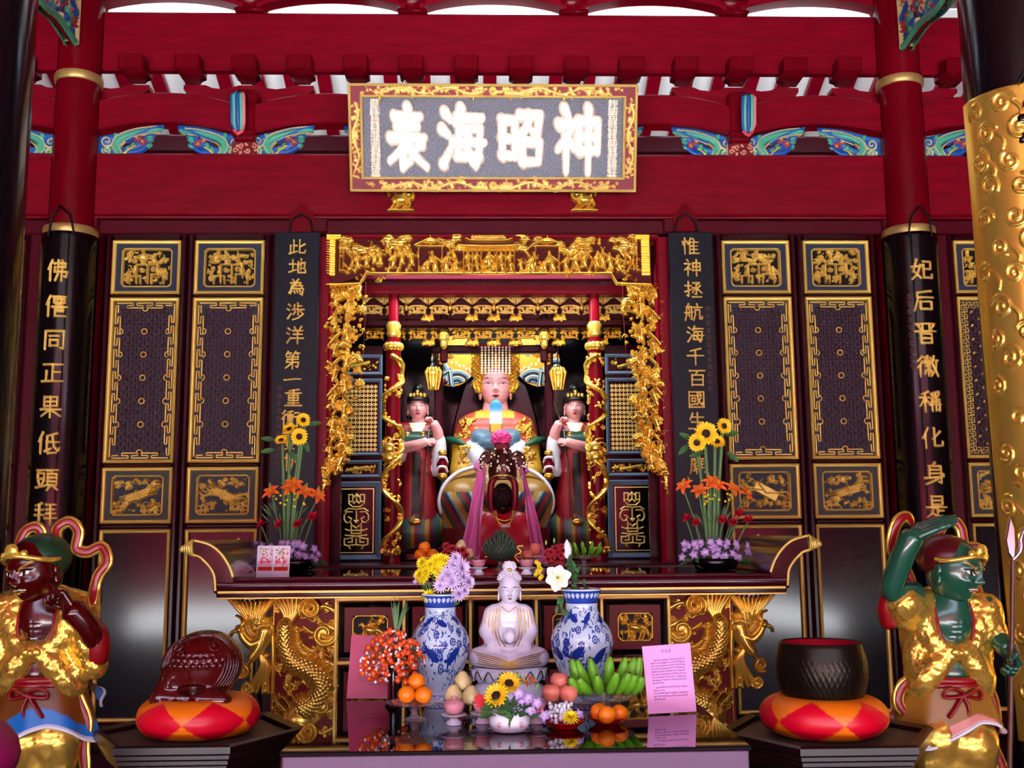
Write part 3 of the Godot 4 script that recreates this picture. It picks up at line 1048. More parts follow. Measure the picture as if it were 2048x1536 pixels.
# still lifes for the top panels (k 0..4) and tied scrolls for the middle panels (k 5..9); 100 x 76 pixels
func still_life(k: int, W := 100.0, H := 76.0) -> R:
	var g := RandomNumberGenerator.new()
	g.seed = 40 + k
	var r := R.new(W, H, 1.25)
	r.line(rim_line(W, H, 7).map(func(p: Vector2) -> Vector2: return p.clamp(Vector2(1.8, 1.8), Vector2(W - 1.5, H - 1.5))), 2.2, 2.2, 5.5)
	if k < 5:
		r.foliage(8, 6, W - 8, 28, 34, 5.0, g, 3.5)
		r.foliage(6, 20, 26, H - 10, 14, 4.4, g, 3.5)
		r.foliage(W - 26, 22, W - 6, H - 10, 14, 4.4, g, 3.5)
		var tx := 30.0 + 4.0 * (k % 3)
		for q in [[tx, 34, tx + 44, 34], [tx, 34, tx, 72], [tx + 22, 34, tx + 22, 72], [tx + 44, 34, tx + 44, 60], [tx - 14, 58, tx + 8, 58], [tx - 14, 58, tx - 14, 73], [tx + 8, 58, tx + 8, 73], [tx + 30, 54, tx + 54, 54], [tx + 30, 54, tx + 30, 73], [tx + 54, 54, tx + 54, 73]]:
			r.seg(Vector2(q[0], q[1]), Vector2(q[2], q[3]), 1.7, 1.7, 4.0, 1.0)
		for q in [[tx - 3, 50, 5], [tx + 42, 46, 6], [tx + 12, 27, 6], [tx + 34, 26, 5], [W - 16, 60, 5], [14, 62, 5]]:
			r.dome(q[0], q[1], q[2], q[2] * 1.15, 0.0, 6.0)
			r.seg(Vector2(q[0], q[1] - q[2]), Vector2(q[0], q[1] - q[2] * 1.9), 2.0, 3.2, 5.0, 0.0)
			r.flower(q[0], q[1] - q[2] * 2.3, 4.5, 6, 5.0)
		r.spiral(tx + 10, 44, 6, 1.2, 0, 1.5, 3.5)
		r.spiral(tx + 33, 44, 6, -1.2, 0, 1.5, 3.5)
		r.foliage(tx + 4, 56, tx + 40, 70, 8, 3.4, g, 3.0)
		if k == 0:
			r.dome(42, 19, 9, 9, 0.0, 5.0)
		if k == 2:
			r.fill(tx + 20, 12, tx + 31, 24, 4.5)
	else:
		var c := Vector2(W / 2 + 2, H / 2)
		var an: float = [-0.32, 0.42, 0.5, -0.3, 0.3][k - 5]
		var u := Vector2.RIGHT.rotated(an)
		var n := Vector2.UP.rotated(an)
		r.foliage(8, 8, W - 8, 24, 26, 5.0, g, 3.5)
		r.foliage(8, H - 26, W - 8, H - 8, 26, 5.0, g, 3.5)
		r.foliage(6, 14, 22, H - 10, 8, 4.2, g, 3.5)
		r.foliage(W - 22, 14, W - 6, H - 10, 8, 4.2, g, 3.5)
		for q in [-2.0, -1.0, 1.0, 2.0]:      # ribbons
			r.curve([c, c + u * 24 * signf(q) + n * q * 5, c + u * 38 * signf(q) + n * q * 9, c + u * 46 * signf(q) + n * q * 7], 3.2, 1.6, 4.5)
		if k == 7:      # folded letter
			var hw := u * 25
			var hn := n * 9
			for e in range(-9, 10):
				r.seg(c - hw + n * e, c + hw + n * e, 1.2, 1.2, 1.0, 5.0)
			r.seg(c - hw + hn, c - n * 4, 1.0, 1.0, 2.0, 5.5)
			r.seg(c + hw + hn, c - n * 4, 1.0, 1.0, 2.0, 5.5)
			r.seg(c - hw - hn, c - u * 6, 1.0, 1.0, 2.0, 5.5)
		else:
			for e in [-6.0, -2.0, 2.0, 6.0]:
				r.seg(c - u * (26 - absf(e)) + n * e, c + u * (24 + e) + n * e, 2.7, 2.7, 5.0, 2.5)
				r.seg(c - u * 36 + n * e * 1.3, c + u * 34 + n * e * 1.2, 1.3, 1.3, 4.0, 1.0)
			r.seg(c - n * 9, c + n * 9, 2.4, 2.4, 3.0, 6.0)
			r.flower(c.x, c.y, 6, 6, 4.0, 6.0)
		for q in [[10, H - 10], [W - 12, H - 10]]:
			bars_r(r, q[0], q[1])
	return r

func bars_r(r: R, x: float, y: float) -> void:
	for q in [[-5, -8, 8, -8], [0, -8, 0, 6], [-5, 0, 8, 0], [8, -8, 8, 6], [-5, 0, -5, 7]]:
		r.seg(Vector2(x + q[0], y + q[1]), Vector2(x + q[2], y + q[3]), 1.5, 1.5, 4.0, 0.0)

func fret(x0: float, y0: float, x1: float, y1: float, z: float) -> B:
	var b := B.new()
	var w := 0.03
	for side in 4:
		var ln := (y1 - y0) if side < 2 else (x1 - x0)
		var n := 7 if side < 2 else 3
		var L := ln / n
		var pts := []
		for k in n:
			var t := k * L
			pts.append_array([Vector2(t + L * 0.06, 0), Vector2(t + L * 0.88, 0), Vector2(t + L * 0.88, 0.5), Vector2(t + L * 0.58, 0.5)])
			if k < n - 1:
				pts.append_array([Vector2(t + L * 0.58, 1), Vector2(t + L * 1.38, 1), Vector2(t + L * 1.38, 0.5), Vector2(t + L * 1.06, 0.5)])
		var o := []
		for p in pts:
			match side:
				0: o.append(Vector2(x0 + p.y * w, y0 + p.x))
				1: o.append(Vector2(x1 - p.y * w, y1 - p.x))
				2: o.append(Vector2(x0 + p.x, y1 - p.y * w))
				3: o.append(Vector2(x1 - p.x, y0 + p.y * w))
		bars(b, o, 0.0062, 0.012, z)
	return b

func lattice_mesh(W: float, H: float) -> Array:
	var b := B.new()
	var d := B.new()
	var p := 0.0232
	var nx := int(W / p)
	var ny := int(H / p)
	for j in ny + 1:
		for i in nx + 1:
			var c := Vector3((i - nx * 0.5) * p, (j - ny * 0.5) * p, 0)
			if (i + j) % 2 == 0:
				b.box(c, Vector3(p * 1.35, 0.006, 0.01))
			else:
				b.box(c, Vector3(0.006, p * 1.35, 0.01))
			if i % 3 == 1 and j % 3 == 1 and i < nx and j < ny:
				var an := 0.785 if ((i + j) / 3) % 2 == 0 else -0.785
				b.box(c + Vector3(p, p, 0) * 0.5, Vector3(p * 1.3, 0.008, 0.012), 0.0, Basis(Vector3.BACK, an))
				d.box(c + Vector3(p, p, 0) * 0.5 + Vector3(0, 0, 0.006), Vector3(p * 0.8, 0.009, 0.008), 0.003, Basis(Vector3.BACK, an))
	return [b.mesh(), d.mesh()]

func door_leaf(x0: float, x1: float, z: float, kt: int, side: bool, par: Node3D) -> void:
	var ys := [3.236, 2.896, 2.873, 1.857, 1.83, 1.497, 1.46, 0.352]
	var gw := 0.021
	var xm := (x0 + x1) * 0.5
	# stiles and rails with rounded edges
	var f := B.new()
	f.box(Vector3(xm, 1.7, z - 0.05), Vector3(x1 - x0 + 0.086, 3.25, 0.03))
	for x in [x0 - 0.022, x1 + 0.022]:
		f.box(Vector3(x, 1.7, z - 0.012), Vector3(0.036, 3.25, 0.05), 0.01)
	for y in [3.28, 2.885, 1.843, 1.478, 0.3]:
		f.box(Vector3(xm, y, z - 0.014), Vector3(x1 - x0, 0.024 if y < 3.2 and y > 0.4 else 0.09, 0.046), 0.009)
	put("stile_frame", f, "maroon", par)
	for k in 4:
		var ya: float = ys[k * 2]
		var yb: float = ys[k * 2 + 1]
		var prof := [Vector2(0, -0.03), Vector2(0, 0.006), Vector2(0.004, 0.01), Vector2(0.009, 0.004), Vector2(0.016, 0.002), Vector2(gw, -0.006), Vector2(gw, -0.03)]
		put("gilt_moulding", B.new().mould(x0, yb, x1, ya, z, prof), "gold_flat", par)
		if k == 0 or k == 2:
			var ox := 0.059
			var oy := 0.051
			var fr := B.new()
			var zi := z - 0.02
			for e in [[x0 + gw, x1 - gw, ya - gw, ya - oy], [x0 + gw, x1 - gw, yb + oy, yb + gw], [x0 + gw, x0 + ox, ya - oy, yb + oy], [x1 - ox, x1 - gw, ya - oy, yb + oy]]:
				fr.box(Vector3((e[0] + e[1]) / 2, (e[2] + e[3]) / 2, zi), Vector3(e[1] - e[0], absf(e[2] - e[3]), 0.02))
			put("field", fr, "slate" if k == 0 else "slate_low", par)
			put("recess", B.new().box(Vector3(xm, (ya + yb) / 2, z - 0.034), Vector3(x1 - x0 - 2 * ox, ya - yb - 2 * oy, 0.006)), "recess" if k == 0 else "recess_grey", par)
			var W := (x1 - x0 - 2 * ox + 0.012) / 0.00305
			var H := (ya - yb - 2 * oy + 0.012) / 0.00305
			var r := still_life(kt + (0 if k == 0 else 5), W, H)
			put("gilt_carving", r.panel(B.new(), Vector3(x0 + ox - 0.006, ya - oy + 0.006, z - 0.031), 0.00305, 0.0056), "gold_flat", par)
		elif k == 1:
			put("lattice_ground", B.new().box(Vector3(xm, (ya + yb) / 2, z - 0.032), Vector3(x1 - x0 - 0.04, ya - yb - 0.04, 0.006)), "recess_grey", par)
			if side:
				var sw := B.new()
				for j in 22:
					for i in 8:
						if i > 0 and i < 7 and j > 0 and j < 21:
							if (i + j) % 2:
								sw.box(Vector3(x0 + 0.05 + 0.0455 * i, yb + 0.05 + 0.0436 * j, z - 0.02), Vector3(0.02, 0.012, 0.01), 0.003, Basis(Vector3.BACK, 0.785))
							continue
						var c := Vector2(x0 + 0.05 + 0.0455 * i, yb + 0.05 + 0.0436 * j)
						var h := 0.017
						for a in 4:
							var u := Vector2.RIGHT.rotated(PI / 2 * a) * h
							bars(sw, [c, c + u, c + u + u.rotated(PI / 2)], 0.005, 0.01, z - 0.024)
				put("gilt_fretwork", sw, "gold_flat", par)
			else:
				put("gilt_fret_border", fret(x0 + 0.031, yb + 0.031, x1 - 0.031, ya - 0.031, z - 0.026), "gold_flat", par)
			var lm: Array = lat
			var l := put("lattice", lm[0], "lattice", par, true)
			l.position = Vector3(xm, (ya + yb) / 2, z - 0.024) - par.position
			l = put("lattice_beads", lm[1], "bead", par, true)
			l.position = Vector3(xm, (ya + yb) / 2, z - 0.024) - par.position
			for j in 5:
				for i in 3:
					if side and i != 1:
						continue
					var q := put("gilt_ring", ring_full if i == 1 else (ring_left if i == 0 else ring_right), "gold_flat", par, true)
					q.position = Vector3([x0 + 0.063, xm, x1 - 0.063][i], ya - 0.208 - 0.1435 * j, z - 0.017) - par.position
			for j in 2:
				var q := put("gilt_ring", ring_top if j == 0 else ring_bottom, "gold_flat", par, true)
				q.position = Vector3(xm, ya - 0.064 if j == 0 else yb + 0.064, z - 0.017) - par.position
		else:
			var pb := B.new()
			for e in [[x0, ya, 0, 0], [x1, ya, 1, 0], [x1, yb, 1, 1], [x0, yb, 0, 1]]:
				pb.vert(Vector3(e[0], e[1], z - 0.02), Vector3.BACK, Vector2(e[2], e[3]))
			pb.quad(0, 1, 2, 3)
			put("painted_panel", pb, "door_paint", par)

var lat: Array
var ring_full: ArrayMesh
var ring_left: ArrayMesh
var ring_right: ArrayMesh
var ring_top: ArrayMesh
var ring_bottom: ArrayMesh
func ring_arc(a0: float, a1: float) -> ArrayMesh:
	var p := []
	for i in 17:
		var a := lerpf(a0, a1, i / 16.0)
		p.append(Vector3(cos(a), sin(a), 0) * 0.0165)
	return B.new().tube(p, 0.0042, 6, 1.0, Vector3.ZERO, a1 - a0 < 6.0).mesh()

func doors() -> void:
	lat = lattice_mesh(0.3, 0.9)
	ring_full = ring_arc(0, TAU)
	ring_left = ring_arc(-PI / 2, PI / 2)
	ring_right = ring_arc(PI / 2, PI * 1.5)
	ring_top = ring_arc(PI, TAU)
	ring_bottom = ring_arc(0, PI)
	var n := 1
	for q in [[-3.34, -2.905, 4, true], [-2.361, -1.943, 0, false], [-1.856, -1.429, 1, false], [1.429, 1.856, 2, false], [1.943, 2.361, 3, false], [2.905, 3.34, 4, true]]:
		var d := struct("door_%d" % n, Vector3(q[0], 0, -6.4))
		door_leaf(q[0], q[1], -6.38, q[2], q[3], d)
		n += 1
	# jambs and posts between the openings
	n = 1
	for q in [[-2.745, 0.25, "jamb"], [2.745, 0.25, "jamb"], [-1.34, 0.1, "maroon"], [1.34, 0.1, "maroon"], [-3.9, 1.0, "maroon"], [3.9, 1.0, "maroon"], [-2.47, 0.05, "red_dark"], [2.47, 0.05, "red_dark"]]:
		put("post_face", B.new().box(Vector3(q[0], 1.66, -6.43), Vector3(q[1], 3.32, 0.14), 0.02), q[2], struct("trim_%d" % n, Vector3(q[0], 0, -6.43)))
		n += 1
	put("sill_board", B.new().box(Vector3(0, 0.1, -6.4), Vector3(10, 0.2, 0.16), 0.015), "maroon", struct("baseboard_back"))
	put("backing", B.new().box(Vector3(-3.0, 1.7, -6.52), Vector3(4.1, 3.4, 0.04)).box(Vector3(3.0, 1.7, -6.52), Vector3(4.1, 3.4, 0.04)), "maroon", struct("wall_door_side"))

# ------------------------------------------------------------------ lettering: brush strokes on a 100 x 100 square, "x y x y ..." per stroke
const INK := {
	"表": ["20 18 80 18", "50 5 50 52", "26 33 74 33", "10 50 90 50", "48 52 30 72 8 84", "38 66 38 94 56 84", "82 58 62 70", "46 54 64 76 94 94"],
	"海": ["12 12 24 22", "6 38 18 46", "8 92 26 64", "46 6 34 28", "40 20 92 20", "44 36 38 80 84 80 88 36 44 36", "30 58 96 58", "84 80 78 94 70 88", "58 42 66 52", "56 62 64 72"],
	"昭": ["12 22 12 82", "12 22 38 22 38 82", "12 52 38 52", "12 80 38 80", "50 14 90 14 86 44 76 40", "68 14 62 34 48 48", "54 58 54 92", "54 58 90 58 88 90", "54 90 88 90"],
	"神": ["20 6 28 16", "8 28 38 28 24 48 6 64", "24 48 24 96", "28 50 40 62", "52 24 52 68", "52 24 92 24 92 68", "52 46 92 46", "52 66 92 66", "72 6 72 98"],
	"此": ["30 12 30 80", "30 42 48 42", "12 40 12 84", "6 88 50 74", "62 10 62 82 90 82 94 68", "90 34 62 50"],
	"地": ["6 36 40 36", "24 12 24 76", "4 82 42 68", "50 40 90 26 88 62 80 60", "70 8 70 70", "54 24 54 84 94 84 94 70"],
	"為": ["30 6 38 18", "60 4 22 48", "18 24 74 24 66 40 24 40", "24 40 82 40 74 56 20 56", "20 56 88 56 82 92 70 86", "50 24 8 80", "24 70 16 86", "38 70 42 82", "52 68 58 80", "66 66 74 76"],
	"涉": ["12 12 24 22", "6 38 18 46", "8 92 26 64", "62 6 62 40", "62 22 84 22", "44 16 44 40", "34 42 96 42", "64 44 64 72", "48 54 38 70", "78 52 92 66", "92 66 66 88 36 98"],
	"洋": ["12 12 24 22", "6 38 18 46", "8 92 26 64", "46 6 54 18", "84 4 74 18", "38 26 92 26", "42 46 88 46", "34 68 96 68", "64 26 64 98"],
	"第": ["26 4 14 22", "22 12 44 12", "32 14 36 22", "66 4 56 22", "62 12 88 12", "74 14 80 22", "18 32 80 32 80 46", "22 46 80 46", "22 46 18 62 84 62 78 90 68 84", "50 24 50 98", "48 66 12 94"],
	"一": ["6 52 30 50 70 46 94 48"],
	"重": ["78 6 26 14", "8 26 92 26", "24 38 24 66 76 66 76 38 24 38", "24 52 76 52", "50 8 50 92", "20 80 80 80", "6 94 94 94"],
	"衝": ["20 4 6 22", "22 26 4 50", "14 44 14 96", "60 8 34 14", "28 26 66 26", "36 36 36 60 60 60 60 36 36 36", "36 48 60 48", "48 10 48 86", "34 72 62 72", "28 88 68 86", "74 16 94 16", "70 38 98 38", "86 38 86 92 78 88"],
	"要": ["10 8 90 8", "22 20 22 44 78 44 78 20 22 20", "40 8 40 44", "60 8 60 44", "6 58 94 58", "44 46 28 72 70 94", "66 58 54 80 16 96"],
	"帆": ["8 28 8 72", "8 28 40 28 40 68 34 66", "24 8 24 96", "54 14 54 60 44 92", "54 14 82 14 82 84 96 84 96 70", "66 34 72 54"],
	"惟": ["18 6 18 96", "6 26 8 44", "28 22 34 34", "52 6 36 40", "46 26 46 96", "46 28 92 28", "46 50 88 50", "46 70 88 70", "44 92 96 92", "68 28 68 92", "64 8 72 20"],
	"拯": ["4 28 38 28", "22 6 22 88 12 82", "4 62 38 50", "48 12 84 12 66 26", "66 24 66 78 58 74", "44 40 60 40 44 68", "88 28 70 44", "70 44 96 70", "44 92 94 92"],
	"航": ["24 4 14 20", "12 20 12 62 4 96", "12 20 40 20 40 90 34 88", "4 54 48 50", "24 30 28 42", "24 62 28 76", "70 4 74 16", "52 24 98 24", "60 38 60 68 50 96", "60 38 84 38 84 88 98 88 98 74"],
	"千": ["80 8 22 22", "6 48 94 48", "50 16 50 98"],
	"百": ["8 12 92 12", "50 14 40 34", "20 36 20 94", "20 36 80 36 80 94", "20 62 80 62", "20 90 80 90"],
	"國": ["10 8 10 94", "10 8 90 8 90 94", "10 92 90 92", "22 28 78 28", "26 42 26 60 46 60 46 42 26 42", "20 78 52 72", "56 16 60 56 80 80 82 66", "74 40 54 78", "66 16 76 24"],
	"生": ["24 8 10 42", "18 28 84 28", "18 56 82 56", "50 6 50 92", "4 92 96 92"],
	"廟": ["54 2 58 12", "14 16 94 16", "14 16 12 60 4 96", "28 28 52 28", "40 20 40 40", "28 42 28 68 52 68 52 42 28 42", "28 55 52 55", "22 80 58 80", "40 68 40 98", "66 28 66 72 58 96", "66 28 88 28 88 92 80 88", "66 46 88 46", "66 64 88 64"],
	"佛": ["24 4 6 44", "16 32 16 96", "34 18 82 18 82 36 38 36", "38 36 36 56 90 56 86 80 78 76", "52 6 52 64 40 96", "68 6 68 98"],
	"僊": ["24 4 6 44", "16 32 16 96", "38 8 90 8", "42 18 42 36 86 36 86 18 42 18", "56 8 56 36", "72 8 72 36", "52 44 76 44", "34 54 96 54", "48 64 82 64 82 74 48 74", "48 64 48 96 92 96"],
	"同": ["10 14 10 96", "10 14 90 14 90 92 78 88", "30 36 70 36", "32 54 32 80", "32 54 68 54 68 80", "32 80 68 80"],
	"正": ["10 14 90 14", "52 14 52 88", "52 48 82 48", "24 44 24 88", "4 88 96 88"],
	"果": ["22 8 22 48", "22 8 78 8 78 48", "22 28 78 28", "22 48 78 48", "6 62 94 62", "50 8 50 98", "48 64 10 92", "52 64 92 92"],
	"低": ["24 4 6 44", "16 32 16 96", "84 8 42 20", "44 20 44 84", "36 86 62 74", "42 46 94 46", "66 16 74 66 92 84 96 70", "50 94 84 92"],
	"頭": ["6 10 44 10", "10 24 10 46 40 46 40 24 10 24", "14 56 20 72", "38 54 32 72", "4 84 48 76", "52 10 96 10", "74 10 68 24", "56 26 56 74", "56 26 92 26 92 74", "56 42 92 42", "56 58 92 58", "56 74 92 74", "66 78 54 96", "80 78 96 94"],
	"拜": ["34 6 8 16", "8 34 44 34", "6 56 46 56", "26 14 26 80 6 96", "56 12 94 12", "58 32 92 32", "58 50 92 50", "52 70 98 70", "74 12 74 98"],
	"妃": ["26 4 10 56 42 90", "42 30 28 70 4 94", "4 36 48 36", "56 14 90 14 90 48", "56 48 90 48", "56 30 56 88 96 88 96 72"],
	"后": ["84 6 20 14", "20 14 20 50 6 94", "20 36 94 36", "34 56 34 90 84 90 84 56 34 56"],
	"晉": ["8 8 92 8", "34 8 34 40", "66 8 66 40", "14 16 26 32", "86 16 74 32", "4 42 96 42", "26 54 26 96 74 96 74 54 26 54", "26 74 74 74"],
	"徽": ["24 4 6 24", "24 28 4 54", "14 46 14 96", "48 4 48 24", "36 10 36 24 62 24 62 10", "34 34 64 34", "58 38 38 50 60 52", "50 60 50 92", "38 68 34 84", "60 66 64 82", "78 4 68 34", "72 22 98 22", "90 24 84 60 62 94", "70 40 96 94"],
	"稱": ["40 6 12 16", "4 32 46 32", "26 12 26 96", "24 36 4 70", "28 40 44 58", "90 6 54 14", "56 20 62 30", "72 18 74 28", "92 16 84 28", "56 40 56 94", "56 40 92 40 92 92 86 88", "46 64 100 64", "56 52 92 52", "74 32 74 92"],
	"化": ["28 6 6 50", "18 36 18 96", "84 22 50 54", "56 8 56 84 94 84 96 66"],
	"身": ["50 2 40 16", "24 18 24 66", "24 18 76 18 76 92 64 86", "24 34 76 34", "24 50 76 50", "6 70 90 64", "88 54 50 80 10 96"],
	"是": ["26 6 26 42 74 42 74 6 26 6", "26 24 74 24", "6 54 94 54", "50 54 50 84", "50 68 78 68", "30 62 22 82 6 96", "24 80 50 92 96 94"],
}

func glyph(ch: String, wd: float, cells: float, ht := 6.0) -> R:      # a character 116 units wide, 8 units of margin
	var r := R.new(116, 116, cells / 116.0)
	for s: String in INK[ch]:
		var f := s.split(" ")
		var p := []
		for i in range(0, f.size(), 2):
			p.append(Vector2(float(f[i]) + 8.0, float(f[i + 1]) + 8.0))
		r.line(p, wd * 1.08, wd * 0.82, ht)
		r.dome(p[0].x, p[0].y, wd * 1.35, wd * 1.1, 0.7, ht)
	return r

func marks(r: R, x: float, y: float, q: float, g: RandomNumberGenerator) -> void:   # one small character too fine to read
	for i in 3:
		var yy := y + q * (0.15 + 0.35 * i)
		r.seg(Vector2(x + q * g.randf_range(0.0, 0.2), yy), Vector2(x + q * g.randf_range(0.75, 1.0), yy), q * 0.1, q * 0.1, 2.0, 0.0)
	for i in 2:
		var xx := x + q * g.randf_range(0.15, 0.85)
		r.seg(Vector2(xx, y + q * 0.05), Vector2(xx + q * g.randf_range(-0.15, 0.15), y + q * 0.95), q * 0.1, q * 0.1, 2.0, 0.0)

func flat_board(right: bool) -> void:
	var d := 6.27
	var s := 1.0 if right else -1.0
	var a := P(1336 if right else 551, 464, d)
	var e := P(1424 if right else 640, 464, d)
	var bot := 0.95
	var t := thing("couplet_board", "flat black couplet board with gold characters on the %s side of the shrine" % ("bronze bowl's" if right else "wooden fish's"), "board", Vector3((a.x + e.x) / 2, bot, -d), "black couplet boards")
	var bd := put("board", B.new().box(Vector3((a.x + e.x) / 2, (a.y + bot) / 2, -d - 0.015), Vector3(e.x - a.x, a.y - bot, 0.03), 0.004), "board_black", t)
	var txt := "惟神拯航海千百國生.廟" if right else "此地為涉洋第一重衝要帆"
	var at := [[1381, 492], [1385, 535], [1387, 579], [1387, 624], [1391, 668], [1391, 712], [1395, 755], [1393, 799], [1395, 842], [0, 0], [1397, 930]] if right else [[595, 494], [595, 533], [593, 575], [591, 622], [590, 670], [585, 720], [585, 759], [587, 795], [581, 838], [581, 882], [583, 924]]
	for i in txt.length():
		if txt[i] == ".":
			continue
		var c := P(at[i][0], at[i][1], d)
		var q := 0.128
		put("gilt_character", glyph(txt[i], 4.0, 62).panel(B.new(), c + Vector3(-q * 0.5, q * 0.5, 0), q / 116.0, 0.0011), "gold_paint", bd)
	var g := RandomNumberGenerator.new()
	g.seed = 5
	var r := R.new(14, 200, 1.2)
	for i in 12:
		marks(r, 1, 2 + i * 15, 10, g)
	var mc := P(1417 if right else 560, 610 if right else 770, d)
	put("red_inscription", r.panel(B.new(), mc + Vector3(-0.022, 0, 0), 0.003, 0.0006), "seal_red", t)
	# hanging cord up to a shaped hook plate on the rail
	var hk := P(1371 if right else 603, 418, d)
	put("hook_plate", B.new().plate(PackedVector2Array([Vector2(-0.075, -0.12), Vector2(0.075, -0.12), Vector2(0.075, 0.0), Vector2(0.04, 0.02), Vector2(0.02, 0.05), Vector2(0, 0.062), Vector2(-0.02, 0.05), Vector2(-0.04, 0.02), Vector2(-0.075, 0.0)]), 0.02, hk + Vector3(0, -0.02, -0.035)), "red_round", t)
	put("cord", B.new().tube([Vector3(hk.x - 0.07, a.y, -d), Vector3(hk.x - 0.055, hk.y - 0.07, -d + 0.004), Vector3(hk.x, hk.y - 0.035, -d + 0.01), Vector3(hk.x + 0.055, hk.y - 0.07, -d + 0.004), Vector3(hk.x + 0.07, a.y, -d)], 0.007, 6), "iron", t)

const CZ := -6.3
func round_column(s: float) -> void:
	var x := 2.59 * s
	var c := struct("column_left" if s < 0 else "column_right", Vector3(x, 0, CZ))
	tag(c, "tall round red column with pale gold rings beside the %s" % ("red-brown guardian" if s < 0 else "green guardian"))
	put("shaft", B.new().lathe([Vector2(0.135, 0), Vector2(0.135, 3.28), Vector2(0.132, 4.2), Vector2(0.13, 5.6)], Vector3(x, 0, CZ), 40), "red_round", c)
	var yr := P(100, 457, 6.2).y
	var ym := P(166, 148, 6.2).y
	for q in [[ym, 0.142], [yr, 0.158]]:
		put("gilt_ring", B.new().lathe([Vector2(q[1] - 0.012, -0.035), Vector2(q[1], -0.028), Vector2(q[1] + 0.003, 0), Vector2(q[1], 0.02), Vector2(q[1] - 0.004, 0.022), Vector2(q[1] - 0.02, 0.03)], Vector3(x, q[0], CZ), 40), "brass_dull", c)
	# curved black couplet wrapped round the front of the column
	var t := thing("column_couplet", "curved black lacquer couplet with gold seal-style characters on the column behind the %s" % ("red-brown guardian" if s < 0 else "green guardian"), "board", Vector3(x, 0.5, CZ), "curved couplets on the columns")
	var top := yr - 0.03
	var rows := []
	var pr := 0.166
	for yy in [0.5, top - 0.02, top, top]:
		var o := PackedVector3Array()
		var rr := pr if yy < top or rows.size() < 3 else 0.14
		for k in 33:
			var a := deg_to_rad(lerpf(-100, 100, k / 32.0))
			o.append(Vector3(x + sin(a) * rr, yy, CZ + cos(a) * rr))
		rows.append(o)
	var sh := put("lacquer_shell", B.new().grid(rows, false), "black", t)
	var txt := "佛僊同正果低頭拜" if s < 0 else "妃后晉徽稱化身是"
	var ys := [541, 612, 678, 745, 813, 886, 959, 1027] if s < 0 else [539, 601, 666, 733, 803, 876, 947, 1013]
	for i in 8:
		var yc := P(100 if s < 0 else 1860, ys[i], 6.14).y
		var q := 0.155
		var m := func(gx: float, gy: float, z: float) -> Vector3:
			var a := (gx / 116.0 - 0.5) * q / pr
			var rr := pr + z * 0.0017
			return Vector3(x + sin(a) * rr, yc + (0.5 - gy / 116.0) * q, CZ + cos(a) * rr)
		put("gilt_character", glyph(txt[i], 5.0, 66).commit(B.new(), m), "gold_paint", sh)
	if s > 0:
		var g := RandomNumberGenerator.new()
		g.seed = 9
		var r := R.new(14, 170, 1.0)
		for i in 10:
			marks(r, 1, 2 + i * 16, 10, g)
		var m2 := func(gx: float, gy: float, z: float) -> Vector3:
			var a := -0.62 + gx * 0.003 / pr
			return Vector3(x + sin(a) * (pr + z * 0.0005), top - 0.38 - gy * 0.003, CZ + cos(a) * (pr + z * 0.0005))
		put("red_inscription", r.commit(B.new(), m2), "seal_red", t)
	var ch := B.new()
	var hz := CZ + 0.17
	ch.tube([Vector3(x + 0.02 * s, yr + 0.13, CZ + 0.14), Vector3(x + 0.0, yr + 0.12, hz), Vector3(x - 0.05, yr + 0.06, hz), Vector3(x - 0.07, top - 0.03, hz - 0.01)], 0.006, 6)
	ch.tube([Vector3(x + 0.02 * s, yr + 0.13, hz - 0.02), Vector3(x + 0.06, yr + 0.06, hz), Vector3(x + 0.08, top - 0.03, hz - 0.02)], 0.006, 6)
	put("hanging_wire", ch, "iron", t)
	# painted bracket reaching forward from the column towards the hall
	var w := thing("forward_bracket", "carved bracket painted green, blue and red reaching forward from the column behind the %s" % ("red-brown guardian" if s < 0 else "green guardian"), "bracket", Vector3(x, 4.4, CZ + 0.14), "painted brackets on the columns")
	var r := R.new(200, 112, 0.8)
	var g2 := RandomNumberGenerator.new()
	g2.seed = 23
	for k in 4:      # openwork sprays in four colours
		r.cur = k
		r.foliage(6, 10, 194, 98, 26, 11, g2, 5.0)
	r.cur = 1
	r.curve([Vector2(2, 106), Vector2(60, 98), Vector2(110, 106), Vector2(160, 98), Vector2(198, 104)], 5, 5, 5.0)
	r.cur = 0
	r.curve([Vector2(4, 60), Vector2(50, 40), Vector2(100, 70), Vector2(150, 40), Vector2(196, 60)], 7, 7, 5.0)
	r.cur = 2
	r.curve([Vector2(2, 8), Vector2(4, 60), Vector2(3, 108)], 2, 2, 6.0)
	var pal := [lin(0.1, 0.3, 0.6), lin(0.25, 0.55, 0.42), lin(0.8, 0.72, 0.5), lin(0.62, 0.12, 0.14), lin(0.5, 0.05, 0.1)]
	var cb := B.new()
	for e in [-1.0, 1.0]:
		var m3 := func(gx: float, gy: float, z: float) -> Vector3: return Vector3(x + e * (0.02 + z * 0.005), 4.83 - gy * 0.0039, CZ + 0.14 + gx * 0.0045)
		r.commit(cb, m3, pal)
	put("carving", cb, "painted", w)
	put("core_board", B.new().plate(PackedVector2Array([Vector2(0, 4.43), Vector2(0.88, 4.43), Vector2(0.88, 4.83), Vector2(0, 4.83)]), 0.03, Vector3(x + 0.015, 0, CZ + 0.14), Vector3(0, 0, 1), Vector3.UP), "red_dark", w)

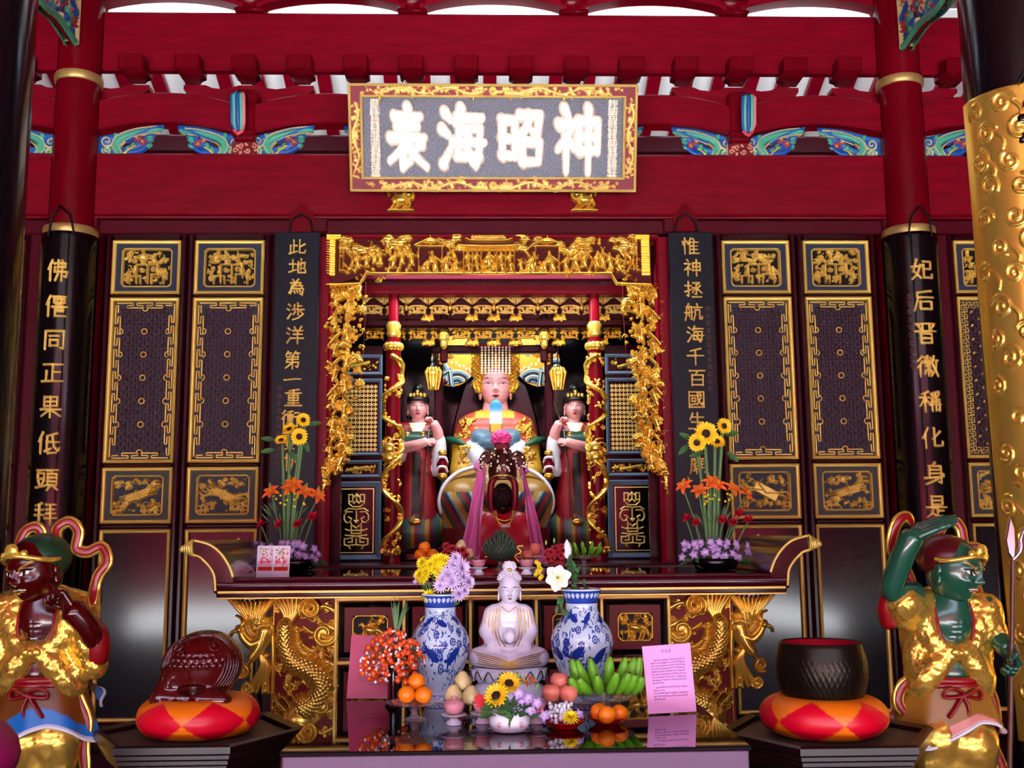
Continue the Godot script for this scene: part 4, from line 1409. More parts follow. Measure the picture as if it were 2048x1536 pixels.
func lettered_sign() -> void:
	var bl := P(702.5, 385, 6.12)
	var br := P(1269, 383, 6.12)
	var tl := P(696, 170, 5.93)
	var W := br.x - bl.x
	var up := Vector3(0, tl.y - bl.y, tl.z - bl.z)
	var H := up.length()
	var q := W / 575.0
	var t := thing("name_board", "large black sign of four bold white characters in a carved gold frame", "sign", (bl + br) / 2)
	t.rotation.x = atan2(tl.z - bl.z, tl.y - bl.y)
	var hp := H / q      # height in pixels
	# own frame: x right, y up from the lower edge, z out
	var fx := func(x: float, y: float) -> Vector3: return Vector3((x - 287.5) * q, H - y * q, 0)
	var gd := put("ground", B.new().box(Vector3(0, H / 2, 0.005), Vector3(W - 0.1, H - 0.1, 0.03)), "star_ground", t, true)
	put("frame_core", B.new().box(Vector3(0, H / 2, -0.02), Vector3(W, H, 0.03), 0.004), "recess_red", t, true)
	var fr := B.new()
	for e in [[0, 0, 575, 25], [0, hp - 27, 575, hp], [0, 25, 26, hp - 27], [549, 25, 575, hp - 27]]:
		var a: Vector3 = fx.call(e[0], e[1])
		var b: Vector3 = fx.call(e[2], e[3])
		fr.box((a + b) / 2 + Vector3(0, 0, 0.015), Vector3(absf(b.x - a.x), absf(a.y - b.y), 0.05))
	put("frame_ground", fr, "frame_red", t, true)
	put("outer_fillet", B.new().mould(-W / 2, 0, W / 2, H, 0.03, [Vector2(0, -0.05), Vector2(0, 0.03), Vector2(0.006, 0.035), Vector2(0.014, 0.03), Vector2(0.016, 0.0)]), "gold_pale", t, true)
	put("inner_fillet", B.new().mould(-W / 2 + 23 * q, 25 * q, W / 2 - 23 * q, H - 22 * q, 0.03, [Vector2(0, 0), Vector2(0, 0.025), Vector2(0.006, 0.028), Vector2(0.013, 0.02), Vector2(0.013, -0.02)]), "gold_pale", t, true)
	var g := RandomNumberGenerator.new()
	g.seed = 77
	var r := R.new(575, hp, 1.0)
	for k in 2:      # dragons and clouds along the long rails
		var y0 := 13.0 if k == 0 else hp - 13.0
		for s: float in [-1.0, 1.0]:
			var pts := []
			for i in 13:
				pts.append(Vector2(287.5 + s * (20 + i * 17), y0 + sin(i * 1.15 + k) * 6.0))
			r.curve(pts, 4.0, 1.6, 5.0)
			r.flower(287.5 + s * 26, y0, 9, 7, 6.0)
			for i in 13:
				for e in 4:
					r.leaf(pts[i].x, pts[i].y + g.randf_range(-3, 3), g.randf_range(9, 14), g.randf() * TAU, 0.28, 4.5)
			r.foliage(minf(300, 287.5 + s * 230), y0 - 8, maxf(275, 287.5 + s * 230), y0 + 8, 40, 4.2, g, 4.0)
			r.foliage(287.5 + s * 236 - 26, y0 - 7, 287.5 + s * 236 + 24, y0 + 7, 9, 4.5, g, 4.0)
		r.spiral(287.5, y0, 9, 2.0, 0, 2, 5.0)
	for s in [0, 1]:
		var xx := 13.0 if s == 0 else 562.0
		var pts := []
		for i in 9:
			pts.append(Vector2(xx + sin(i * 1.3) * 6, 38 + i * 17))
		r.curve(pts, 3.4, 2.0, 5.0)
		for i in 40:
			r.leaf(xx + g.randf_range(-5, 5), 34 + i * 3.8, 10, g.randf() * TAU, 0.28, 4.0)
		r.flower(xx, hp * 0.5, 8, 6, 6.0)
	put("frame_carving", r.panel(B.new(), Vector3(-W / 2, H, 0.038), q, 0.0035), "gold_pale", t, true)
	var boxes := {"表": [66, 30, 100, 150], "海": [172, 30, 108, 146], "昭": [286, 33, 112, 140], "神": [404, 29, 108, 156]}
	for ch: String in boxes:
		var e: Array = boxes[ch]
		var gr := glyph(ch, 10.4, 190, 9.0)
		var sx: float = e[2] * q / 116.0
		var sy: float = e[3] * q / 116.0
		var o: Vector3 = fx.call(e[0], e[1])
		var m := func(x: float, y: float, z: float) -> Vector3: return o + Vector3(x * sx, -y * sy, 0.02 + minf(z, 7.0) * 0.0025)
		tag(put("white_character", gr.commit(B.new(), m), "sign_white", gd, true), "bold white character")
	for k in 2:
		var r2 := R.new(24, 160, 1.6)
		for i in 15:
			marks(r2, 2, 1 + i * 10.3, 9.5, g)
			marks(r2, 11, 1 + i * 10.3, 9.5, g)
		var o: Vector3 = fx.call(40 if k == 0 else 516, 28)
		put("fine_inscription", r2.panel(B.new(), o + Vector3(0, 0, 0.02), q, 0.003), "sign_white", gd, true)
	for x in [112, 465]:
		put("eye_bolt", B.new().tube([Vector3((x - 287.5) * q, H, 0), Vector3((x - 287.5) * q - 0.008, H + 0.015, 0), Vector3((x - 287.5) * q, H + 0.024, 0), Vector3((x - 287.5) * q + 0.008, H + 0.015, 0), Vector3((x - 287.5) * q, H, 0)], 0.003, 5), "steel", t, true)
	# gilded lions that carry the sign
	for k in 2:
		var c := P(800 if k == 0 else 1171, 417, 6.2)
		var l := thing("lion_bracket", "small gilded lion bracket under the sign, below its %s character" % ("first-read" if k == 1 else "last-read"), "bracket", c, "lion brackets")
		var lr := R.new(60, 50, 1.6)
		lr.dome(30, 24, 20, 13, 0.0, 12.0)
		lr.dome(47 if k == 0 else 13, 16, 12, 13, 0.0, 18.0)
		for i in 12:
			lr.spiral((47 if k == 0 else 13) + cos(i * 0.52) * 11, 16 + sin(i * 0.52) * 11, 4, 1.0, i, 1.3, 14.0)
		for x in [12, 22, 38, 48]:
			lr.curve([Vector2(x, 26), Vector2(x + 3, 36), Vector2(x - 2, 43)], 4.5, 3.2, 11.0)
			lr.dome(x - 3, 44, 5, 3, 0.0, 9.0)
		lr.seg(Vector2(3, 47), Vector2(57, 47), 2.4, 2.4, 8.0, 0.0)
		lr.foliage(4, 2, 56, 14, 14, 5, g, 9.0)
		lr.dome(40 if k == 0 else 20, 13, 2.5, 2, 0, 22.0)
		put("carving", lr.panel(B.new(), c + Vector3(-30 * 0.0029, 50 * 0.0029, -0.07), 0.0029, 0.0035), "gold", l)
		put("peg", B.new().box(c + Vector3(0, 0.075, -0.09), Vector3(0.12, 0.12, 0.04), 0.01), "red_dark", l)


# ------------------------------------------------------------------ gilded shrine
const SLAB := 1.243
func shrine() -> void:
	var t := thing("shrine", "gilded carved shrine niche with red frame housing the seated goddess", "shrine", Vector3(0, SLAB, -6.36))
	var g := RandomNumberGenerator.new()
	g.seed = 321
	var q := 0.00303
	var d := 6.36
	# red frame posts and head
	var a := P(634, 464, 6.4)
	var e := P(1342, 464, 6.4)
	var fr := B.new()
	for s: float in [-1.0, 1.0]:
		fr.box(Vector3(s * 1.055, 1.75, -6.42), Vector3(0.085, 3.1, 0.14), 0.012)
	fr.box(Vector3(0, a.y - 0.02, -6.42), Vector3(2.2, 0.07, 0.14), 0.01)
	put("outer_frame", fr, "red_dark", t)
	var o := P(652, 468, d)
	var zb := o.z - 0.012
	# ground boards behind the carving
	var pl := PackedVector2Array()
	for k in [[0, 0], [668, 0], [668, 110], [585, 84], [83, 84], [0, 110]]:
		pl.append(Vector2(o.x + k[0] * q, o.y - k[1] * q))
	put("frieze_ground", B.new().plate(pl, 0.02, Vector3(0, 0, zb - 0.02)), "recess_red", t)
	# frieze: gate towers, trees, pavilion, immortals
	var r := R.new(670, 112, 1.05)
	r.line([Vector2(82, 82), Vector2(586, 82)], 3.5, 3.5, 5.0)
	r.line([Vector2(2, 106), Vector2(70, 104), Vector2(82, 84)], 4, 3, 5.0)
	r.line([Vector2(666, 106), Vector2(598, 104), Vector2(586, 84)], 4, 3, 5.0)
	for s in [0, 1]:
		var mx := func(x: float) -> float: return x if s == 0 else 668.0 - x
		r.fill(minf(mx.call(2.0), mx.call(32.0)), 2, maxf(mx.call(2.0), mx.call(32.0)), 14, 7.0)
		for y in [4, 8, 12]:
			r.seg(Vector2(mx.call(2.0), y), Vector2(mx.call(32.0), y), 1.4, 1.4, 9.0, 0.0)
		r.fill(minf(mx.call(2.0), mx.call(20.0)), 14, maxf(mx.call(2.0), mx.call(20.0)), 88, 4.0)
		for y in range(18, 86, 5):
			r.seg(Vector2(mx.call(2.0), y), Vector2(mx.call(20.0), y), 1.2, 1.2, 6.0, 0.0)
		for x in [29, 36]:
			r.seg(Vector2(mx.call(float(x)), 14), Vector2(mx.call(float(x)), 78), 2.2, 2.2, 6.0, 0.0)
		for x in [48, 60, 128, 148, 166]:
			r.tree(mx.call(float(x)), 78, 72 + g.randf_range(-8, 6), g)
		for x in [66, 84, 100, 112, 138, 156, 176]:
			r.person(mx.call(float(x)), 62 + g.randf_range(0, 18), 34, g.randf_range(-0.6, 0.6), 3.0)
		for i in 26:
			r.dome(mx.call(g.randf_range(24, 180)), g.randf_range(66, 98 if i % 3 == 0 else 80), g.randf_range(3, 8), g.randf_range(2, 4), g.randf(), 7.0)
		r.foliage(mx.call(40.0) - 12, 8, mx.call(40.0) + 12, 60, 9, 4.5, g, 5.0)
		r.foliage(minf(mx.call(80.0), mx.call(185.0)), 4, maxf(mx.call(80.0), mx.call(185.0)), 44, 26, 4.2, g, 5.0)
		# side pavilion
		var px: float = mx.call(214.0)
		r.curve([Vector2(px - 32, 24), Vector2(px - 18, 17), Vector2(px, 10), Vector2(px + 18, 17), Vector2(px + 32, 24)], 3.2, 3.2, 8.0)
		r.dome(px, 14, 20, 7, 0.0, 7.0)
		r.seg(Vector2(px - 28, 26), Vector2(px + 28, 26), 2.5, 2.5, 7.0, 0.0)
		r.dome(px, 4, 3, 5, 0.0, 8.0)
		for x in [-24, 24]:
			r.seg(Vector2(px + x, 26), Vector2(px + x, 78), 2.2, 2.2, 6.0, 0.0)
		r.person(px - 6, 78, 30, 0.6, 3.0)
		r.person(px + 10, 78, 42, -0.5, 3.0)
		r.dome(px - 14, 72, 12, 6, 0.2, 6.0)
		r.tree(mx.call(258.0), 76, 76, g)
		r.person(mx.call(246.0), 78, 40, 0.4, 3.0)
		r.person(mx.call(268.0), 78, 26, 0.0, 3.0)
		r.foliage(minf(mx.call(188.0), mx.call(276.0)), 34, maxf(mx.call(188.0), mx.call(276.0)), 74, 14, 3.6, g, 4.5)
	# central hall
	r.curve([Vector2(286, 10), Vector2(298, 14), Vector2(334, 15), Vector2(370, 14), Vector2(382, 10)], 3, 3, 10.0)
	r.fill(298, 3, 370, 14, 5.0)
	for i in 5:
		r.dome(302 + 16 * i, 4, 3, 4, 0.0, 8.0)
	r.curve([Vector2(272, 24), Vector2(286, 26), Vector2(334, 27), Vector2(382, 26), Vector2(396, 24)], 4, 4, 10.0)
	for i in 26:
		r.dome(280 + i * 4.3, 32, 1.8, 2.4, 0.0, 8.0)
	r.seg(Vector2(278, 36), Vector2(390, 36), 2, 2, 7.0, 0.0)
	for x in [282, 300, 318, 350, 368, 386]:
		r.seg(Vector2(x, 36), Vector2(x, 80), 2.4, 2.4, 8.0, 0.0)
	for x in [291, 309, 359, 377]:
		r.person(x, 66, 30, 0.0, 3.0)
		r.person(x + 2, 79, 20, 0.0, 5.0)
	r.person(334, 70, 34, 0.0, 5.0)
	r.dome(334, 66, 14, 14, 0.0, 8.0)
	for i in 12:
		r.leaf(334, 62, 15, PI + i * 0.28, 0.14, 9.0)
	r.foliage(276, 68, 392, 79, 20, 4, g, 7.0)
	put("frieze_carving", r.panel(B.new(), Vector3(o.x, o.y, zb), q, 0.0045), "gold", t)
	# legs
	for s: float in [-1.0, 1.0]:
		var lr := R.new(92, 440, 1.05)
		g.seed = 90 + int(s)
		var lim := func(y: float) -> float:      # inner edge of the leg
			return 86.0 - 10.0 * smoothstep(40.0, 300.0, y) - 16.0 * smoothstep(250.0, 370.0, y) - 60.0 * smoothstep(350.0, 438.0, y)
		var poly := PackedVector2Array([Vector2(0, 0)])
		for k in 21:
			poly.append(Vector2(lim.call(k * 21.8) - 4.0, k * 21.8))
		poly.append(Vector2(0, 437))
		var world := PackedVector2Array()
		for p in poly:
			world.append(Vector2(s * (o.x + p.x * q), o.y - 0.3 - p.y * q))
		put("leg_ground", B.new().plate(world, 0.02, Vector3(0, 0, zb - 0.02)), "recess_red", t)
		for i in 8:      # palm fronds at the head
			lr.leaf(10 + i * 9, 8, 30, 1.2 + 0.1 * i, 0.14, 6.0)
		for i in 7:      # winding stems
			var y0 := 40.0 + i * 52
			var w: float = lim.call(y0)
			lr.curve([Vector2(8, y0 + 40), Vector2(w * 0.4, y0 + 14), Vector2(w * 0.7, y0 + 20), Vector2(w * 0.5, y0 - 16), Vector2(w * 0.8, y0 - 30)], 3.2, 2.2, 6.0)
			if w > 40:
				lr.person(w * 0.55, y0 + 34, 38, g.randf_range(-0.7, 0.7), 4.0)
				lr.person(w * 0.26, y0 + 10, 34, g.randf_range(-0.7, 0.7), 4.0)
		for i in 30:
			var y := g.randf_range(24, 400)
			var w: float = lim.call(y + 8)
			var x := g.randf_range(4, maxf(w - 6, 8))
			match i % 4:
				0:      # grape and lotus heads
					for k in 12:
						lr.dome(x + g.randf_range(-9, 9), y + g.randf_range(-6, 6), 3.2, 3.2, 0.0, 9.0, 2.0)
				1:
					for k in 9:
						lr.leaf(x, y, 15, PI * 1.0 + PI * k / 8.0, 0.2, 8.0, 1.0)
				2: lr.flower(x, y, 10, 8, 9.0, 1.0)
				3: lr.spiral(x, y, 9, 1.4, g.randf() * TAU, 2.2, 9.0)
		for y in range(20, 430, 22):
			var w: float = lim.call(y + 12.0)
			lr.foliage(2, y, maxf(w - 5, 5), y + 22, 11, 4.8, g, 6.0)
		for k in 9:      # feathered tip
			lr.curve([Vector2(3, 434 - k * 7), Vector2(maxf(lim.call(430.0 - k * 8) - 10, 6) * 0.6, 426 - k * 9), Vector2(maxf(lim.call(420.0 - k * 8) - 4, 8), 412 - k * 9)], 2.6, 2.2, 6.0)
		var m := func(x: float, y: float, z: float) -> Vector3:
			return Vector3(-(o.x + x * q) if s > 0 else o.x + x * q, o.y - 0.3 - y * q, zb + z * 0.0045)
		var cb := B.new()
		lr.commit(cb, m)
		if s > 0:
			for i in range(cb.n.size()):
				cb.n[i] = -cb.n[i]
			for i in range(0, cb.ix.size(), 3):
				var w := cb.ix[i]
				cb.ix[i] = cb.ix[i + 1]
				cb.ix[i + 1] = w
		put("leg_carving", cb, "gold", t)
	# niche body
	var nb := B.new()
	nb.box(Vector3(0, 2.2, -8.0), Vector3(2.5, 2.4, 0.06))
	put("back_panel", nb, "black", t)
	put("side_walls", B.new().box(Vector3(-1.2, 2.2, -7.25), Vector3(0.06, 2.4, 1.55)).box(Vector3(1.2, 2.2, -7.25), Vector3(0.06, 2.4, 1.55)), "maroon", t)
	put("canopy", B.new().box(Vector3(0, P(1000, 540, 6.7).y + 0.13, -7.25), Vector3(2.5, 0.06, 1.6)), "red_dark", t)
	put("plinth", B.new().box(Vector3(0, SLAB - 0.45, -6.98), Vector3(2.4, 0.9, 1.7), 0.012), "maroon", t)
	put("plinth_step", B.new().box(Vector3(0, SLAB + 0.03, -7.42), Vector3(2.2, 0.06, 0.8), 0.01), "black", t)
	# beams and gilded lace tiers under the canopy
	var ya := func(y: float, dd: float) -> float: return P(1000, y, dd).y
	var bm := B.new()
	bm.box(Vector3(0, ya.call(559.0, 6.6), -6.6), Vector3(2.3, 0.05, 0.12), 0.015)
	put("canopy_moulding", bm, "maroon", t)
	put("canopy_fascia", B.new().box(Vector3(0, ya.call(577.0, 6.75), -6.78), Vector3(2.3, 0.09, 0.1), 0.008), "red", t)
	put("tier_ground", B.new().box(Vector3(0, ya.call(618.0, 6.9), -6.98), Vector3(2.3, 0.26, 0.04)), "recess_red", t)
	put("tier_beam", B.new().box(Vector3(0, ya.call(648.0, 6.85), -6.88), Vector3(2.3, 0.06, 0.14), 0.016), "maroon", t)
	put("inner_head_beam", B.new().box(Vector3(0, ya.call(697.0, 7.0), -7.05), Vector3(0.86, 0.055, 0.08), 0.012), "maroon", t)
	var qt := 0.00326
	var lace := R.new(46, 30, 1.7)
	for s in [0, 1]:
		var mx := func(x: float) -> float: return x if s == 0 else 44.0 - x
		lace.curve([Vector2(mx.call(1.0), 6), Vector2(mx.call(8.0), 7), Vector2(mx.call(16.0), 9), Vector2(22, 8)], 1.6, 1.6, 4.0)
		lace.curve([Vector2(mx.call(2.0), 27), Vector2(mx.call(8.0), 24), Vector2(mx.call(14.0), 18), Vector2(22, 15)], 1.7, 1.5, 4.0)
		lace.spiral(mx.call(7.0), 14, 4, 1.2, 0.0, 1.2, 4.0)
		lace.spiral(mx.call(6.0), 22, 3.5, 1.2, 0.0, 1.2, 4.0)
		lace.spiral(mx.call(15.0), 13, 3, -1.2, 0.0, 1.1, 4.0)
		lace.dome(mx.call(10.0), 3, 3, 2.4, 0.0, 5.0)
		lace.dome(mx.call(3.0), 2.5, 2.4, 2.4, 0.0, 5.0)
		lace.seg(Vector2(mx.call(1.5), 4), Vector2(mx.call(1.5), 29), 1.6, 1.6, 5.0, 0.0)
	lace.spiral(22, 11.5, 3, 1.2, 0.0, 1.1, 4.0)
	var lace2 := R.new(46, 26, 1.7)
	lace2.curve([Vector2(3, 6), Vector2(12, 2.5), Vector2(22, 2), Vector2(32, 2.5), Vector2(41, 6)], 1.7, 1.7, 4.5)
	lace2.curve([Vector2(4, 20), Vector2(12, 17), Vector2(22, 18), Vector2(32, 17), Vector2(40, 20)], 1.4, 1.4, 4.0)
	for k in 5:
		lace2.spiral(7 + 7.5 * k, 8, 3.4, 1.2 if k % 2 else -1.2, k, 1.1, 4.0)
		lace2.spiral(8 + 7.0 * k, 14.5, 3.4, -1.2 if k % 2 else 1.2, k + 1.0, 1.1, 4.0)
	var pend := R.new(34, 20, 1.7)
	pend.foliage(5, 3, 29, 14, 26, 3.4, g, 5.0)
	pend.dome(17, 8, 12, 8, 0.0, 4.0)
	var lm := lace.panel(B.new(), Vector3(-22 * qt, 15 * qt, 0), qt, 0.003).mesh()
	var lm2 := lace2.panel(B.new(), Vector3(-22 * qt, 12 * qt, 0), qt, 0.003).mesh()
	var pm := pend.panel(B.new(), Vector3(-17 * qt, 10 * qt, 0), qt, 0.004).mesh()
	for k in 12:
		var x := -0.8 + k * 0.1455
		for row in 3:
			var yy: float = [594.0, 621.0, 671.0][row]
			var dd: float = [6.84, 6.84, 6.95][row]
			var c := P(1000, yy, dd)
			var p := put("lace_panel", lm if row == 0 else lm2, "gold_pale" if row < 2 else "gold", t, true)
			p.position = Vector3(x, c.y, c.z) - t.position
			if row == 0 or (k % 2 == 1 and row == 1):
				p = put("bracket_bud", B.new().ell(Vector3.ZERO, Vector3(0.014, 0.03, 0.014), 8), "gold", t, true)
				p.position = Vector3(x + 0.073, c.y + 0.02, c.z + 0.02) - t.position
		if k % 2 == 0 and k > 0 or k in [5, 6]:
			var p := put("pendant_carving", pm, "gold", t, true)
			p.position = Vector3(x + 0.073, P(1000, 638, 6.82).y, -6.82) - t.position
			p = put("pendant_carving", pm, "gold", t, true)
			p.position = Vector3(x + 0.073, P(1000, 686, 6.93).y, -6.93) - t.position
	for s: float in [-1.0, 1.0]:
		var x := 0.335 * s
		put("inner_post", B.new().box(Vector3(x, 2.72, -6.93), Vector3(0.05, 0.34, 0.05), 0.01).box(Vector3(x * 1.12, 2.35, -7.08), Vector3(0.06, 0.9, 0.05), 0.01), "maroon", t)
		put("post_head", B.new().ell(Vector3(x, P(884, 672, 6.9).y, -6.88), Vector3(0.04, 0.055, 0.03), 10).ell(Vector3(x, P(884, 690, 6.9).y, -6.88), Vector3(0.025, 0.035, 0.03), 10), "gold", t)
		# corner filigree under the inner beam
		var cr := R.new(40, 28, 1.4)
		cr.foliage(3, 3, 34, 10, 14, 4, g, 4.0)
		cr.foliage(3, 3, 12, 24, 10, 4, g, 4.0)
		put("corner_filigree", cr.panel(B.new(), Vector3(0.385 * s, P(1000, 703, 7.0).y, -7.04), 0.0033, 0.003, [], Vector3.LEFT * s), "gold", t)
		side_panel(s, t, g)
		dragon_column(s, g)
		hanging_lantern(s)

func side_panel(s: float, t: Node3D, g: RandomNumberGenerator) -> void:
	var d := 6.95
	var x0 := P(1212, 800, d).x
	var x1 := x0 + 0.32
	var yy := func(y: float) -> float: return P(1212, y, d).y
	var xm := (x0 + x1) / 2 * s
	var w := x1 - x0
	put("panel_stiles", B.new().box(Vector3(xm, (yy.call(690.0) + SLAB) / 2, -d - 0.04), Vector3(w, yy.call(690.0) - SLAB, 0.05)), "maroon", t)
	for k in [[708, 748], [756, 908], [918, 952], [960, 1116]]:
		var ya: float = yy.call(float(k[0]))
		var yb: float = yy.call(float(k[1]))
		var big: bool = k[0] == 960
		put("slate_moulding", B.new().mould(xm - w / 2, yb, xm + w / 2, ya, -d - 0.01, [Vector2(0, -0.02), Vector2(0, 0.01), Vector2(0.006, 0.014), Vector2(0.02 if not big else 0.035, 0.006), Vector2(0.022 if not big else 0.037, -0.02)]), "panel_blue", t)
		if big:
			put("plaque_ground", B.new().box(Vector3(xm, (ya + yb) / 2, -d - 0.012), Vector3(w - 0.07, ya - yb - 0.07, 0.01)), "black", t)
			put("gilt_fillet", B.new().mould(xm - w / 2 + 0.045, yb + 0.045, xm + w / 2 - 0.045, ya - 0.045, -d - 0.006, [Vector2(0, 0), Vector2(0, 0.006), Vector2(0.006, 0.006), Vector2(0.006, 0)]), "gold_pale", t)
			# longevity emblem in gilt line work
			var r := R.new(60, 132, 1.5)
			var L := func(pts: Array) -> void:
				var a := []
				for i in range(0, pts.size(), 2):
					a.append(Vector2(pts[i], pts[i + 1]))
				r.line(a, 1.7, 1.7, 4.0)
				var b := []
				for p in a:
					b.append(Vector2(60 - p.x, p.y))
				r.line(b, 1.7, 1.7, 4.0)
			L.call([14, 6, 14, 26, 22, 34, 30, 34])
			L.call([22, 6, 22, 22, 14, 22])
			L.call([14, 6, 22, 6])
			L.call([30, 4, 24, 12])
			L.call([30, 4, 30, 20, 24, 26])
			L.call([6, 44, 14, 38, 30, 40])
			L.call([22, 46, 10, 46, 5, 54, 5, 64, 10, 71, 17, 70, 20, 62, 14, 58])
			L.call([30, 44, 30, 72, 26, 66])
			L.call([20, 72, 20, 96, 30, 96])
			L.call([24, 78, 30, 84])
			L.call([8, 86, 14, 89, 30, 89])
			L.call([8, 100, 30, 102])
			L.call([30, 102, 14, 108, 6, 108, 6, 122, 14, 124, 30, 122, 30, 108])
			L.call([14, 116, 22, 116, 22, 108])
			L.call([14, 124, 18, 131])
			var hq := (ya - yb - 0.14) / 132.0
			put("gilt_emblem", r.commit(B.new(), func(x: float, y: float, z: float) -> Vector3: return Vector3(xm + (x - 30) * (w - 0.13) / 60.0, ya - 0.07 - y * hq, -d - 0.008 + z * 0.0022)), "gold_pale", t)
		elif k[0] == 756:
			put("mesh_ground", B.new().box(Vector3(xm, (ya + yb) / 2, -d - 0.02), Vector3(w - 0.04, ya - yb - 0.04, 0.006)), "mesh_dark", t)
			var sc := B.new()
			var p := 0.026
			var nx := int((w - 0.05) / p)
			var ny := int((ya - yb - 0.05) / (p * 1.15))
			for j in ny:
				for i in nx:
					var c := Vector3(xm - nx * p / 2 + (i + 0.5) * p, yb + 0.025 + (j + 0.5) * p * 1.15, -d - 0.014)
					for a in 3:
						sc.box(c, Vector3(p * 1.12, 0.0045, 0.005), 0.0, Basis(Vector3.BACK, PI / 2 + a * PI / 3.0))
			put("gilt_mesh", sc, "gold_pale", t)
		else:
			put("recess", B.new().box(Vector3(xm, (ya + yb) / 2, -d - 0.02), Vector3(w - 0.04, ya - yb - 0.04, 0.006)), "recess", t)
			var W := (w - 0.05) / 0.0033
			var H := (ya - yb - 0.05) / 0.0033
			var r := R.new(W, H, 1.5)
			r.foliage(3, 3, W - 3, H - 3, 26, 4.5, g, 4.0)
			r.seg(Vector2(W * 0.25, H * 0.7), Vector2(W * 0.75, H * 0.3), 4, 4, 6.0, 0.0)
			put("gilt_carving", r.panel(B.new(), Vector3(xm - w / 2 + 0.025, ya - 0.025, -d - 0.018), 0.0033, 0.004), "gold", t)
	put("side_pilaster", B.new().box(Vector3(xm + s * (w / 2 + 0.05), (yy.call(960.0) + SLAB) / 2, -d), Vector3(0.06, yy.call(960.0) - SLAB, 0.06), 0.01), "black", t)

func dragon_column(s: float, g: RandomNumberGenerator) -> void:
	var c := P(787 if s < 0 else 1192, 900, 6.7)
	c.x = s * 0.652
	var top := P(790, 590, 6.7).y
	var t := thing("dragon_column", "slim red shrine column coiled by a gilded dragon", "column", Vector3(c.x, SLAB, -6.7), "dragon columns in the shrine")
	put("shaft", B.new().lathe([Vector2(0.055, 0), Vector2(0.055, 0.02), Vector2(0.047, 0.04), Vector2(0.047, top - SLAB - 0.3), Vector2(0.034, top - SLAB - 0.28), Vector2(0.034, top - SLAB)], Vector3(c.x, SLAB, -6.7), 24), "red_round", t)
	var y1 := P(790, 686, 6.7).y
	var W := 100.0      # units round, 0.00296 m each
	var Hh := (y1 - SLAB) / 0.0031
	var r := R.new(W, Hh, 1.0)
	for i in 10:      # capital and foot
		r.dome(i * 10.0 + 5, 8, 7, 9, 0.0, 7.0)
		r.leaf(i * 10.0, Hh - 14, 16, -1.2, 0.3, 4.0)
	for k in 2:
		var pts := []
		for i in 26:
			var u := i / 25.0
			pts.append(Vector2(50 + (34.0 - 12 * k) * sin(u * 9.0 + k * 2.2 + (0.0 if s < 0 else PI)), 30 + k * Hh * 0.45 + u * Hh * 0.44))
		r.curve(pts, 6.0, 3.4, 8.0)
		for p in R.smooth(pts, 3):      # scales and back fins
			r.dome(p.x, p.y, 3.0, 3.0, 0.0, 3.0, 7.0)
		for p in pts:
			r.leaf(p.x + 5, p.y, 8, g.randf_range(-1.0, 0.4), 0.3, 5.0)
	for yh in [Hh * 0.49, Hh * 0.53]:
		r.dome(44, yh, 13, 14, 0.0, 12.0)
		for i in 9:
			r.curve([Vector2(44, yh), Vector2(44 + cos(i * 0.7) * 18, yh + sin(i * 0.7) * 16), Vector2(44 + cos(i * 0.7 + 0.5) * 27, yh + sin(i * 0.7 + 0.5) * 24)], 2.6, 1.4, 8.0)
	for i in 46:
		var x := g.randf_range(10, 90)
		var y := g.randf_range(26, Hh - 20)
		if i % 2:
			r.spiral(x, y, 6, 1.3, i, 1.6, 5.0)
		else:
			for e in 4:
				r.leaf(x, y, 10, g.randf() * TAU, 0.25, 5.0)
	var m := func(x: float, y: float, z: float) -> Vector3:
		var a := (x - 50.0) / 100.0 * TAU
		var rr := 0.046 + z * 0.003
		return Vector3(c.x + sin(a) * rr, y1 - y * 0.0031, -6.7 + cos(a) * rr)
	put("gilt_dragon", r.commit(B.new(), m), "gold", t)
	put("gilt_knop", B.new().lathe([Vector2(0.036, -0.06), Vector2(0.05, -0.035), Vector2(0.042, -0.01), Vector2(0.052, 0.02), Vector2(0.036, 0.045)], Vector3(c.x, P(790, 658, 6.7).y, -6.7), 14), "gold", t)

func hanging_lantern(s: float) -> void:
	var c := P(867 if s < 0 else 1116, 757, 6.98)
	var t := thing("gilt_lantern", "small openwork gold lantern hanging under the shrine canopy", "lantern", c, "gilt lanterns in the shrine")
	put("body", B.new().lathe([Vector2(0.012, -0.075), Vector2(0.03, -0.06), Vector2(0.022, -0.04), Vector2(0.034, -0.02), Vector2(0.034, 0.01), Vector2(0.046, 0.025), Vector2(0.044, 0.04), Vector2(0.03, 0.05), Vector2(0.02, 0.075)], Vector3.ZERO, 12), "gold_deep", t, true)
	for i in 6:
		var u := Vector3(cos(i * TAU / 6), 0, sin(i * TAU / 6))
		put("petal", B.new().tube([u * 0.03 + Vector3(0, -0.075, 0), u * 0.04 + Vector3(0, -0.02, 0), u * 0.05 + Vector3(0, 0.045, 0), u * 0.034 + Vector3(0, 0.075, 0)], [0.006, 0.009, 0.012, 0.008], 6), "gold", t, true)
	put("cord", B.new().tube([Vector3(0, 0.07, 0), Vector3(0, 0.28, 0)], 0.004, 5), "iron", t, true)


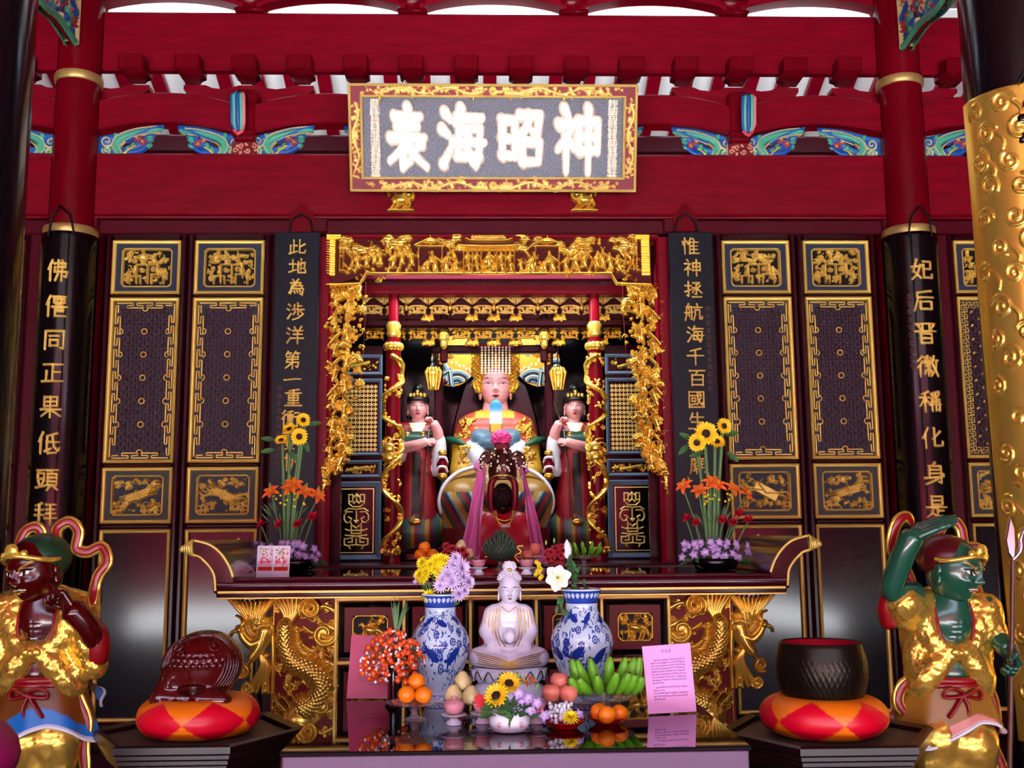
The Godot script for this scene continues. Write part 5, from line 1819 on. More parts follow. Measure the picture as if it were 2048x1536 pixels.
# ------------------------------------------------------------------ figures
# head with carved and painted features; h is chin to crown, face along +z of bs
func head(b: B, c: Vector3, h: float, bs: Basis, o: Dictionary) -> void:
	var skin: Color = o.skin
	var dark: Color = o.get("dark", lin(0.06, 0.04, 0.05))
	var lip: Color = o.get("lip", lin(0.62, 0.08, 0.12))
	var white: Color = o.get("white", lin(0.95, 0.93, 0.9))
	var wide: float = o.get("wide", 0.37)
	var nose: float = o.get("nose", 1.0)
	var slant: float = o.get("slant", 0.15)
	var shut: bool = o.get("shut", false)
	var fierce: float = o.get("fierce", 0.0)
	var rows := 96
	var cols := 120
	var i0 := b.v.size()
	var pts := PackedVector3Array()
	for i in rows + 1:
		var th := PI * i / rows
		for k in cols:
			var tt := TAU * k / cols - PI
			var az := tt - 0.5 * sin(tt)
			var y := 0.5 * cos(th)
			var jaw := 1.0 - 0.2 * pow(maxf(-y, 0.0) / 0.5, 2.0)
			var sx := pow(sin(th), 0.86)
			var x := wide * sx * sin(az) * jaw
			var z := 0.43 * sx * cos(az)
			var col := skin
			if cos(az) > 0.0 and sx > 0.02:
				var ax := absf(x)
				var ex := (ax - 0.155)
				z += nose * (0.1 * gs(x, 0.042) * gs(y + 0.12, 0.055) + 0.055 * gs(x, 0.034) * gs(y + 0.02, 0.09) + 0.03 * gs(ax - 0.05, 0.026) * gs(y + 0.135, 0.028))
				z -= 0.035 * gs(ex + 0.02, 0.075) * gs(y - 0.015, 0.045)
				z += 0.022 * gs(ex, 0.06) * gs(y, 0.028)
				z += (0.018 + 0.03 * fierce) * gs(ax - 0.15, 0.1) * gs(y - 0.085, 0.03)
				z += 0.026 * gs(x, 0.075) * gs(y + 0.245, 0.016) + 0.03 * gs(x, 0.06) * gs(y + 0.285, 0.018) - 0.02 * gs(x, 0.09) * gs(y + 0.265, 0.006)
				z += 0.04 * gs(x, 0.09) * gs(y + 0.41, 0.055)
				z += (0.012 + 0.035 * fierce) * gs(ax - 0.2, 0.08) * gs(y + 0.13, 0.07)
				# paint
				var u := ex / 0.088
				var ye := y - slant * ex * 0.6 - 0.002
				if absf(u) < 1.0:
					var half := (0.019 + 0.02 * fierce) * (1.0 - u * u)
					if shut:
						if absf(ye + 0.012 - 0.012 * u * u) < 0.006:
							col = dark
					elif ye < half * 1.1 and ye > -half * 0.7:
						col = white
						if absf(ex + 0.004) < 0.026:
							col = dark
					if not shut and absf(ye - half * 1.1) < 0.009:
						col = dark
				var v := (ax - 0.165) / 0.13
				if absf(v) < 1.0:
					var yb := 0.09 + slant * (ax - 0.165) * (0.4 + fierce) + 0.03 * (1.0 - v * v)
					if absf(y - yb) < 0.011 * (1.05 - v * v * 0.8) * (1.0 + fierce):
						col = o.get("brow", dark)
				var m := ax / (0.072 + 0.07 * fierce)
				if m < 1.0:
					var yu := -0.238 + 0.008 * sin(m * 3.0) - 0.018 * m * m
					var yl := -0.292 + 0.03 * m * m
					if y < yu and y > yl:
						col = lip
						if fierce > 0.0 and absf(y + 0.262) < 0.014:
							col = white
					if absf(y + 0.262 + 0.006 * m) < 0.004:
						col = dark
			b.col = col
			pts.append(c + bs * (Vector3(x, y, z) * h))
			b.v.append(pts[pts.size() - 1])
			b.n.append(Vector3.ZERO)
			b.c.append(col)
			b.t.append(Vector2.ZERO)
	for i in rows:
		for k in cols:
			var p := i0 + i * cols + k
			var q := i0 + i * cols + (k + 1) % cols
			var r := q + cols
			var s := p + cols
			var nn := (b.v[r] - b.v[p]).cross(b.v[s] - b.v[q])
			if nn.dot((b.v[p] + b.v[r]) * 0.5 - c) < 0.0:
				nn = -nn
			b.n[p] += nn; b.n[q] += nn; b.n[r] += nn; b.n[s] += nn
	for i in range(i0, b.v.size()):
		b.n[i] = b.n[i].normalized()
	for i in rows:
		for k in cols:
			b.quad(i0 + i * cols + k, i0 + i * cols + (k + 1) % cols, i0 + (i + 1) * cols + (k + 1) % cols, i0 + (i + 1) * cols + k)
	b.col = skin
	var lobe: float = o.get("lobe", 0.0)
	for s: float in [-1.0, 1.0]:
		b.ell(c + bs * (Vector3(s * (wide + 0.005), -0.02, -0.03) * h), Vector3(0.035, 0.1, 0.065) * h, 10, bs)
		if lobe > 0.0:
			b.ell(c + bs * (Vector3(s * (wide + 0.008), -0.15 - lobe * 0.3, 0.0) * h), Vector3(0.038, 0.08 + lobe * 0.3, 0.05) * h, 10, bs)

func gs(x: float, s: float) -> float:
	var e := x / s
	return exp(-e * e) if absf(e) < 3.0 else 0.0

# bones of a hand: wrist w, fingers along f, palm facing n; thumb on the side th (+1 along f x n)
func hand_bones(w: Vector3, f: Vector3, n: Vector3, L: float, curl: float, th: float, spread := 0.0) -> Array:
	var o := []
	f = f.normalized()
	n = (n - f * n.dot(f)).normalized()
	var sd := f.cross(n)
	for i in 4:
		var e := (1.5 - i) * 0.115 * L
		var k := w + f * L * (0.47 - 0.02 * absf(i - 1.2)) + sd * e * th
		o.append([w + sd * e * 0.7 * th + f * L * 0.06, k, 0.085 * L, 0.075 * L])
		var ln: float = [0.44, 0.5, 0.46, 0.36][i] * L
		var a := curl * 0.9
		var p := k
		for j in 3:
			var dir := (f * cos(a) + n * sin(a) + sd * th * spread * (1.5 - i) * 0.12).normalized()
			var q: Vector3 = p + dir * ln * [0.45, 0.32, 0.23][j]
			o.append([p, q, 0.068 * L - j * 0.006 * L, 0.06 * L - j * 0.006 * L])
			p = q
			a += curl * 0.95
	var tb := w + f * L * 0.1 + sd * th * 0.17 * L
	var t1 := tb + (f * 0.75 + sd * th * 0.62 + n * 0.3 * (0.4 + curl)).normalized() * L * 0.24
	var t2 := t1 + (f * (0.9 - 0.4 * curl) + n * curl * 0.8 - sd * th * 0.2 * curl).normalized() * L * 0.24
	o.append([tb, t1, 0.09 * L, 0.072 * L])
	o.append([t1, t2, 0.07 * L, 0.055 * L])
	return o

func hand(b: B, w: Vector3, f: Vector3, n: Vector3, L: float, curl: float, th: float, fore: Vector3, spread := 0.0) -> void:
	var bones := hand_bones(w, f, n, L, curl, th, spread)
	var bb := AABB(w, Vector3.ZERO)
	var el := w + (fore - w).limit_length(L * 0.4)
	for e in bones:
		bb = bb.expand(e[0]).expand(e[1])
	bb = bb.expand(el).grow(L * 0.22)
	var sc := Sculpt.new(bb.position, bb.end, L / 44.0)
	sc.cap(el, w + f.normalized() * 0.05 * L, 0.19 * L, 0.16 * L, 0.05 * L)
	for e in bones:
		sc.cap(e[0], e[1], e[2], e[3], 0.035 * L)
	sc.commit(b)

# shift a colour along the vertices of a mesh by a rule: f(position) returns a colour or null
func repaint(b: B, from: int, f: Callable) -> void:
	for i in range(from, b.v.size()):
		var c = f.call(b.v[i], b.c[i])
		if c != null:
			b.c[i] = c

func goddess() -> void:
	var D := 7.2
	var p := func(x: float, y: float, dz := 0.0) -> Vector3: return P(x, y, D) + Vector3(0, 0, dz)
	var t := thing("goddess_statue", "seated goddess statue in orange and gold robes with a pearl curtain crown", "statue", P(990, 1095, D))
	var skin := lin(0.93, 0.66, 0.66)
	var b := B.new()
	head(b, p.call(991, 772), 0.325, Basis.IDENTITY, {"skin": skin, "wide": 0.315, "lobe": 0.12, "slant": 0.2, "lip": lin(0.6, 0.05, 0.12), "brow": lin(0.3, 0.2, 0.22)})
	b.col = skin
	b.tube([p.call(991, 800, -0.02), p.call(991, 832, -0.03)], [0.08, 0.1], 20)
	var sc := Sculpt.new(P(870, 1105, D) + Vector3(0, 0, -0.3), P(1115, 822, D) + Vector3(0, 0, 0.5), 0.0095)
	sc.cur = 0      # orange cape
	sc.ell(p.call(990, 868, 0.0), Vector3(0.2, 0.16, 0.14), 0.05)
	sc.cap(p.call(945, 862), p.call(1036, 862), 0.1, 0.1, 0.06)
	sc.cap(p.call(960, 838), p.call(1022, 838), 0.05, 0.05, 0.06)
	sc.cap(p.call(940, 858), p.call(930, 892, 0.03), 0.09, 0.085, 0.05)
	sc.cap(p.call(1042, 858), p.call(1052, 892, 0.03), 0.09, 0.085, 0.05)
	sc.cur = 1      # golden sleeves
	sc.cap(p.call(928, 895, 0.02), p.call(926, 945, 0.1), 0.075, 0.09, 0.04)
	sc.cap(p.call(1054, 895, 0.02), p.call(1058, 945, 0.1), 0.075, 0.09, 0.04)
	sc.cur = 2      # white inner sleeves
	sc.cap(p.call(948, 900, 0.1), p.call(962, 925, 0.2), 0.055, 0.06, 0.03)
	sc.cap(p.call(1036, 900, 0.1), p.call(1022, 925, 0.2), 0.055, 0.06, 0.03)
	sc.cur = 3      # pale blue sash over the hands
	sc.cap(p.call(958, 878, 0.12), p.call(1024, 878, 0.12), 0.05, 0.05, 0.03)
	sc.ell(p.call(991, 890, 0.17), Vector3(0.11, 0.045, 0.07), 0.04)
	sc.cur = 4      # lap and knees of the robe
	sc.ell(p.call(990, 985, 0.12), Vector3(0.3, 0.2, 0.26), 0.05)
	sc.cap(p.call(945, 975, 0.12), p.call(925, 1000, 0.34), 0.13, 0.13, 0.05)
	sc.cap(p.call(1040, 975, 0.12), p.call(1060, 1000, 0.34), 0.13, 0.13, 0.05)
	sc.cap(p.call(922, 1010, 0.34), p.call(928, 1075, 0.3), 0.12, 0.13, 0.05)
	sc.cap(p.call(1062, 1010, 0.34), p.call(1056, 1075, 0.3), 0.12, 0.13, 0.05)
	sc.ell(p.call(990, 1060, 0.2), Vector3(0.25, 0.16, 0.2), 0.06)
	var from := b.v.size()
	var pal := [lin(0.66, 0.24, 0.14), lin(0.72, 0.54, 0.14), lin(0.76, 0.77, 0.84), lin(0.32, 0.46, 0.54), lin(0.56, 0.41, 0.12)]
	sc.commit(b, pal)
	var cx: float = p.call(990, 900).x
	var y0: float = p.call(990, 1000).y
	var yc: float = p.call(990, 845).y
	var stripes := [lin(0.55, 0.15, 0.15), lin(0.15, 0.25, 0.35), lin(0.6, 0.65, 0.55), lin(0.7, 0.5, 0.15), lin(0.16, 0.35, 0.3)]
	repaint(b, from, func(v: Vector3, c: Color):
		if c == pal[4] and v.y < y0 + 0.04:
			var s := v.y + absf(v.x - cx) * 1.6
			return stripes[int(floor((v.x * (1.0 if v.x < cx else -1.0) + v.y * 0.55) / 0.028)) % 5] if v.y > y0 - 0.19 else lin(0.42, 0.1, 0.12)
		if c == pal[0]:
			var w := absf(v.x - cx)
			if v.y < yc - 0.115 + 0.04 * sin(w * 26.0):
				return lin(0.72, 0.55, 0.14)
			if v.y > yc + 0.02 and w < 0.13:
				return lin(0.8, 0.62, 0.16)
		return null)
	put("body", b, "painted", t)
	# white edge of the robe over the knees
	for s: float in [-1.0, 1.0]:
		var X := func(x: float) -> float: return 991.0 + s * x
		put("robe_edge", B.new().tube(R3([p.call(X.call(28.0), 938, 0.33), p.call(X.call(70.0), 950, 0.36), p.call(X.call(98.0), 975, 0.36), p.call(X.call(108.0), 1005, 0.36), p.call(X.call(104.0), 1028, 0.36)]), 0.024, 8, 0.6), "robe_white", t)
		# gilt cloud embroidery on cape and sleeves
		var r := R.new(60, 60, 1.0)
		var g := RandomNumberGenerator.new()
		g.seed = 3 + int(s)
		r.foliage(6, 6, 54, 54, 26, 7, g, 4.0)
		var o: Vector3 = p.call(X.call(50.0), 862)
		put("gilt_cloud", r.commit(B.new(), func(x: float, y: float, z: float) -> Vector3:
			var uu := (x - 30) * 0.0034
			var vv := (30 - y) * 0.0034
			return Vector3(o.x + uu, o.y + vv, o.z + 0.11 - uu * uu * 2.0 - vv * vv * 2.5 + z * 0.004)), "gold_deep", t)
		var r2 := R.new(40, 70, 1.0)
		r2.foliage(6, 6, 34, 64, 26, 6, g, 5.0)
		o = p.call(X.call(64.0), 928)
		put("gilt_cloud", r2.commit(B.new(), func(x: float, y: float, z: float) -> Vector3:
			var uu := (x - 20) * 0.0034
			return Vector3(o.x + uu, o.y + (35 - y) * 0.0034, o.z + 0.165 - uu * uu * 5.0 + z * 0.0035)), "gold_deep", t)
		put("green_cuff", B.new().tube([p.call(X.call(96.0), 880, 0.04), p.call(X.call(78.0), 884, 0.11), p.call(X.call(60.0), 893, 0.14)], [0.02, 0.028, 0.014], 8), "jade", t)
	# collar
	put("collar", B.new().tube(R3([p.call(962, 822, 0.0), p.call(968, 836, 0.07), p.call(991, 846, 0.11), p.call(1014, 836, 0.07), p.call(1020, 822, 0.0)]), 0.016, 8), "gold_deep", t)
	# tablet held before the chin
	var base: Vector3 = p.call(991, 862, 0.24)
	var ti := put("tablet", tablet_mesh(base), "painted", t)
	tag(ti, "blue and white ritual tablet")
	put("tablet_foot", B.new().box(base + Vector3(0, -0.005, 0.01), Vector3(0.09, 0.075, 0.03), 0.012), "gold_deep", t)
	# crown: flat board, nine strings of pearls, gold wings
	var cr := B.new()
	cr.lathe([Vector2(0.118, -0.06), Vector2(0.125, 0.0), Vector2(0.13, 0.16), Vector2(0.09, 0.2), Vector2(0.001, 0.21)], p.call(991, 752, -0.02), 28)
	put("crown_cap", cr, "gold_deep", t)
	put("crown_board", B.new().box(p.call(991, 701, 0.03), Vector3(0.25, 0.02, 0.42), 0.006), "red_round", t)
	var bead := B.new().ell(Vector3.ZERO, Vector3.ONE * 0.0078, 8).mesh()
	for i in 9:
		var st := Node3D.new()
		st.name = "pearl_string"
		t.add_child(st, true)
		for j in 11:
			var u := (i - 4) / 4.0
			var pt: Vector3 = p.call(964.0 + 6.7 * i, 705 + j * 5.0, 0.2)
			var m := put("pearl", bead, "pearl", st, true)
			m.position = pt - t.position
	for s: float in [-1.0, 1.0]:
		var r := R.new(34, 84, 1.2)
		var g := RandomNumberGenerator.new()
		g.seed = 12
		r.curve([Vector2(6, 80), Vector2(22, 74), Vector2(26, 60), Vector2(14, 52)], 3, 3, 6.0)
		r.foliage(6, 6, 26, 76, 44, 6, g, 6.0)
		for i in 5:
			r.curve([Vector2(8, 60 - i * 6), Vector2(22, 52 - i * 8), Vector2(30, 40 - i * 9)], 2.4, 1.4, 7.0)
		put("crown_wing", r.commit(B.new(), func(x: float, y: float, z: float) -> Vector3: return p.call(991.0 + s * (24.0 + x * 0.8), 706 + y, 0.07 - x * 0.002) + Vector3(0, 0, z * 0.004)), "gold", t)
	# throne: bell-shaped black back and dragon-head arms
	var th := thing("throne", "black lacquer throne with red and white scrolled arms under the seated goddess", "throne", P(990, 1105, 7.5))
	var tp := PackedVector2Array()
	for q in [[-95, 1105], [-95, 900], [-80, 830], [-62, 770], [-48, 725], [-30, 708], [30, 708], [48, 725], [62, 770], [80, 830], [95, 900], [95, 1105]]:
		var w := P(991 + q[0], q[1], 7.55)
		tp.append(Vector2(w.x, w.y))
	put("back", B.new().plate(tp, 0.05, Vector3(0, 0, -7.58), Vector3.RIGHT, Vector3.UP, 0.01), "black", th)
	put("seat", B.new().box(P(991, 1060, 7.3) + Vector3(0, 0, -0.05), Vector3(0.74, 0.3, 0.44), 0.02), "black", th)
	for s: float in [-1.0, 1.0]:
		var x := 991.0 + s * 106
		var pa := P(x, 930, 7.0)
		put("arm", B.new().tube([P(x, 935, 7.45), P(x, 935, 7.1), pa], 0.03, 10), "black", th)
		var hd := B.new()
		hd.lathe([Vector2(0.005, -0.07), Vector2(0.03, -0.05), Vector2(0.04, 0.0), Vector2(0.034, 0.05), Vector2(0.01, 0.075)], pa + Vector3(0, 0, 0.02), 14)
		put("arm_head", hd, "red_round", th)
		for k in [-0.028, 0.035]:
			put("white_scroll", B.new().tube(R3([pa + Vector3(-0.034, k - 0.02, 0.03), pa + Vector3(-0.02, k + 0.01, 0.058), pa + Vector3(0.02, k + 0.01, 0.058), pa + Vector3(0.034, k - 0.02, 0.03)]), 0.009, 6), "robe_white", th)
		put("gilt_tuft", B.new().ell(pa + Vector3(0, 0.08, 0.03), Vector3(0.03, 0.02, 0.03), 10).ell(pa + Vector3(0, -0.075, 0.03), Vector3(0.035, 0.03, 0.03), 10), "gold_deep", th)
		put("post", B.new().tube([P(x, 945, 7.05), P(x - s * 3, 1095, 7.05)], 0.022, 8), "jade", th)
		put("gilt_boss", B.new().ell(P(x - s * 20, 1032, 6.98), Vector3(0.035, 0.04, 0.03), 10), "gold_deep", th)

func R3(p: Array, n := 5) -> Array:
	var o := []
	var m := p.size()
	for i in m - 1:
		for q in n:
			o.append(p[i].cubic_interpolate(p[i + 1], p[maxi(i - 1, 0)], p[mini(i + 2, m - 1)], float(q) / n))
	o.append(p[m - 1])
	return o

func tablet_mesh(base: Vector3) -> ArrayMesh:
	var rows := []
	var b := B.new()
	var k := 0.0034
	for i in 15:
		var y := i * 4.0
		var w := 12.0 if y < 46 else lerpf(12.0, 1.0, (y - 46) / 10.0)
		var o := PackedVector3Array()
		for e in [[-1, 0], [1, 0], [1, 1], [-1, 1]]:
			o.append(base + Vector3(e[0] * w * k, y * k, e[1] * 0.018))
		rows.append(o)
	b.grid(rows, true)
	repaint(b, 0, func(v: Vector3, _c: Color): return lin(0.86, 0.88, 0.93).lerp(lin(0.12, 0.5, 0.74), smoothstep(18.0, 40.0, (v.y - base.y) / k)))
	return b.mesh()

func attendant(s: float) -> void:
	var D := 7.1
	var cx := 991.0 + s * 159.0 + (4.0 if s < 0 else -1.0)
	var p := func(x: float, y: float, dz := 0.0) -> Vector3: return P(cx - s * x, y, D) + Vector3(0, 0, dz)      # x runs towards the goddess
	var t := thing("attendant_statue", "standing maid statue in dark red robe holding a fan pole in %s hand" % ("her own left" if s < 0 else "her own right"), "statue", P(cx, 1092, D), "fan-bearing attendants")
	var skin := lin(0.9, 0.64, 0.62)
	var b := B.new()
	var hb := Basis(Vector3.UP, -s * 0.05)
	head(b, p.call(0, 815), 0.185, hb, {"skin": skin, "wide": 0.36, "lobe": 0.12, "lip": lin(0.6, 0.08, 0.14)})
	b.col = skin
	b.tube([p.call(0, 832, -0.01), p.call(0, 852, -0.015)], [0.042, 0.05], 14)
	# raised forearm with the fan hand, and the arm across the waist
	b.tube(R3([p.call(40, 885, 0.07), p.call(41, 868, 0.1), p.call(33, 850, 0.13)], 4), [0.04, 0.04, 0.039, 0.037, 0.035, 0.034, 0.032, 0.031, 0.03], 12)
	hand(b, p.call(32, 849, 0.135), Vector3(s * 0.55, 0.75, 0.3), Vector3(s * 0.7, -0.3, 0.4), 0.085, 0.95, s, p.call(38, 864, 0.1))
	b.tube(R3([p.call(-25, 898, 0.1), p.call(0, 894, 0.17), p.call(20, 888, 0.19)], 4), [0.038, 0.037, 0.036, 0.035, 0.034, 0.033, 0.031, 0.03, 0.029], 12)
	hand(b, p.call(20, 888, 0.19), Vector3(-s, 0.12, 0.1), Vector3(0, -0.3, -1), 0.085, 0.8, s, p.call(0, 894, 0.17))
	put("body", b, "painted", t)
	var sc := Sculpt.new(p.call(0, 1098) - Vector3(0.24, 0, 0.2), p.call(0, 845) + Vector3(0.24, 0, 0.3), 0.0075)
	sc.cur = 0
	sc.ell(p.call(0, 882), Vector3(0.11, 0.12, 0.085), 0.04)
	sc.cap(p.call(-24, 862), p.call(24, 862), 0.055, 0.055, 0.04)
	sc.cap(p.call(-30, 862), p.call(-33, 895, 0.04), 0.055, 0.055, 0.03)
	sc.cap(p.call(30, 862), p.call(38, 890, 0.05), 0.055, 0.055, 0.03)
	sc.cap(p.call(0, 900), p.call(0, 1000), 0.105, 0.13, 0.04)
	sc.cap(p.call(-2, 1000), p.call(-4, 1040), 0.135, 0.14, 0.04)
	sc.cap(p.call(-12, 960, 0.08), p.call(-18, 1030, 0.09), 0.045, 0.06, 0.02)
	sc.cap(p.call(14, 950, 0.08), p.call(18, 1030, 0.09), 0.045, 0.06, 0.02)
	sc.cur = 1
	sc.cap(p.call(-4, 1045), p.call(-6, 1066), 0.15, 0.17, 0.03)
	sc.cap(p.call(-20, 1050, 0.04), p.call(20, 1060, 0.04), 0.11, 0.12, 0.03)
	sc.cur = 2
	sc.cap(p.call(-26, 1082), p.call(16, 1082), 0.1, 0.1, 0.02)
	sc.cur = 3
	sc.cap(p.call(-30, 892, 0.08), p.call(-36, 918, 0.08), 0.042, 0.035, 0.02)
	sc.cap(p.call(43, 888, 0.07), p.call(40, 945, 0.07), 0.04, 0.035, 0.02)
	sc.cap(p.call(44, 880, 0.08), p.call(46, 905, 0.07), 0.036, 0.04, 0.02)
	sc.cur = 4
	sc.cap(p.call(-24, 884, 0.05), p.call(20, 884, 0.05), 0.068, 0.068, 0.015)
	var from := 0
	var rb := B.new()
	var pal := [lin(0.5, 0.08, 0.1), lin(0.35, 0.42, 0.32), lin(0.36, 0.06, 0.1), lin(0.8, 0.82, 0.84), lin(0.08, 0.25, 0.18)]
	sc.commit(rb, pal)
	var c0: Vector3 = p.call(0, 866)
	repaint(rb, from, func(v: Vector3, c: Color):
		if c == pal[0]:
			var w := absf(v.x - c0.x)
			if v.z > c0.z and v.y > c0.y - 0.07 and w < (v.y - c0.y + 0.07) * 0.42 and v.y > c0.y - 0.05:
				return lin(0.85, 0.78, 0.6) if w > (v.y - c0.y + 0.07) * 0.2 else lin(0.9, 0.86, 0.8)
			if v.y < c0.y - 0.14 and w < 0.03 and v.z > c0.z + 0.05:
				return lin(0.08, 0.05, 0.06)
			if v.y < c0.y - 0.14 and w < 0.04 and v.z > c0.z + 0.05:
				return lin(0.6, 0.16, 0.08)
		if c == pal[1]:
			return [lin(0.3, 0.4, 0.3), lin(0.65, 0.5, 0.2), lin(0.45, 0.12, 0.1), lin(0.2, 0.32, 0.38)][int(floor(v.x / 0.024)) & 3]
		return null)
	put("robe", rb, "painted", t)
	var h := B.new()
	h.ell(p.call(0, 800, -0.03), Vector3(0.078, 0.07, 0.085), 18)
	h.tube([p.call(-14, 812, -0.03), p.call(-19, 835, -0.04)], [0.03, 0.018], 8).tube([p.call(14, 812, -0.03), p.call(19, 835, -0.04)], [0.03, 0.018], 8)
	h.lathe([Vector2(0.035, 0), Vector2(0.04, 0.025), Vector2(0.028, 0.055), Vector2(0.001, 0.062)], p.call(0, 785, -0.02), 14)
	h.tube(R3([p.call(-19, 806, 0.05), p.call(-10, 801, 0.075), p.call(10, 801, 0.075), p.call(19, 806, 0.05)], 4), 0.014, 8)
	var hr := put("hair", h, "hair", t)
	var cr := B.new()
	for k in 5:
		cr.ell(p.call(-14 + k * 7.0, 793 - (4 if k == 2 else 0), 0.075 - absf(k - 2) * 0.012), Vector3(0.016, 0.018 if k != 2 else 0.024, 0.01), 8)
	put("gilt_diadem", cr, "gold_deep", hr)
	put("gilt_brooch", B.new().ell(p.call(-20, 872, 0.1), Vector3(0.022, 0.022, 0.012), 8).ell(p.call(12, 872, 0.1), Vector3(0.022, 0.022, 0.012), 8).ell(p.call(-2, 1045, 0.16), Vector3(0.04, 0.025, 0.012), 8), "gold_deep", t)
	# ceremonial fan, held up by its pole
	var foot := P(cx - s * 24, 868, D) + Vector3(0, 0, 0.15)
	var neck := P(991.0 + s * 104, 764, 7.42)
	var f := thing("ceremonial_fan", "fan painted with yellow sky and blue waves above the maid on the %s side" % ("wooden fish's" if s < 0 else "bowl's"), "fan", foot, "ceremonial fans")
	var low := P(cx - s * 8, 1040, D) + Vector3(0, 0, 0.2)
	put("pole", B.new().tube([low, foot, neck], 0.0075, 8), "pole_wood", f)
	put("red_ferrule", B.new().ell(neck, Vector3(0.03, 0.018, 0.02), 10), "red_round", f)
	var ce := P(991.0 + s * 82, 722, 7.45)
	var pl := B.new()
	var ax := (ce - neck)
	ax.z = 0
	ax = ax.normalized()
	var rot := atan2(-ax.x, ax.y)
	var fr := 0.165
	var fl := PackedVector2Array()
	for k in 36:
		var a := TAU * k / 36
		fl.append(Vector2(cos(a) * fr, sin(a) * fr * 1.16).rotated(rot))
	pl.plate(fl, 0.014, ce, Vector3.RIGHT, Vector3.UP)
	put("fan_body", pl, "fan_yellow", f)
	# waves: striped arcs and a peak painted on the lower part
	var wv := B.new()
	var blue := lin(0.45, 0.66, 0.75)
	var navy := lin(0.05, 0.06, 0.12)
	var cream := lin(0.93, 0.9, 0.78)
	var at := func(x: float, y: float, z := 0.0) -> Vector3:
		var w := Vector2(x, y).rotated(rot)
		return ce + Vector3(w.x, w.y, 0.0145 + z)
	for g in [[-0.1, -0.15], [0.1, -0.16]]:
		for k in 7:
			wv.col = [cream, blue, navy, cream, blue, navy, blue][k]
			var rr := 0.115 - k * 0.015
			var pts := []
			for e in 15:
				var a := PI * (0.02 + 0.96 * e / 14.0)
				var q := Vector2(g[0] + cos(a) * rr, g[1] + sin(a) * rr)
				q = q.limit_length(fr * 0.98)
				pts.append(at.call(q.x, q.y, k * 0.0004))
			wv.tube(pts, 0.0085, 4, 0.25, Vector3.BACK, false)
	for k in 6:
		wv.col = [blue, cream, navy, blue, cream, navy][k]
		var a := 0.078 - k * 0.014
		wv.tube([at.call(-a, -0.175, 0.004 + k * 0.0004), at.call(0, -0.06 - k * 0.018, 0.004 + k * 0.0004), at.call(a, -0.175, 0.004 + k * 0.0004)], 0.009, 4, 0.25, Vector3.BACK, false)
	wv.col = lin(0.95, 0.85, 0.6)
	for k in 14:
		var a := -2.9 + k * 0.21
		wv.ell(at.call(sin(a + 1.55) * 0.15, -0.02 + 0.012 * (k % 2), 0.001), Vector3(0.013, 0.013, 0.002), 8)
	wv.col = lin(0.45, 0.5, 0.45)
	for q in [[-0.04, 0.06], [0.06, 0.1], [0.0, 0.12]]:
		wv.box(at.call(q[0], q[1]), Vector3(0.035, 0.012, 0.002))
	put("wave_painting", wv, "painted", f).set_meta("kind", "stuff")

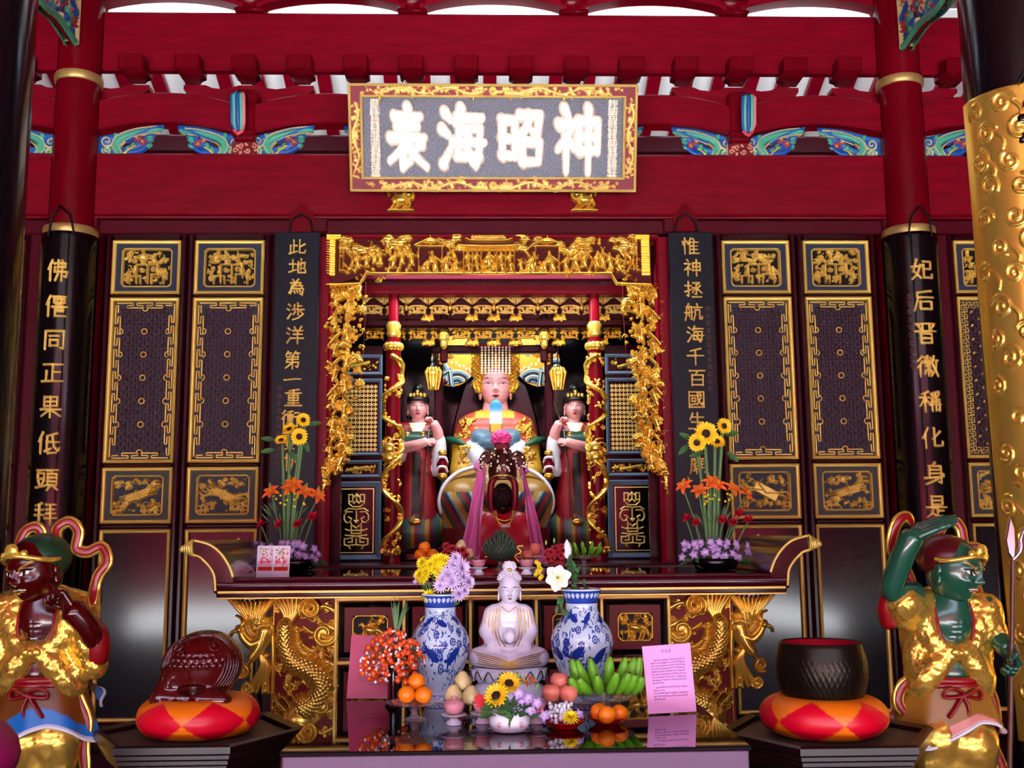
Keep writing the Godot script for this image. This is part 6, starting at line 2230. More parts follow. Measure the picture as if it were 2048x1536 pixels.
func veiled_image() -> void:
	# small dark-faced image under a pink veil, before the great statue
	var D := 6.22
	var p := func(x: float, y: float, dz := 0.0) -> Vector3: return P(x, y, D) + Vector3(0, 0, dz)
	var t := thing("veiled_statue", "small dark-faced statue in a red robe with beaded crown and pink satin veil", "statue", p.call(1008, 1126))
	var b := B.new()
	head(b, p.call(1005, 1000), 0.2, Basis(Vector3.RIGHT, 0.06), {"skin": lin(0.07, 0.06, 0.075), "wide": 0.34, "lip": lin(0.1, 0.05, 0.06), "white": lin(0.12, 0.11, 0.12), "dark": lin(0.02, 0.02, 0.02), "lobe": 0.1})
	put("body", b, "painted_gloss", t)
	var sc := Sculpt.new(p.call(930, 1130) - Vector3(0, 0, 0.16), p.call(1085, 1020) + Vector3(0, 0, 0.22), 0.008)
	sc.ell(p.call(1008, 1075), Vector3(0.15, 0.15, 0.12), 0.04)
	sc.cap(p.call(980, 1040), p.call(1036, 1040), 0.045, 0.045, 0.04)
	sc.cap(p.call(965, 1100, 0.04), p.call(1055, 1100, 0.04), 0.1, 0.1, 0.04)
	sc.cap(p.call(978, 1042), p.call(965, 1080, 0.06), 0.045, 0.05, 0.03)
	sc.cap(p.call(1038, 1042), p.call(1052, 1080, 0.06), 0.045, 0.05, 0.03)
	var rb := B.new()
	sc.commit(rb)
	put("robe", rb, "satin_red", t)
	var g := RandomNumberGenerator.new()
	g.seed = 55
	var nk := B.new()
	for i in 3:
		var pts := []
		for k in 11:
			var a := PI * k / 10.0
			pts.append(p.call(1008 - cos(a) * (22 - 3 * i), 1022 + sin(a) * (20 + 8 * i), 0.09 + 0.02 * sin(a)))
		nk.tube(pts, 0.005, 6)
	put("necklace", nk, "gold_deep", t)
	put("white_clasp", B.new().ell(p.call(1010, 1053, 0.13), Vector3(0.032, 0.01, 0.012), 10), "robe_white", t)
	put("hood", B.new().tube(R3([p.call(985, 1030, 0.0), p.call(981, 995, 0.02), p.call(985, 962, 0.03), p.call(1005, 950, 0.03), p.call(1027, 962, 0.03), p.call(1030, 995, 0.02), p.call(1027, 1030, 0.0)]), 0.02, 8), "red_dark", t)
	# beaded crown
	var cr := B.new()
	cr.lathe([Vector2(0.08, -0.02), Vector2(0.085, 0.03), Vector2(0.075, 0.1), Vector2(0.045, 0.17), Vector2(0.04, 0.2), Vector2(0.001, 0.21)], p.call(1005, 952, 0.0), 18)
	put("crown_cap", cr, "crown_brown", t)
	put("crown_band", B.new().tube(R3([p.call(980, 960, 0.04), p.call(992, 953, 0.085), p.call(1018, 953, 0.085), p.call(1030, 960, 0.04)]), 0.007, 6), "gold_deep", t)
	var w := B.new()
	for s: float in [-1.0, 1.0]:
		for k in 7:
			var u := k / 6.0
			w.tube(R3([p.call(1004 + s * 12, 925 - k * 3, 0.05), p.call(1004 + s * (30 + 8 * u), 905 + 30 * u, 0.07), p.call(1004 + s * (48 - 6 * absf(u - 0.5)), 918 + 34 * u, 0.06)], 3), [0.014, 0.013, 0.012, 0.011, 0.009, 0.007, 0.004], 6)
	put("crown_wings", w, "crown_brown", t)
	var pm := B.new().ell(Vector3.ZERO, Vector3.ONE * 0.0065, 6).mesh()
	for k in 84:
		var s := -1.0 if k % 2 else 1.0
		var x: float
		var y: float
		if k < 50:
			x = 1004 + s * g.randf_range(3, 52)
			y = 892 + absf(x - 1004) * 0.55 + g.randf_range(0, 44 - absf(x - 1004) * 0.4)
		elif k < 70:
			x = 1004 + g.randf_range(-10, 14)
			y = g.randf_range(932, 948)
		else:
			x = 1004 + s * g.randf_range(28, 40)
			y = 940 + g.randf_range(0, 34)
		var m := put("pearl", pm, "pearl", t, true)
		m.position = p.call(x, y, 0.1 + g.randf_range(-0.005, 0.01)) - t.position
	# pink pompon on the crown
	var pp := B.new()
	for k in 90:
		var d := Vector3(g.randfn(), g.randfn() * 0.8 + 0.35, g.randfn()).normalized()
		pp.ell(p.call(1002, 878, 0.03) + d * Vector3(0.05, 0.042, 0.05), Vector3(0.015, 0.012, 0.015), 6)
	pp.ell(p.call(1002, 880, 0.03), Vector3(0.05, 0.04, 0.05), 10)
	put("pink_pompon", pp, "pompon", t)
	put("crown_plate", B.new().box(p.call(1003, 895, 0.07), Vector3(0.085, 0.045, 0.02), 0.008), "red_round", t)
	# veil: two pleated falls of pink satin
	for s: float in [-1.0, 1.0]:
		var rows := []
		for i in 22:
			var u := i / 21.0
			var xi := lerpf(972, 958, u) if s < 0 else lerpf(1040, 1062, u)
			var xo := lerpf(958, 916, u) if s < 0 else lerpf(1044, 1094, pow(u, 0.9))
			var o := PackedVector3Array()
			for k in 26:
				var v := k / 25.0
				var fold := sin(v * 21.0 + u * 3.0) * 0.014 * (0.35 + u) + sin(v * 8.0 - u * 2.0) * 0.016
				o.append(p.call(lerpf(xi, xo, v) + sin(u * 9.0 + v * 3.0) * 1.0, lerpf(932, 1127, u), 0.11 - absf(v - 0.3) * 0.08 + u * 0.08 + fold))
			rows.append(o)
		put("veil_fall", B.new().grid(rows), "satin_pink", t)
	put("veil_top", B.new().tube(R3([p.call(956, 940, 0.04), p.call(962, 926, 0.03), p.call(985, 915, -0.02), p.call(1025, 915, -0.02), p.call(1042, 928, 0.03), p.call(1048, 945, 0.04)]), 0.03, 10), "satin_pink", t)


# ------------------------------------------------------------------ altar table
const ALT := 1.255
const TOP := 0.9
func altar_table() -> void:
	var d := 4.13
	var t := thing("altar_table", "long maroon altar table with upturned ends, gilt panels and gold carved fronts", "table", Vector3(0, 0, -4.5))
	var g := RandomNumberGenerator.new()
	g.seed = 700
	var dep := 0.82
	# top slab with a rounded front edge
	var rows := []
	for q in [[-0.001, 0.0], [0.012, -0.003], [0.02, -0.012], [0.024, -0.026], [0.02, -0.042], [0.008, -0.052], [-0.02, -0.055]]:
		rows.append(PackedVector3Array([Vector3(-1.115, ALT + q[1], -d + q[0] - 0.02), Vector3(1.115, ALT + q[1], -d + q[0] - 0.02)]))
	put("top_slab", B.new().box(Vector3(0, ALT - 0.0275, -d - 0.02 - dep / 2), Vector3(2.23, 0.055, dep)).grid(rows), "lacquer_maroon", t)
	put("polished_top", B.new().box(Vector3(0, ALT + 0.001, -d - 0.04 - dep / 2), Vector3(2.2, 0.004, dep - 0.05)), "mirror_black", t)
	var fl := B.new()
	for q in [[1180, 0.006], [1192, 0.004]]:
		var y := P(1000, q[0], d).y
		fl.box(Vector3(0, y, -d - 0.02), Vector3(2.2, q[1] * 1.4, 0.03))
	put("gilt_fillet", fl, "gold_paint", t)
	put("under_moulding", B.new().box(Vector3(0, P(1000, 1180, d).y, -d - 0.05), Vector3(2.22, 0.05, 0.06), 0.008), "maroon", t)
	# upturned ends run the whole depth
	for s: float in [-1.0, 1.0]:
		var mx := func(x: float, y: float) -> Vector2:
			var w := P(x, y, d)
			return Vector2(-w.x * s, w.y)
		var outer := []
		for q in [[431, 1181], [429, 1152], [419, 1133], [401, 1115], [387, 1110]]:
			outer.append(mx.call(q[0], q[1]))
		var inner := []
		for q in [[466, 1153], [457, 1129], [440, 1105], [419, 1089], [390, 1081]]:
			inner.append(mx.call(q[0], q[1]))
		outer = R.smooth(outer, 4)
		inner = R.smooth(inner, 4)
		var pl := PackedVector2Array(outer)
		var iv := inner.duplicate()
		iv.reverse()
		pl.append_array(PackedVector2Array(iv))
		pl.append(mx.call(466, 1181))
		# order: outer up, inner down
		put("upturned_end", B.new().plate(pl, dep, Vector3(0, 0, -d - dep)), "lacquer_maroon", t)
		for e in [outer, inner]:
			var pts := []
			for v: Vector2 in e:
				pts.append(Vector3(v.x, v.y, -d + 0.004))
			put("gilt_edge", B.new().tube(pts, 0.0055, 6), "gold_paint", t)
		var fb: Vector2 = mx.call(386, 1096)
		var ft: Vector2 = mx.call(355, 1099)
		var ax := Vector3(ft.x - fb.x, ft.y - fb.y, 0).normalized()
		var L := fb.distance_to(ft)
		var prof := []
		for k in 5:
			var r0 := 0.036 - k * 0.0055
			prof.append(Vector2(r0 * 0.82, L * k * 0.17))
			prof.append(Vector2(r0, L * (k * 0.17 + 0.06)))
			prof.append(Vector2(r0 * 0.96, L * (k * 0.17 + 0.13)))
		prof.append(Vector2(0.008, L * 0.95))
		prof.append(Vector2(0.001, L))
		for zz in [-d - 0.02, -d - dep + 0.03]:
			put("gilt_finial", B.new().lathe(prof, Vector3(fb.x, fb.y, zz), 18, Basis(ax.cross(Vector3.BACK), ax, Vector3.BACK)), "gold_flat", t)
	# front of five framed panels in two rows
	var f := 4.24
	put("front_ground", B.new().box(Vector3(0, 0.9, -f - 0.03), Vector3(1.3, 0.56, 0.02)), "maroon", t)
	var ux := [672.0, 808.0, 941.0, 1073.0, 1204.0, 1338.0]
	for x in ux:
		var w := P(x, 1260, f)
		put("gilt_bar", B.new().box(Vector3(w.x, (P(x, 1192, f).y + 0.6) / 2, -f), Vector3(0.013, P(x, 1192, f).y - 0.6, 0.02), 0.003), "gold_paint", t)
	for y in [1196, 1322]:
		put("gilt_bar", B.new().box(Vector3((P(672, y, f).x + P(1338, y, f).x) / 2, P(1000, y, f).y, -f), Vector3(P(1338, y, f).x - P(672, y, f).x, 0.014, 0.02), 0.003), "gold_paint", t)
	for row in 2:
		var ya: float = P(1000, [1202, 1330][row], f).y
		var yb: float = P(1000, [1312, 1452][row], f).y
		for k in 5:
			var x0: float = P(ux[k], 1260, f).x + 0.012
			var x1: float = P(ux[k + 1], 1260, f).x - 0.012
			put("panel_moulding", B.new().mould(x0, yb, x1, ya, -f, [Vector2(0, -0.02), Vector2(0, 0.004), Vector2(0.006, 0.008), Vector2(0.02, -0.004), Vector2(0.02, -0.02)]), "black", t)
			put("red_field", B.new().mould(x0 + 0.02, yb + 0.02, x1 - 0.02, ya - 0.02, -f, [Vector2(0, -0.02), Vector2(0, -0.006), Vector2(0.032, -0.006), Vector2(0.032, -0.02)]), "field_red", t)
			var W := (x1 - x0 - 0.098) / 0.00205
			var H := (ya - yb - 0.098) / 0.00205
			put("recess", B.new().box(Vector3((x0 + x1) / 2, (ya + yb) / 2, -f - 0.02), Vector3(x1 - x0 - 0.1, ya - yb - 0.1, 0.004)), "recess", t)
			var r := R.new(W, H, 1.2)
			r.line(rim_line(W, H, 9).map(func(p: Vector2) -> Vector2: return p.clamp(Vector2(2, 2), Vector2(W - 2, H - 2))), 2.4, 2.4, 5.0)
			r.foliage(8, 6, W - 8, H * 0.4, 20, 6, g, 4.5)
			r.foliage(8, H * 0.65, W - 8, H - 8, 14, 5, g, 4.0)
			# a grazing deer
			var sd := 1.0 if k % 2 == 0 else -1.0
			var c := Vector2(W * 0.5, H * 0.52)
			r.dome(c.x, c.y, 17, 9, 0.2 * sd, 9.0)
			for lx in [-13, -7, 7, 13]:
				r.curve([c + Vector2(lx, 4), c + Vector2(lx * 1.15 + 2, 14), c + Vector2(lx * 1.1 - 2, 24)], 3.0, 1.7, 6.0)
			r.curve([c + Vector2(sd * 12, -2), c + Vector2(sd * 22, 4), c + Vector2(sd * 25, 14)], 5, 3.4, 8.0)
			r.dome(c.x + sd * 26, c.y + 16, 5.5, 3.6, 0.9, 9.0)
			put("gilt_carving", r.panel(B.new(), Vector3(x0 + 0.049, ya - 0.049, -f - 0.018), 0.00205, 0.003), "gold", t)
	# flanks: dragon fish in the round, phoenix brackets outside them
	for s: float in [-1.0, 1.0]:
		var x0 := 0.645
		put("flank_ground", B.new().box(Vector3(s * (x0 + 0.135), 0.78, -f - 0.03), Vector3(0.27, 0.84, 0.03)), "field_red", t)
		put("dragon_fish", dragon_fish(s, x0, f), "gold_deep", t)
		put("phoenix", phoenix(s, f), "gold", t)
		put("leg", B.new().box(Vector3(s * 0.8, 0.35, -f - 0.08), Vector3(0.2, 0.7, 0.12), 0.02).box(Vector3(s * 0.8, 0.5, -4.85), Vector3(0.2, 1.3, 0.12), 0.02), "maroon", t)

func mirrored(b: B, r: R, s: float, m: Callable) -> ArrayMesh:
	var n0 := b.ix.size()
	var v0 := b.v.size()
	r.commit(b, m)
	if s > 0:
		for i in range(v0, b.n.size()):
			b.n[i] = -b.n[i]
		for i in range(n0, b.ix.size(), 3):
			var w := b.ix[i]
			b.ix[i] = b.ix[i + 1]
			b.ix[i + 1] = w
	return b.mesh()

func dragon_fish(s: float, x0: float, f: float) -> ArrayMesh:
	# drawn for the side whose outer edge is x = 0; 128 x 330 units of 2 mm
	var r := R.new(132, 340, 1.0)
	var g := RandomNumberGenerator.new()
	g.seed = 61
	r.line([Vector2(126, 2), Vector2(126, 336)], 3, 3, 8.0)
	r.seg(Vector2(3, 2), Vector2(3, 336), 2, 2, 6.0, 0.0)
	r.foliage(8, 10, 120, 330, 120, 10, g, 6.0)
	for i in 9:      # waves behind
		r.curve([Vector2(120, 30 + i * 34), Vector2(96, 20 + i * 34), Vector2(80, 36 + i * 34), Vector2(60, 24 + i * 34)], 6, 3, 8.0)
	r.spiral(72, 24, 22, 2.2, 2.6, 5.0, 15.0)
	r.spiral(100, 72, 24, 1.3, 0.4, 6.0, 14.0)
	r.dome(98, 74, 22, 18, 0.0, 8.0)
	r.spiral(68, 306, 24, 2.2, 0.4, 5.0, 12.0)
	# tail fan
	for i in 7:
		r.curve([Vector2(26, 62), Vector2(22 + i * 4, 34), Vector2(2 + i * 9, 4)], 6, 4, 13.0)
	# body
	var body := R.smooth([Vector2(26, 56), Vector2(28, 92), Vector2(44, 124), Vector2(78, 142), Vector2(98, 168), Vector2(86, 200), Vector2(62, 214)], 8)
	r.line(body, 17, 30, 30.0)
	for i in body.size():
		var w := lerpf(15.0, 27.0, float(i) / body.size())
		var tg: Vector2 = (body[mini(i + 1, body.size() - 1)] - body[maxi(i - 1, 0)]).normalized()
		var nn := tg.orthogonal()
		for k in range(-2, 3):
			var off := (k + (0.5 if i % 2 else 0.0)) * w * 0.36
			var hh := 30.0 * sqrt(maxf(0.0, 1.0 - off * off / (w * w)))
			r.dome(body[i].x + nn.x * off, body[i].y + nn.y * off, 4.6, 4.6, 0.0, 3.6, hh - 0.6)
		if i % 2 == 0:
			r.leaf(body[i].x + nn.x * w, body[i].y + nn.y * w, 16, nn.angle() + 0.5, 0.3, 12.0)
	# head with gaping mouth, curled brow, horns and whiskers
	r.dome(56, 236, 40, 32, 0.3, 34.0)
	r.dome(40, 262, 28, 18, -0.3, 32.0)
	r.dome(88, 258, 22, 14, 0.5, 28.0)
	r.dome(92, 262, 9, 9, 0.0, 36.0)
	for k in 8:
		r.spiral(24 + k * 12, 214 + 5 * sin(k * 2.0), 8, 1.3, k, 2.4, 30.0)
		r.curve([Vector2(56, 236), Vector2(20 + k * 14, 200 - 4 * (k % 3)), Vector2(4 + k * 17, 182 + 3 * (k % 2))], 4, 2, 22.0)
	r.curve([Vector2(62, 262), Vector2(58, 284), Vector2(66, 306)], 9, 7, 30.0)
	r.curve([Vector2(26, 262), Vector2(10, 284), Vector2(20, 306), Vector2(8, 326)], 4, 3, 18.0)
	r.curve([Vector2(84, 272), Vector2(104, 292), Vector2(94, 312), Vector2(112, 330)], 4, 3, 18.0)
	r.foliage(6, 268, 122, 332, 30, 8, g, 10.0)
	for k in 26:
		r.dome(g.randf_range(8, 120), g.randf_range(84, 300), 4, 4, 0.0, 12.0)
	var top := P(1000, 1188, f).y
	return mirrored(B.new(), r, s, func(x: float, y: float, z: float) -> Vector3: return Vector3(s * (x0 + 0.265 - x * 0.00205), top - y * 0.00205, -f - 0.015 + z * 0.0018))

func phoenix(s: float, f: float) -> ArrayMesh:
	# 100 x 190 units, x = 0 at the outer tip of the wing
	var r := R.new(100, 196, 1.15)
	for i in 11:      # raised wing
		var u := i / 10.0
		r.curve([Vector2(62, 62), Vector2(30 + 42 * u, 34 + 4 * u), Vector2(2 + 92 * u, 4 + 8 * sin(u * 3.0))], 4.6, 3.2, 12.0 + i * 0.4)
	r.dome(64, 58, 26, 22, 0.4, 14.0)
	for k in 14:
		r.dome(56 + (k % 5) * 7, 44 + (k / 5) * 9, 5, 5, 0.0, 17.0)
	# neck, head, beak, crest
	r.curve([Vector2(72, 84), Vector2(52, 92), Vector2(38, 82), Vector2(30, 68)], 13, 8, 20.0)
	r.dome(28, 64, 11, 9, 0.3, 24.0)
	r.curve([Vector2(22, 66), Vector2(12, 70), Vector2(10, 78)], 4.5, 1.8, 22.0)
	r.dome(27, 62, 2.6, 2.6, 0.0, 27.0)
	for k in 3:
		r.curve([Vector2(32, 58), Vector2(30 + k * 8, 44), Vector2(20 + k * 12, 38)], 3, 1.6, 20.0)
	# body and legs
	r.curve([Vector2(74, 70), Vector2(66, 96), Vector2(52, 116)], 18, 10, 20.0)
	r.curve([Vector2(52, 112), Vector2(44, 128), Vector2(30, 130)], 4, 2.5, 14.0)
	# tail curls
	for k in 5:
		r.curve([Vector2(64, 104), Vector2(70 + k * 3, 130), Vector2(58 + k * 6, 156), Vector2(40 + k * 11, 182)], 5, 3, 12.0)
	r.spiral(34, 140, 14, -1.4, 2.0, 4, 12.0)
	r.spiral(44, 172, 13, 1.4, 0.5, 4, 12.0)
	r.curve([Vector2(88, 60), Vector2(92, 110), Vector2(92, 186)], 5, 4, 9.0)
	for k in 6:
		r.leaf(84, 110 + k * 13, 16, 2.6, 0.3, 10.0)
	var top := P(1000, 1186, f).y
	return mirrored(B.new(), r, s, func(x: float, y: float, z: float) -> Vector3: return Vector3(s * (1.09 - x * 0.00205), top - y * 0.00205, -f - 0.01 + z * 0.0018))

func offering_table() -> void:
	var t := thing("offering_table", "lavender-fronted offering table with a dark glass top before the altar", "table", Vector3(0, 0, -3.3))
	var zf := -2.66
	var zb := -3.66
	put("glass_top", B.new().box(Vector3(0, TOP - 0.005, (zf + zb) / 2), Vector3(1.15, 0.01, zf - zb + 0.02), 0.002), "mirror_black", t)
	put("table_top", B.new().box(Vector3(0, TOP - 0.035, (zf + zb) / 2), Vector3(1.14, 0.05, zf - zb), 0.004), "table_lilac", t)
	put("apron", B.new().box(Vector3(0, TOP - 0.2, zf - 0.03), Vector3(1.1, 0.28, 0.03)), "table_lilac", t)
	put("gilt_inlay", B.new().mould(-0.5, TOP - 0.3, 0.5, TOP - 0.085, zf - 0.014, [Vector2(0, 0), Vector2(0, 0.004), Vector2(0.012, 0.004), Vector2(0.012, 0)]), "gold_paint", t)
	for x in [-0.53, 0.53]:
		for z in [zf - 0.04, zb + 0.04]:
			put("leg", B.new().box(Vector3(x, (TOP - 0.06) / 2, z), Vector3(0.07, TOP - 0.06, 0.07), 0.006), "table_lilac", t)

# ------------------------------------------------------------------ hexagonal stands with cushions
func hexes(b: B, c: Vector3, prof: Array) -> B:
	for k in prof.size() - 1:
		var a: Vector2 = prof[k]
		var e: Vector2 = prof[k + 1]
		for i in 6:
			var a0 := TAU * i / 6.0
			var a1 := TAU * (i + 1) / 6.0
			var u0 := Vector3(cos(a0), 0, sin(a0))
			var u1 := Vector3(cos(a1), 0, sin(a1))
			var out := ((u0 + u1).normalized() * (e.y - a.y) + Vector3.UP * (a.x - e.x)).normalized()
			b.face([c + u0 * a.x + Vector3.UP * a.y, c + u1 * a.x + Vector3.UP * a.y, c + u1 * e.x + Vector3.UP * e.y, c + u0 * e.x + Vector3.UP * e.y], out)
	return b

func cushion(c: Vector3, R0: float, H: float, label: String) -> Node3D:
	var t := thing("round_cushion", label, "cushion", c, "patchwork cushions")
	var b := B.new()
	var rows := []
	var m := 80
	for i in m + 1:
		var u := float(i) / m      # from under, round the outside, over the top to the centre
		var r: float
		var y: float
		if u < 0.86:
			var a := -PI * 0.5 + PI * 1.12 * (u / 0.86)
			r = R0 * 0.62 + cos(a) * R0 * 0.38
			y = H * 0.5 + sin(a) * H * 0.5
		else:
			r = lerpf(R0 * 0.27, 0.001, (u - 0.86) / 0.14)
			y = H * 0.93
		var o := PackedVector3Array()
		for k in 240:
			var th := TAU * k / 240.0
			var rr := r * (1.0 + 0.012 * sin(th * 6.0))
			o.append(Vector3(cos(th) * rr, y, sin(th) * rr))
		rows.append(o)
	b.grid(rows, true)
	var red := lin(0.85, 0.03, 0.16)
	var org := lin(0.93, 0.48, 0.08)
	for i in m + 1:
		for k in 240:
			var u := fposmod(k / 240.0 * 6.0 + 0.5, 1.0)
			var v := clampf((float(i) / m - 0.06) / 0.62, 0.0, 1.0)
			b.c[i * 240 + k] = red if absf(u - 0.5) * 2.0 + absf(v - 0.5) * 2.0 < 1.0 else org
	put("cover", b, "satin_patch", t, true)
	return t

func stands() -> void:
	for s: float in [-1.0, 1.0]:
		var c := G(397 if s < 0 else 1652, 1456, 0.84)
		c.x = s * maxf(absf(c.x), 0.0)
		var t := thing("hexagonal_stand", "dark hexagonal stand with stepped rim carrying the %s" % ("wooden fish" if s < 0 else "bronze bowl"), "stand", Vector3(c.x, 0, c.z), "hexagonal stands")
		var b := B.new()
		hexes(b, Vector3(c.x, 0, c.z), [Vector2(0.001, 0.82), Vector2(0.285, 0.82), Vector2(0.29, 0.835), Vector2(0.315, 0.842), Vector2(0.325, 0.836), Vector2(0.325, 0.818), Vector2(0.316, 0.812), Vector2(0.316, 0.802), Vector2(0.306, 0.796), Vector2(0.306, 0.786), Vector2(0.295, 0.78), Vector2(0.295, 0.768), Vector2(0.27, 0.755), Vector2(0.25, 0.75)])
		put("rim", b, "rosewood", t)
		put("tray", hexes(B.new(), Vector3(c.x, 0, c.z), [Vector2(0.001, 0.822), Vector2(0.284, 0.822)]), "tray_brown", t)
		put("body", hexes(B.new(), Vector3(c.x, 0, c.z), [Vector2(0.25, 0.752), Vector2(0.25, 0.1), Vector2(0.29, 0.08), Vector2(0.29, 0.0)]), "rosewood", t)
		for i in 6:
			var a := TAU * (i + 0.5) / 6.0
			var u := Vector3(cos(a), 0, sin(a))
			put("side_panel", B.new().box(Vector3(c.x, 0.44, c.z) + u * 0.219, Vector3(0.19, 0.46, 0.012), 0.004, Basis(Vector3.UP, PI / 2 - a)), "slate", t)
		var cu := cushion(Vector3(c.x + (0.0 if s < 0 else -0.005), 0.822, c.z), 0.185, 0.115, "round red and orange patchwork cushion under the %s" % ("carved wooden fish" if s < 0 else "bronze bowl"))
		if s < 0:
			wooden_fish(Vector3(c.x, 0.92, c.z))
		else:
			singing_bowl(Vector3(c.x - 0.005, 0.912, c.z))

func wooden_fish(c: Vector3) -> void:
	var t := thing("wooden_fish", "glossy carved red-brown wooden fish drum on the round cushion", "drum", c)
	var k := func(x: float, y: float, z: float) -> Vector3: return c + Vector3(x, y, z)
	var sc := Sculpt.new(c + Vector3(-0.16, -0.01, -0.15), c + Vector3(0.16, 0.23, 0.17), 0.0045)
	sc.ell(k.call(0.005, 0.105, -0.01), Vector3(0.122, 0.105, 0.118), 0.02, Basis(Vector3.BACK, 0.25))
	sc.cap(k.call(-0.1, 0.02, 0.075), k.call(0.09, 0.014, 0.085), 0.028, 0.028, 0.03)
	sc.cap(k.call(-0.115, 0.018, 0.04), k.call(-0.07, 0.07, 0.06), 0.024, 0.03, 0.03)
	sc.ell(k.call(0.0, 0.047, 0.12), Vector3(0.045, 0.016, 0.07), 0.01, Basis.IDENTITY, true)
	for i in 13:
		sc.ell(k.call(-0.112 + 0.017 * i, 0.006 + 0.004 * sin(i * 2.0), 0.092 + 0.014 * sin(i * 0.26)), Vector3.ONE * (0.0105 + 0.002 * (i % 2)), 0.004)
	for j in 3:      # scales over the brow
		for i in 9:
			var a := (i - 4 + (j % 2) * 0.5) * 0.17
			var e := 0.15 + j * 0.17
			sc.ell(k.call(0.005 + sin(a) * 0.12 * cos(e), 0.1 + sin(e) * 0.1, -0.01 + cos(a) * 0.116 * cos(e)), Vector3.ONE * 0.0098, 0.004)
	var b := B.new()
	sc.commit(b)
	put("drum_body", b, "lacquer_brown", t)
	var ln := B.new()
	for s: float in [-1.0, 1.0]:      # carved fins and mane as raised lines
		for j in 6:
			var pts := []
			for i in 10:
				var u := i / 9.0
				var a := s * (0.55 + j * 0.1 + 0.25 * sin(u * 2.5))
				var e := -0.5 + u * 1.25
				pts.append(k.call(0.005 + sin(a) * 0.121 * cos(e), 0.103 + sin(e) * 0.106, -0.01 + cos(a) * 0.117 * cos(e)))
			ln.tube(pts, 0.0034, 5)
		var sp := []
		for i in 26:
			var a := i * 0.42
			var rr := 0.038 * (1.0 - i / 30.0)
			var az := s * 0.62 + cos(a) * rr / 0.12
			var el := 0.72 + sin(a) * rr / 0.11
			sp.append(k.call(0.005 + sin(az) * 0.122 * cos(el), 0.104 + sin(el) * 0.107, -0.01 + cos(az) * 0.118 * cos(el)))
		ln.tube(sp, 0.0035, 5)
	put("carved_lines", ln, "lacquer_brown", t).set_meta("kind", "stuff")

func singing_bowl(c: Vector3) -> void:
	var t := thing("bronze_bowl", "hammered black bronze singing bowl with red inside on the round cushion", "bowl", c)
	var b := B.new()
	var prof := [[0.001, 0.0], [0.09, 0.002], [0.112, 0.018], [0.126, 0.05], [0.133, 0.09], [0.132, 0.13], [0.124, 0.166], [0.121, 0.178], [0.117, 0.18], [0.113, 0.176], [0.122, 0.13], [0.12, 0.06], [0.1, 0.02], [0.001, 0.012]]
	var pv := []
	for q in prof:
		pv.append(Vector2(q[0], q[1]))
	var sm := R.smooth(pv.slice(0, 7), 7)
	var rows := []
	for i in sm.size():
		var o := PackedVector3Array()
		for a in 150:
			var th := TAU * a / 150.0
			var band := smoothstep(0.0, 0.03, sm[i].y) * (1.0 - smoothstep(0.13, 0.145, sm[i].y))
			var dm := sin(th * 50.0 + (i % 2) * PI) * sin(i * 2.1) * 0.0014 * band
			o.append(c + Vector3(cos(th) * (sm[i].x + dm), sm[i].y, sin(th) * (sm[i].x + dm)))
		rows.append(o)
	b.grid(rows, true)
	put("bowl_wall", b, "bronze_black", t)
	put("rim", B.new().lathe(pv.slice(6, 10), c, 60), "bronze_black", t)
	put("red_lining", B.new().lathe(pv.slice(9, 14), c, 60), "satin_red", t)

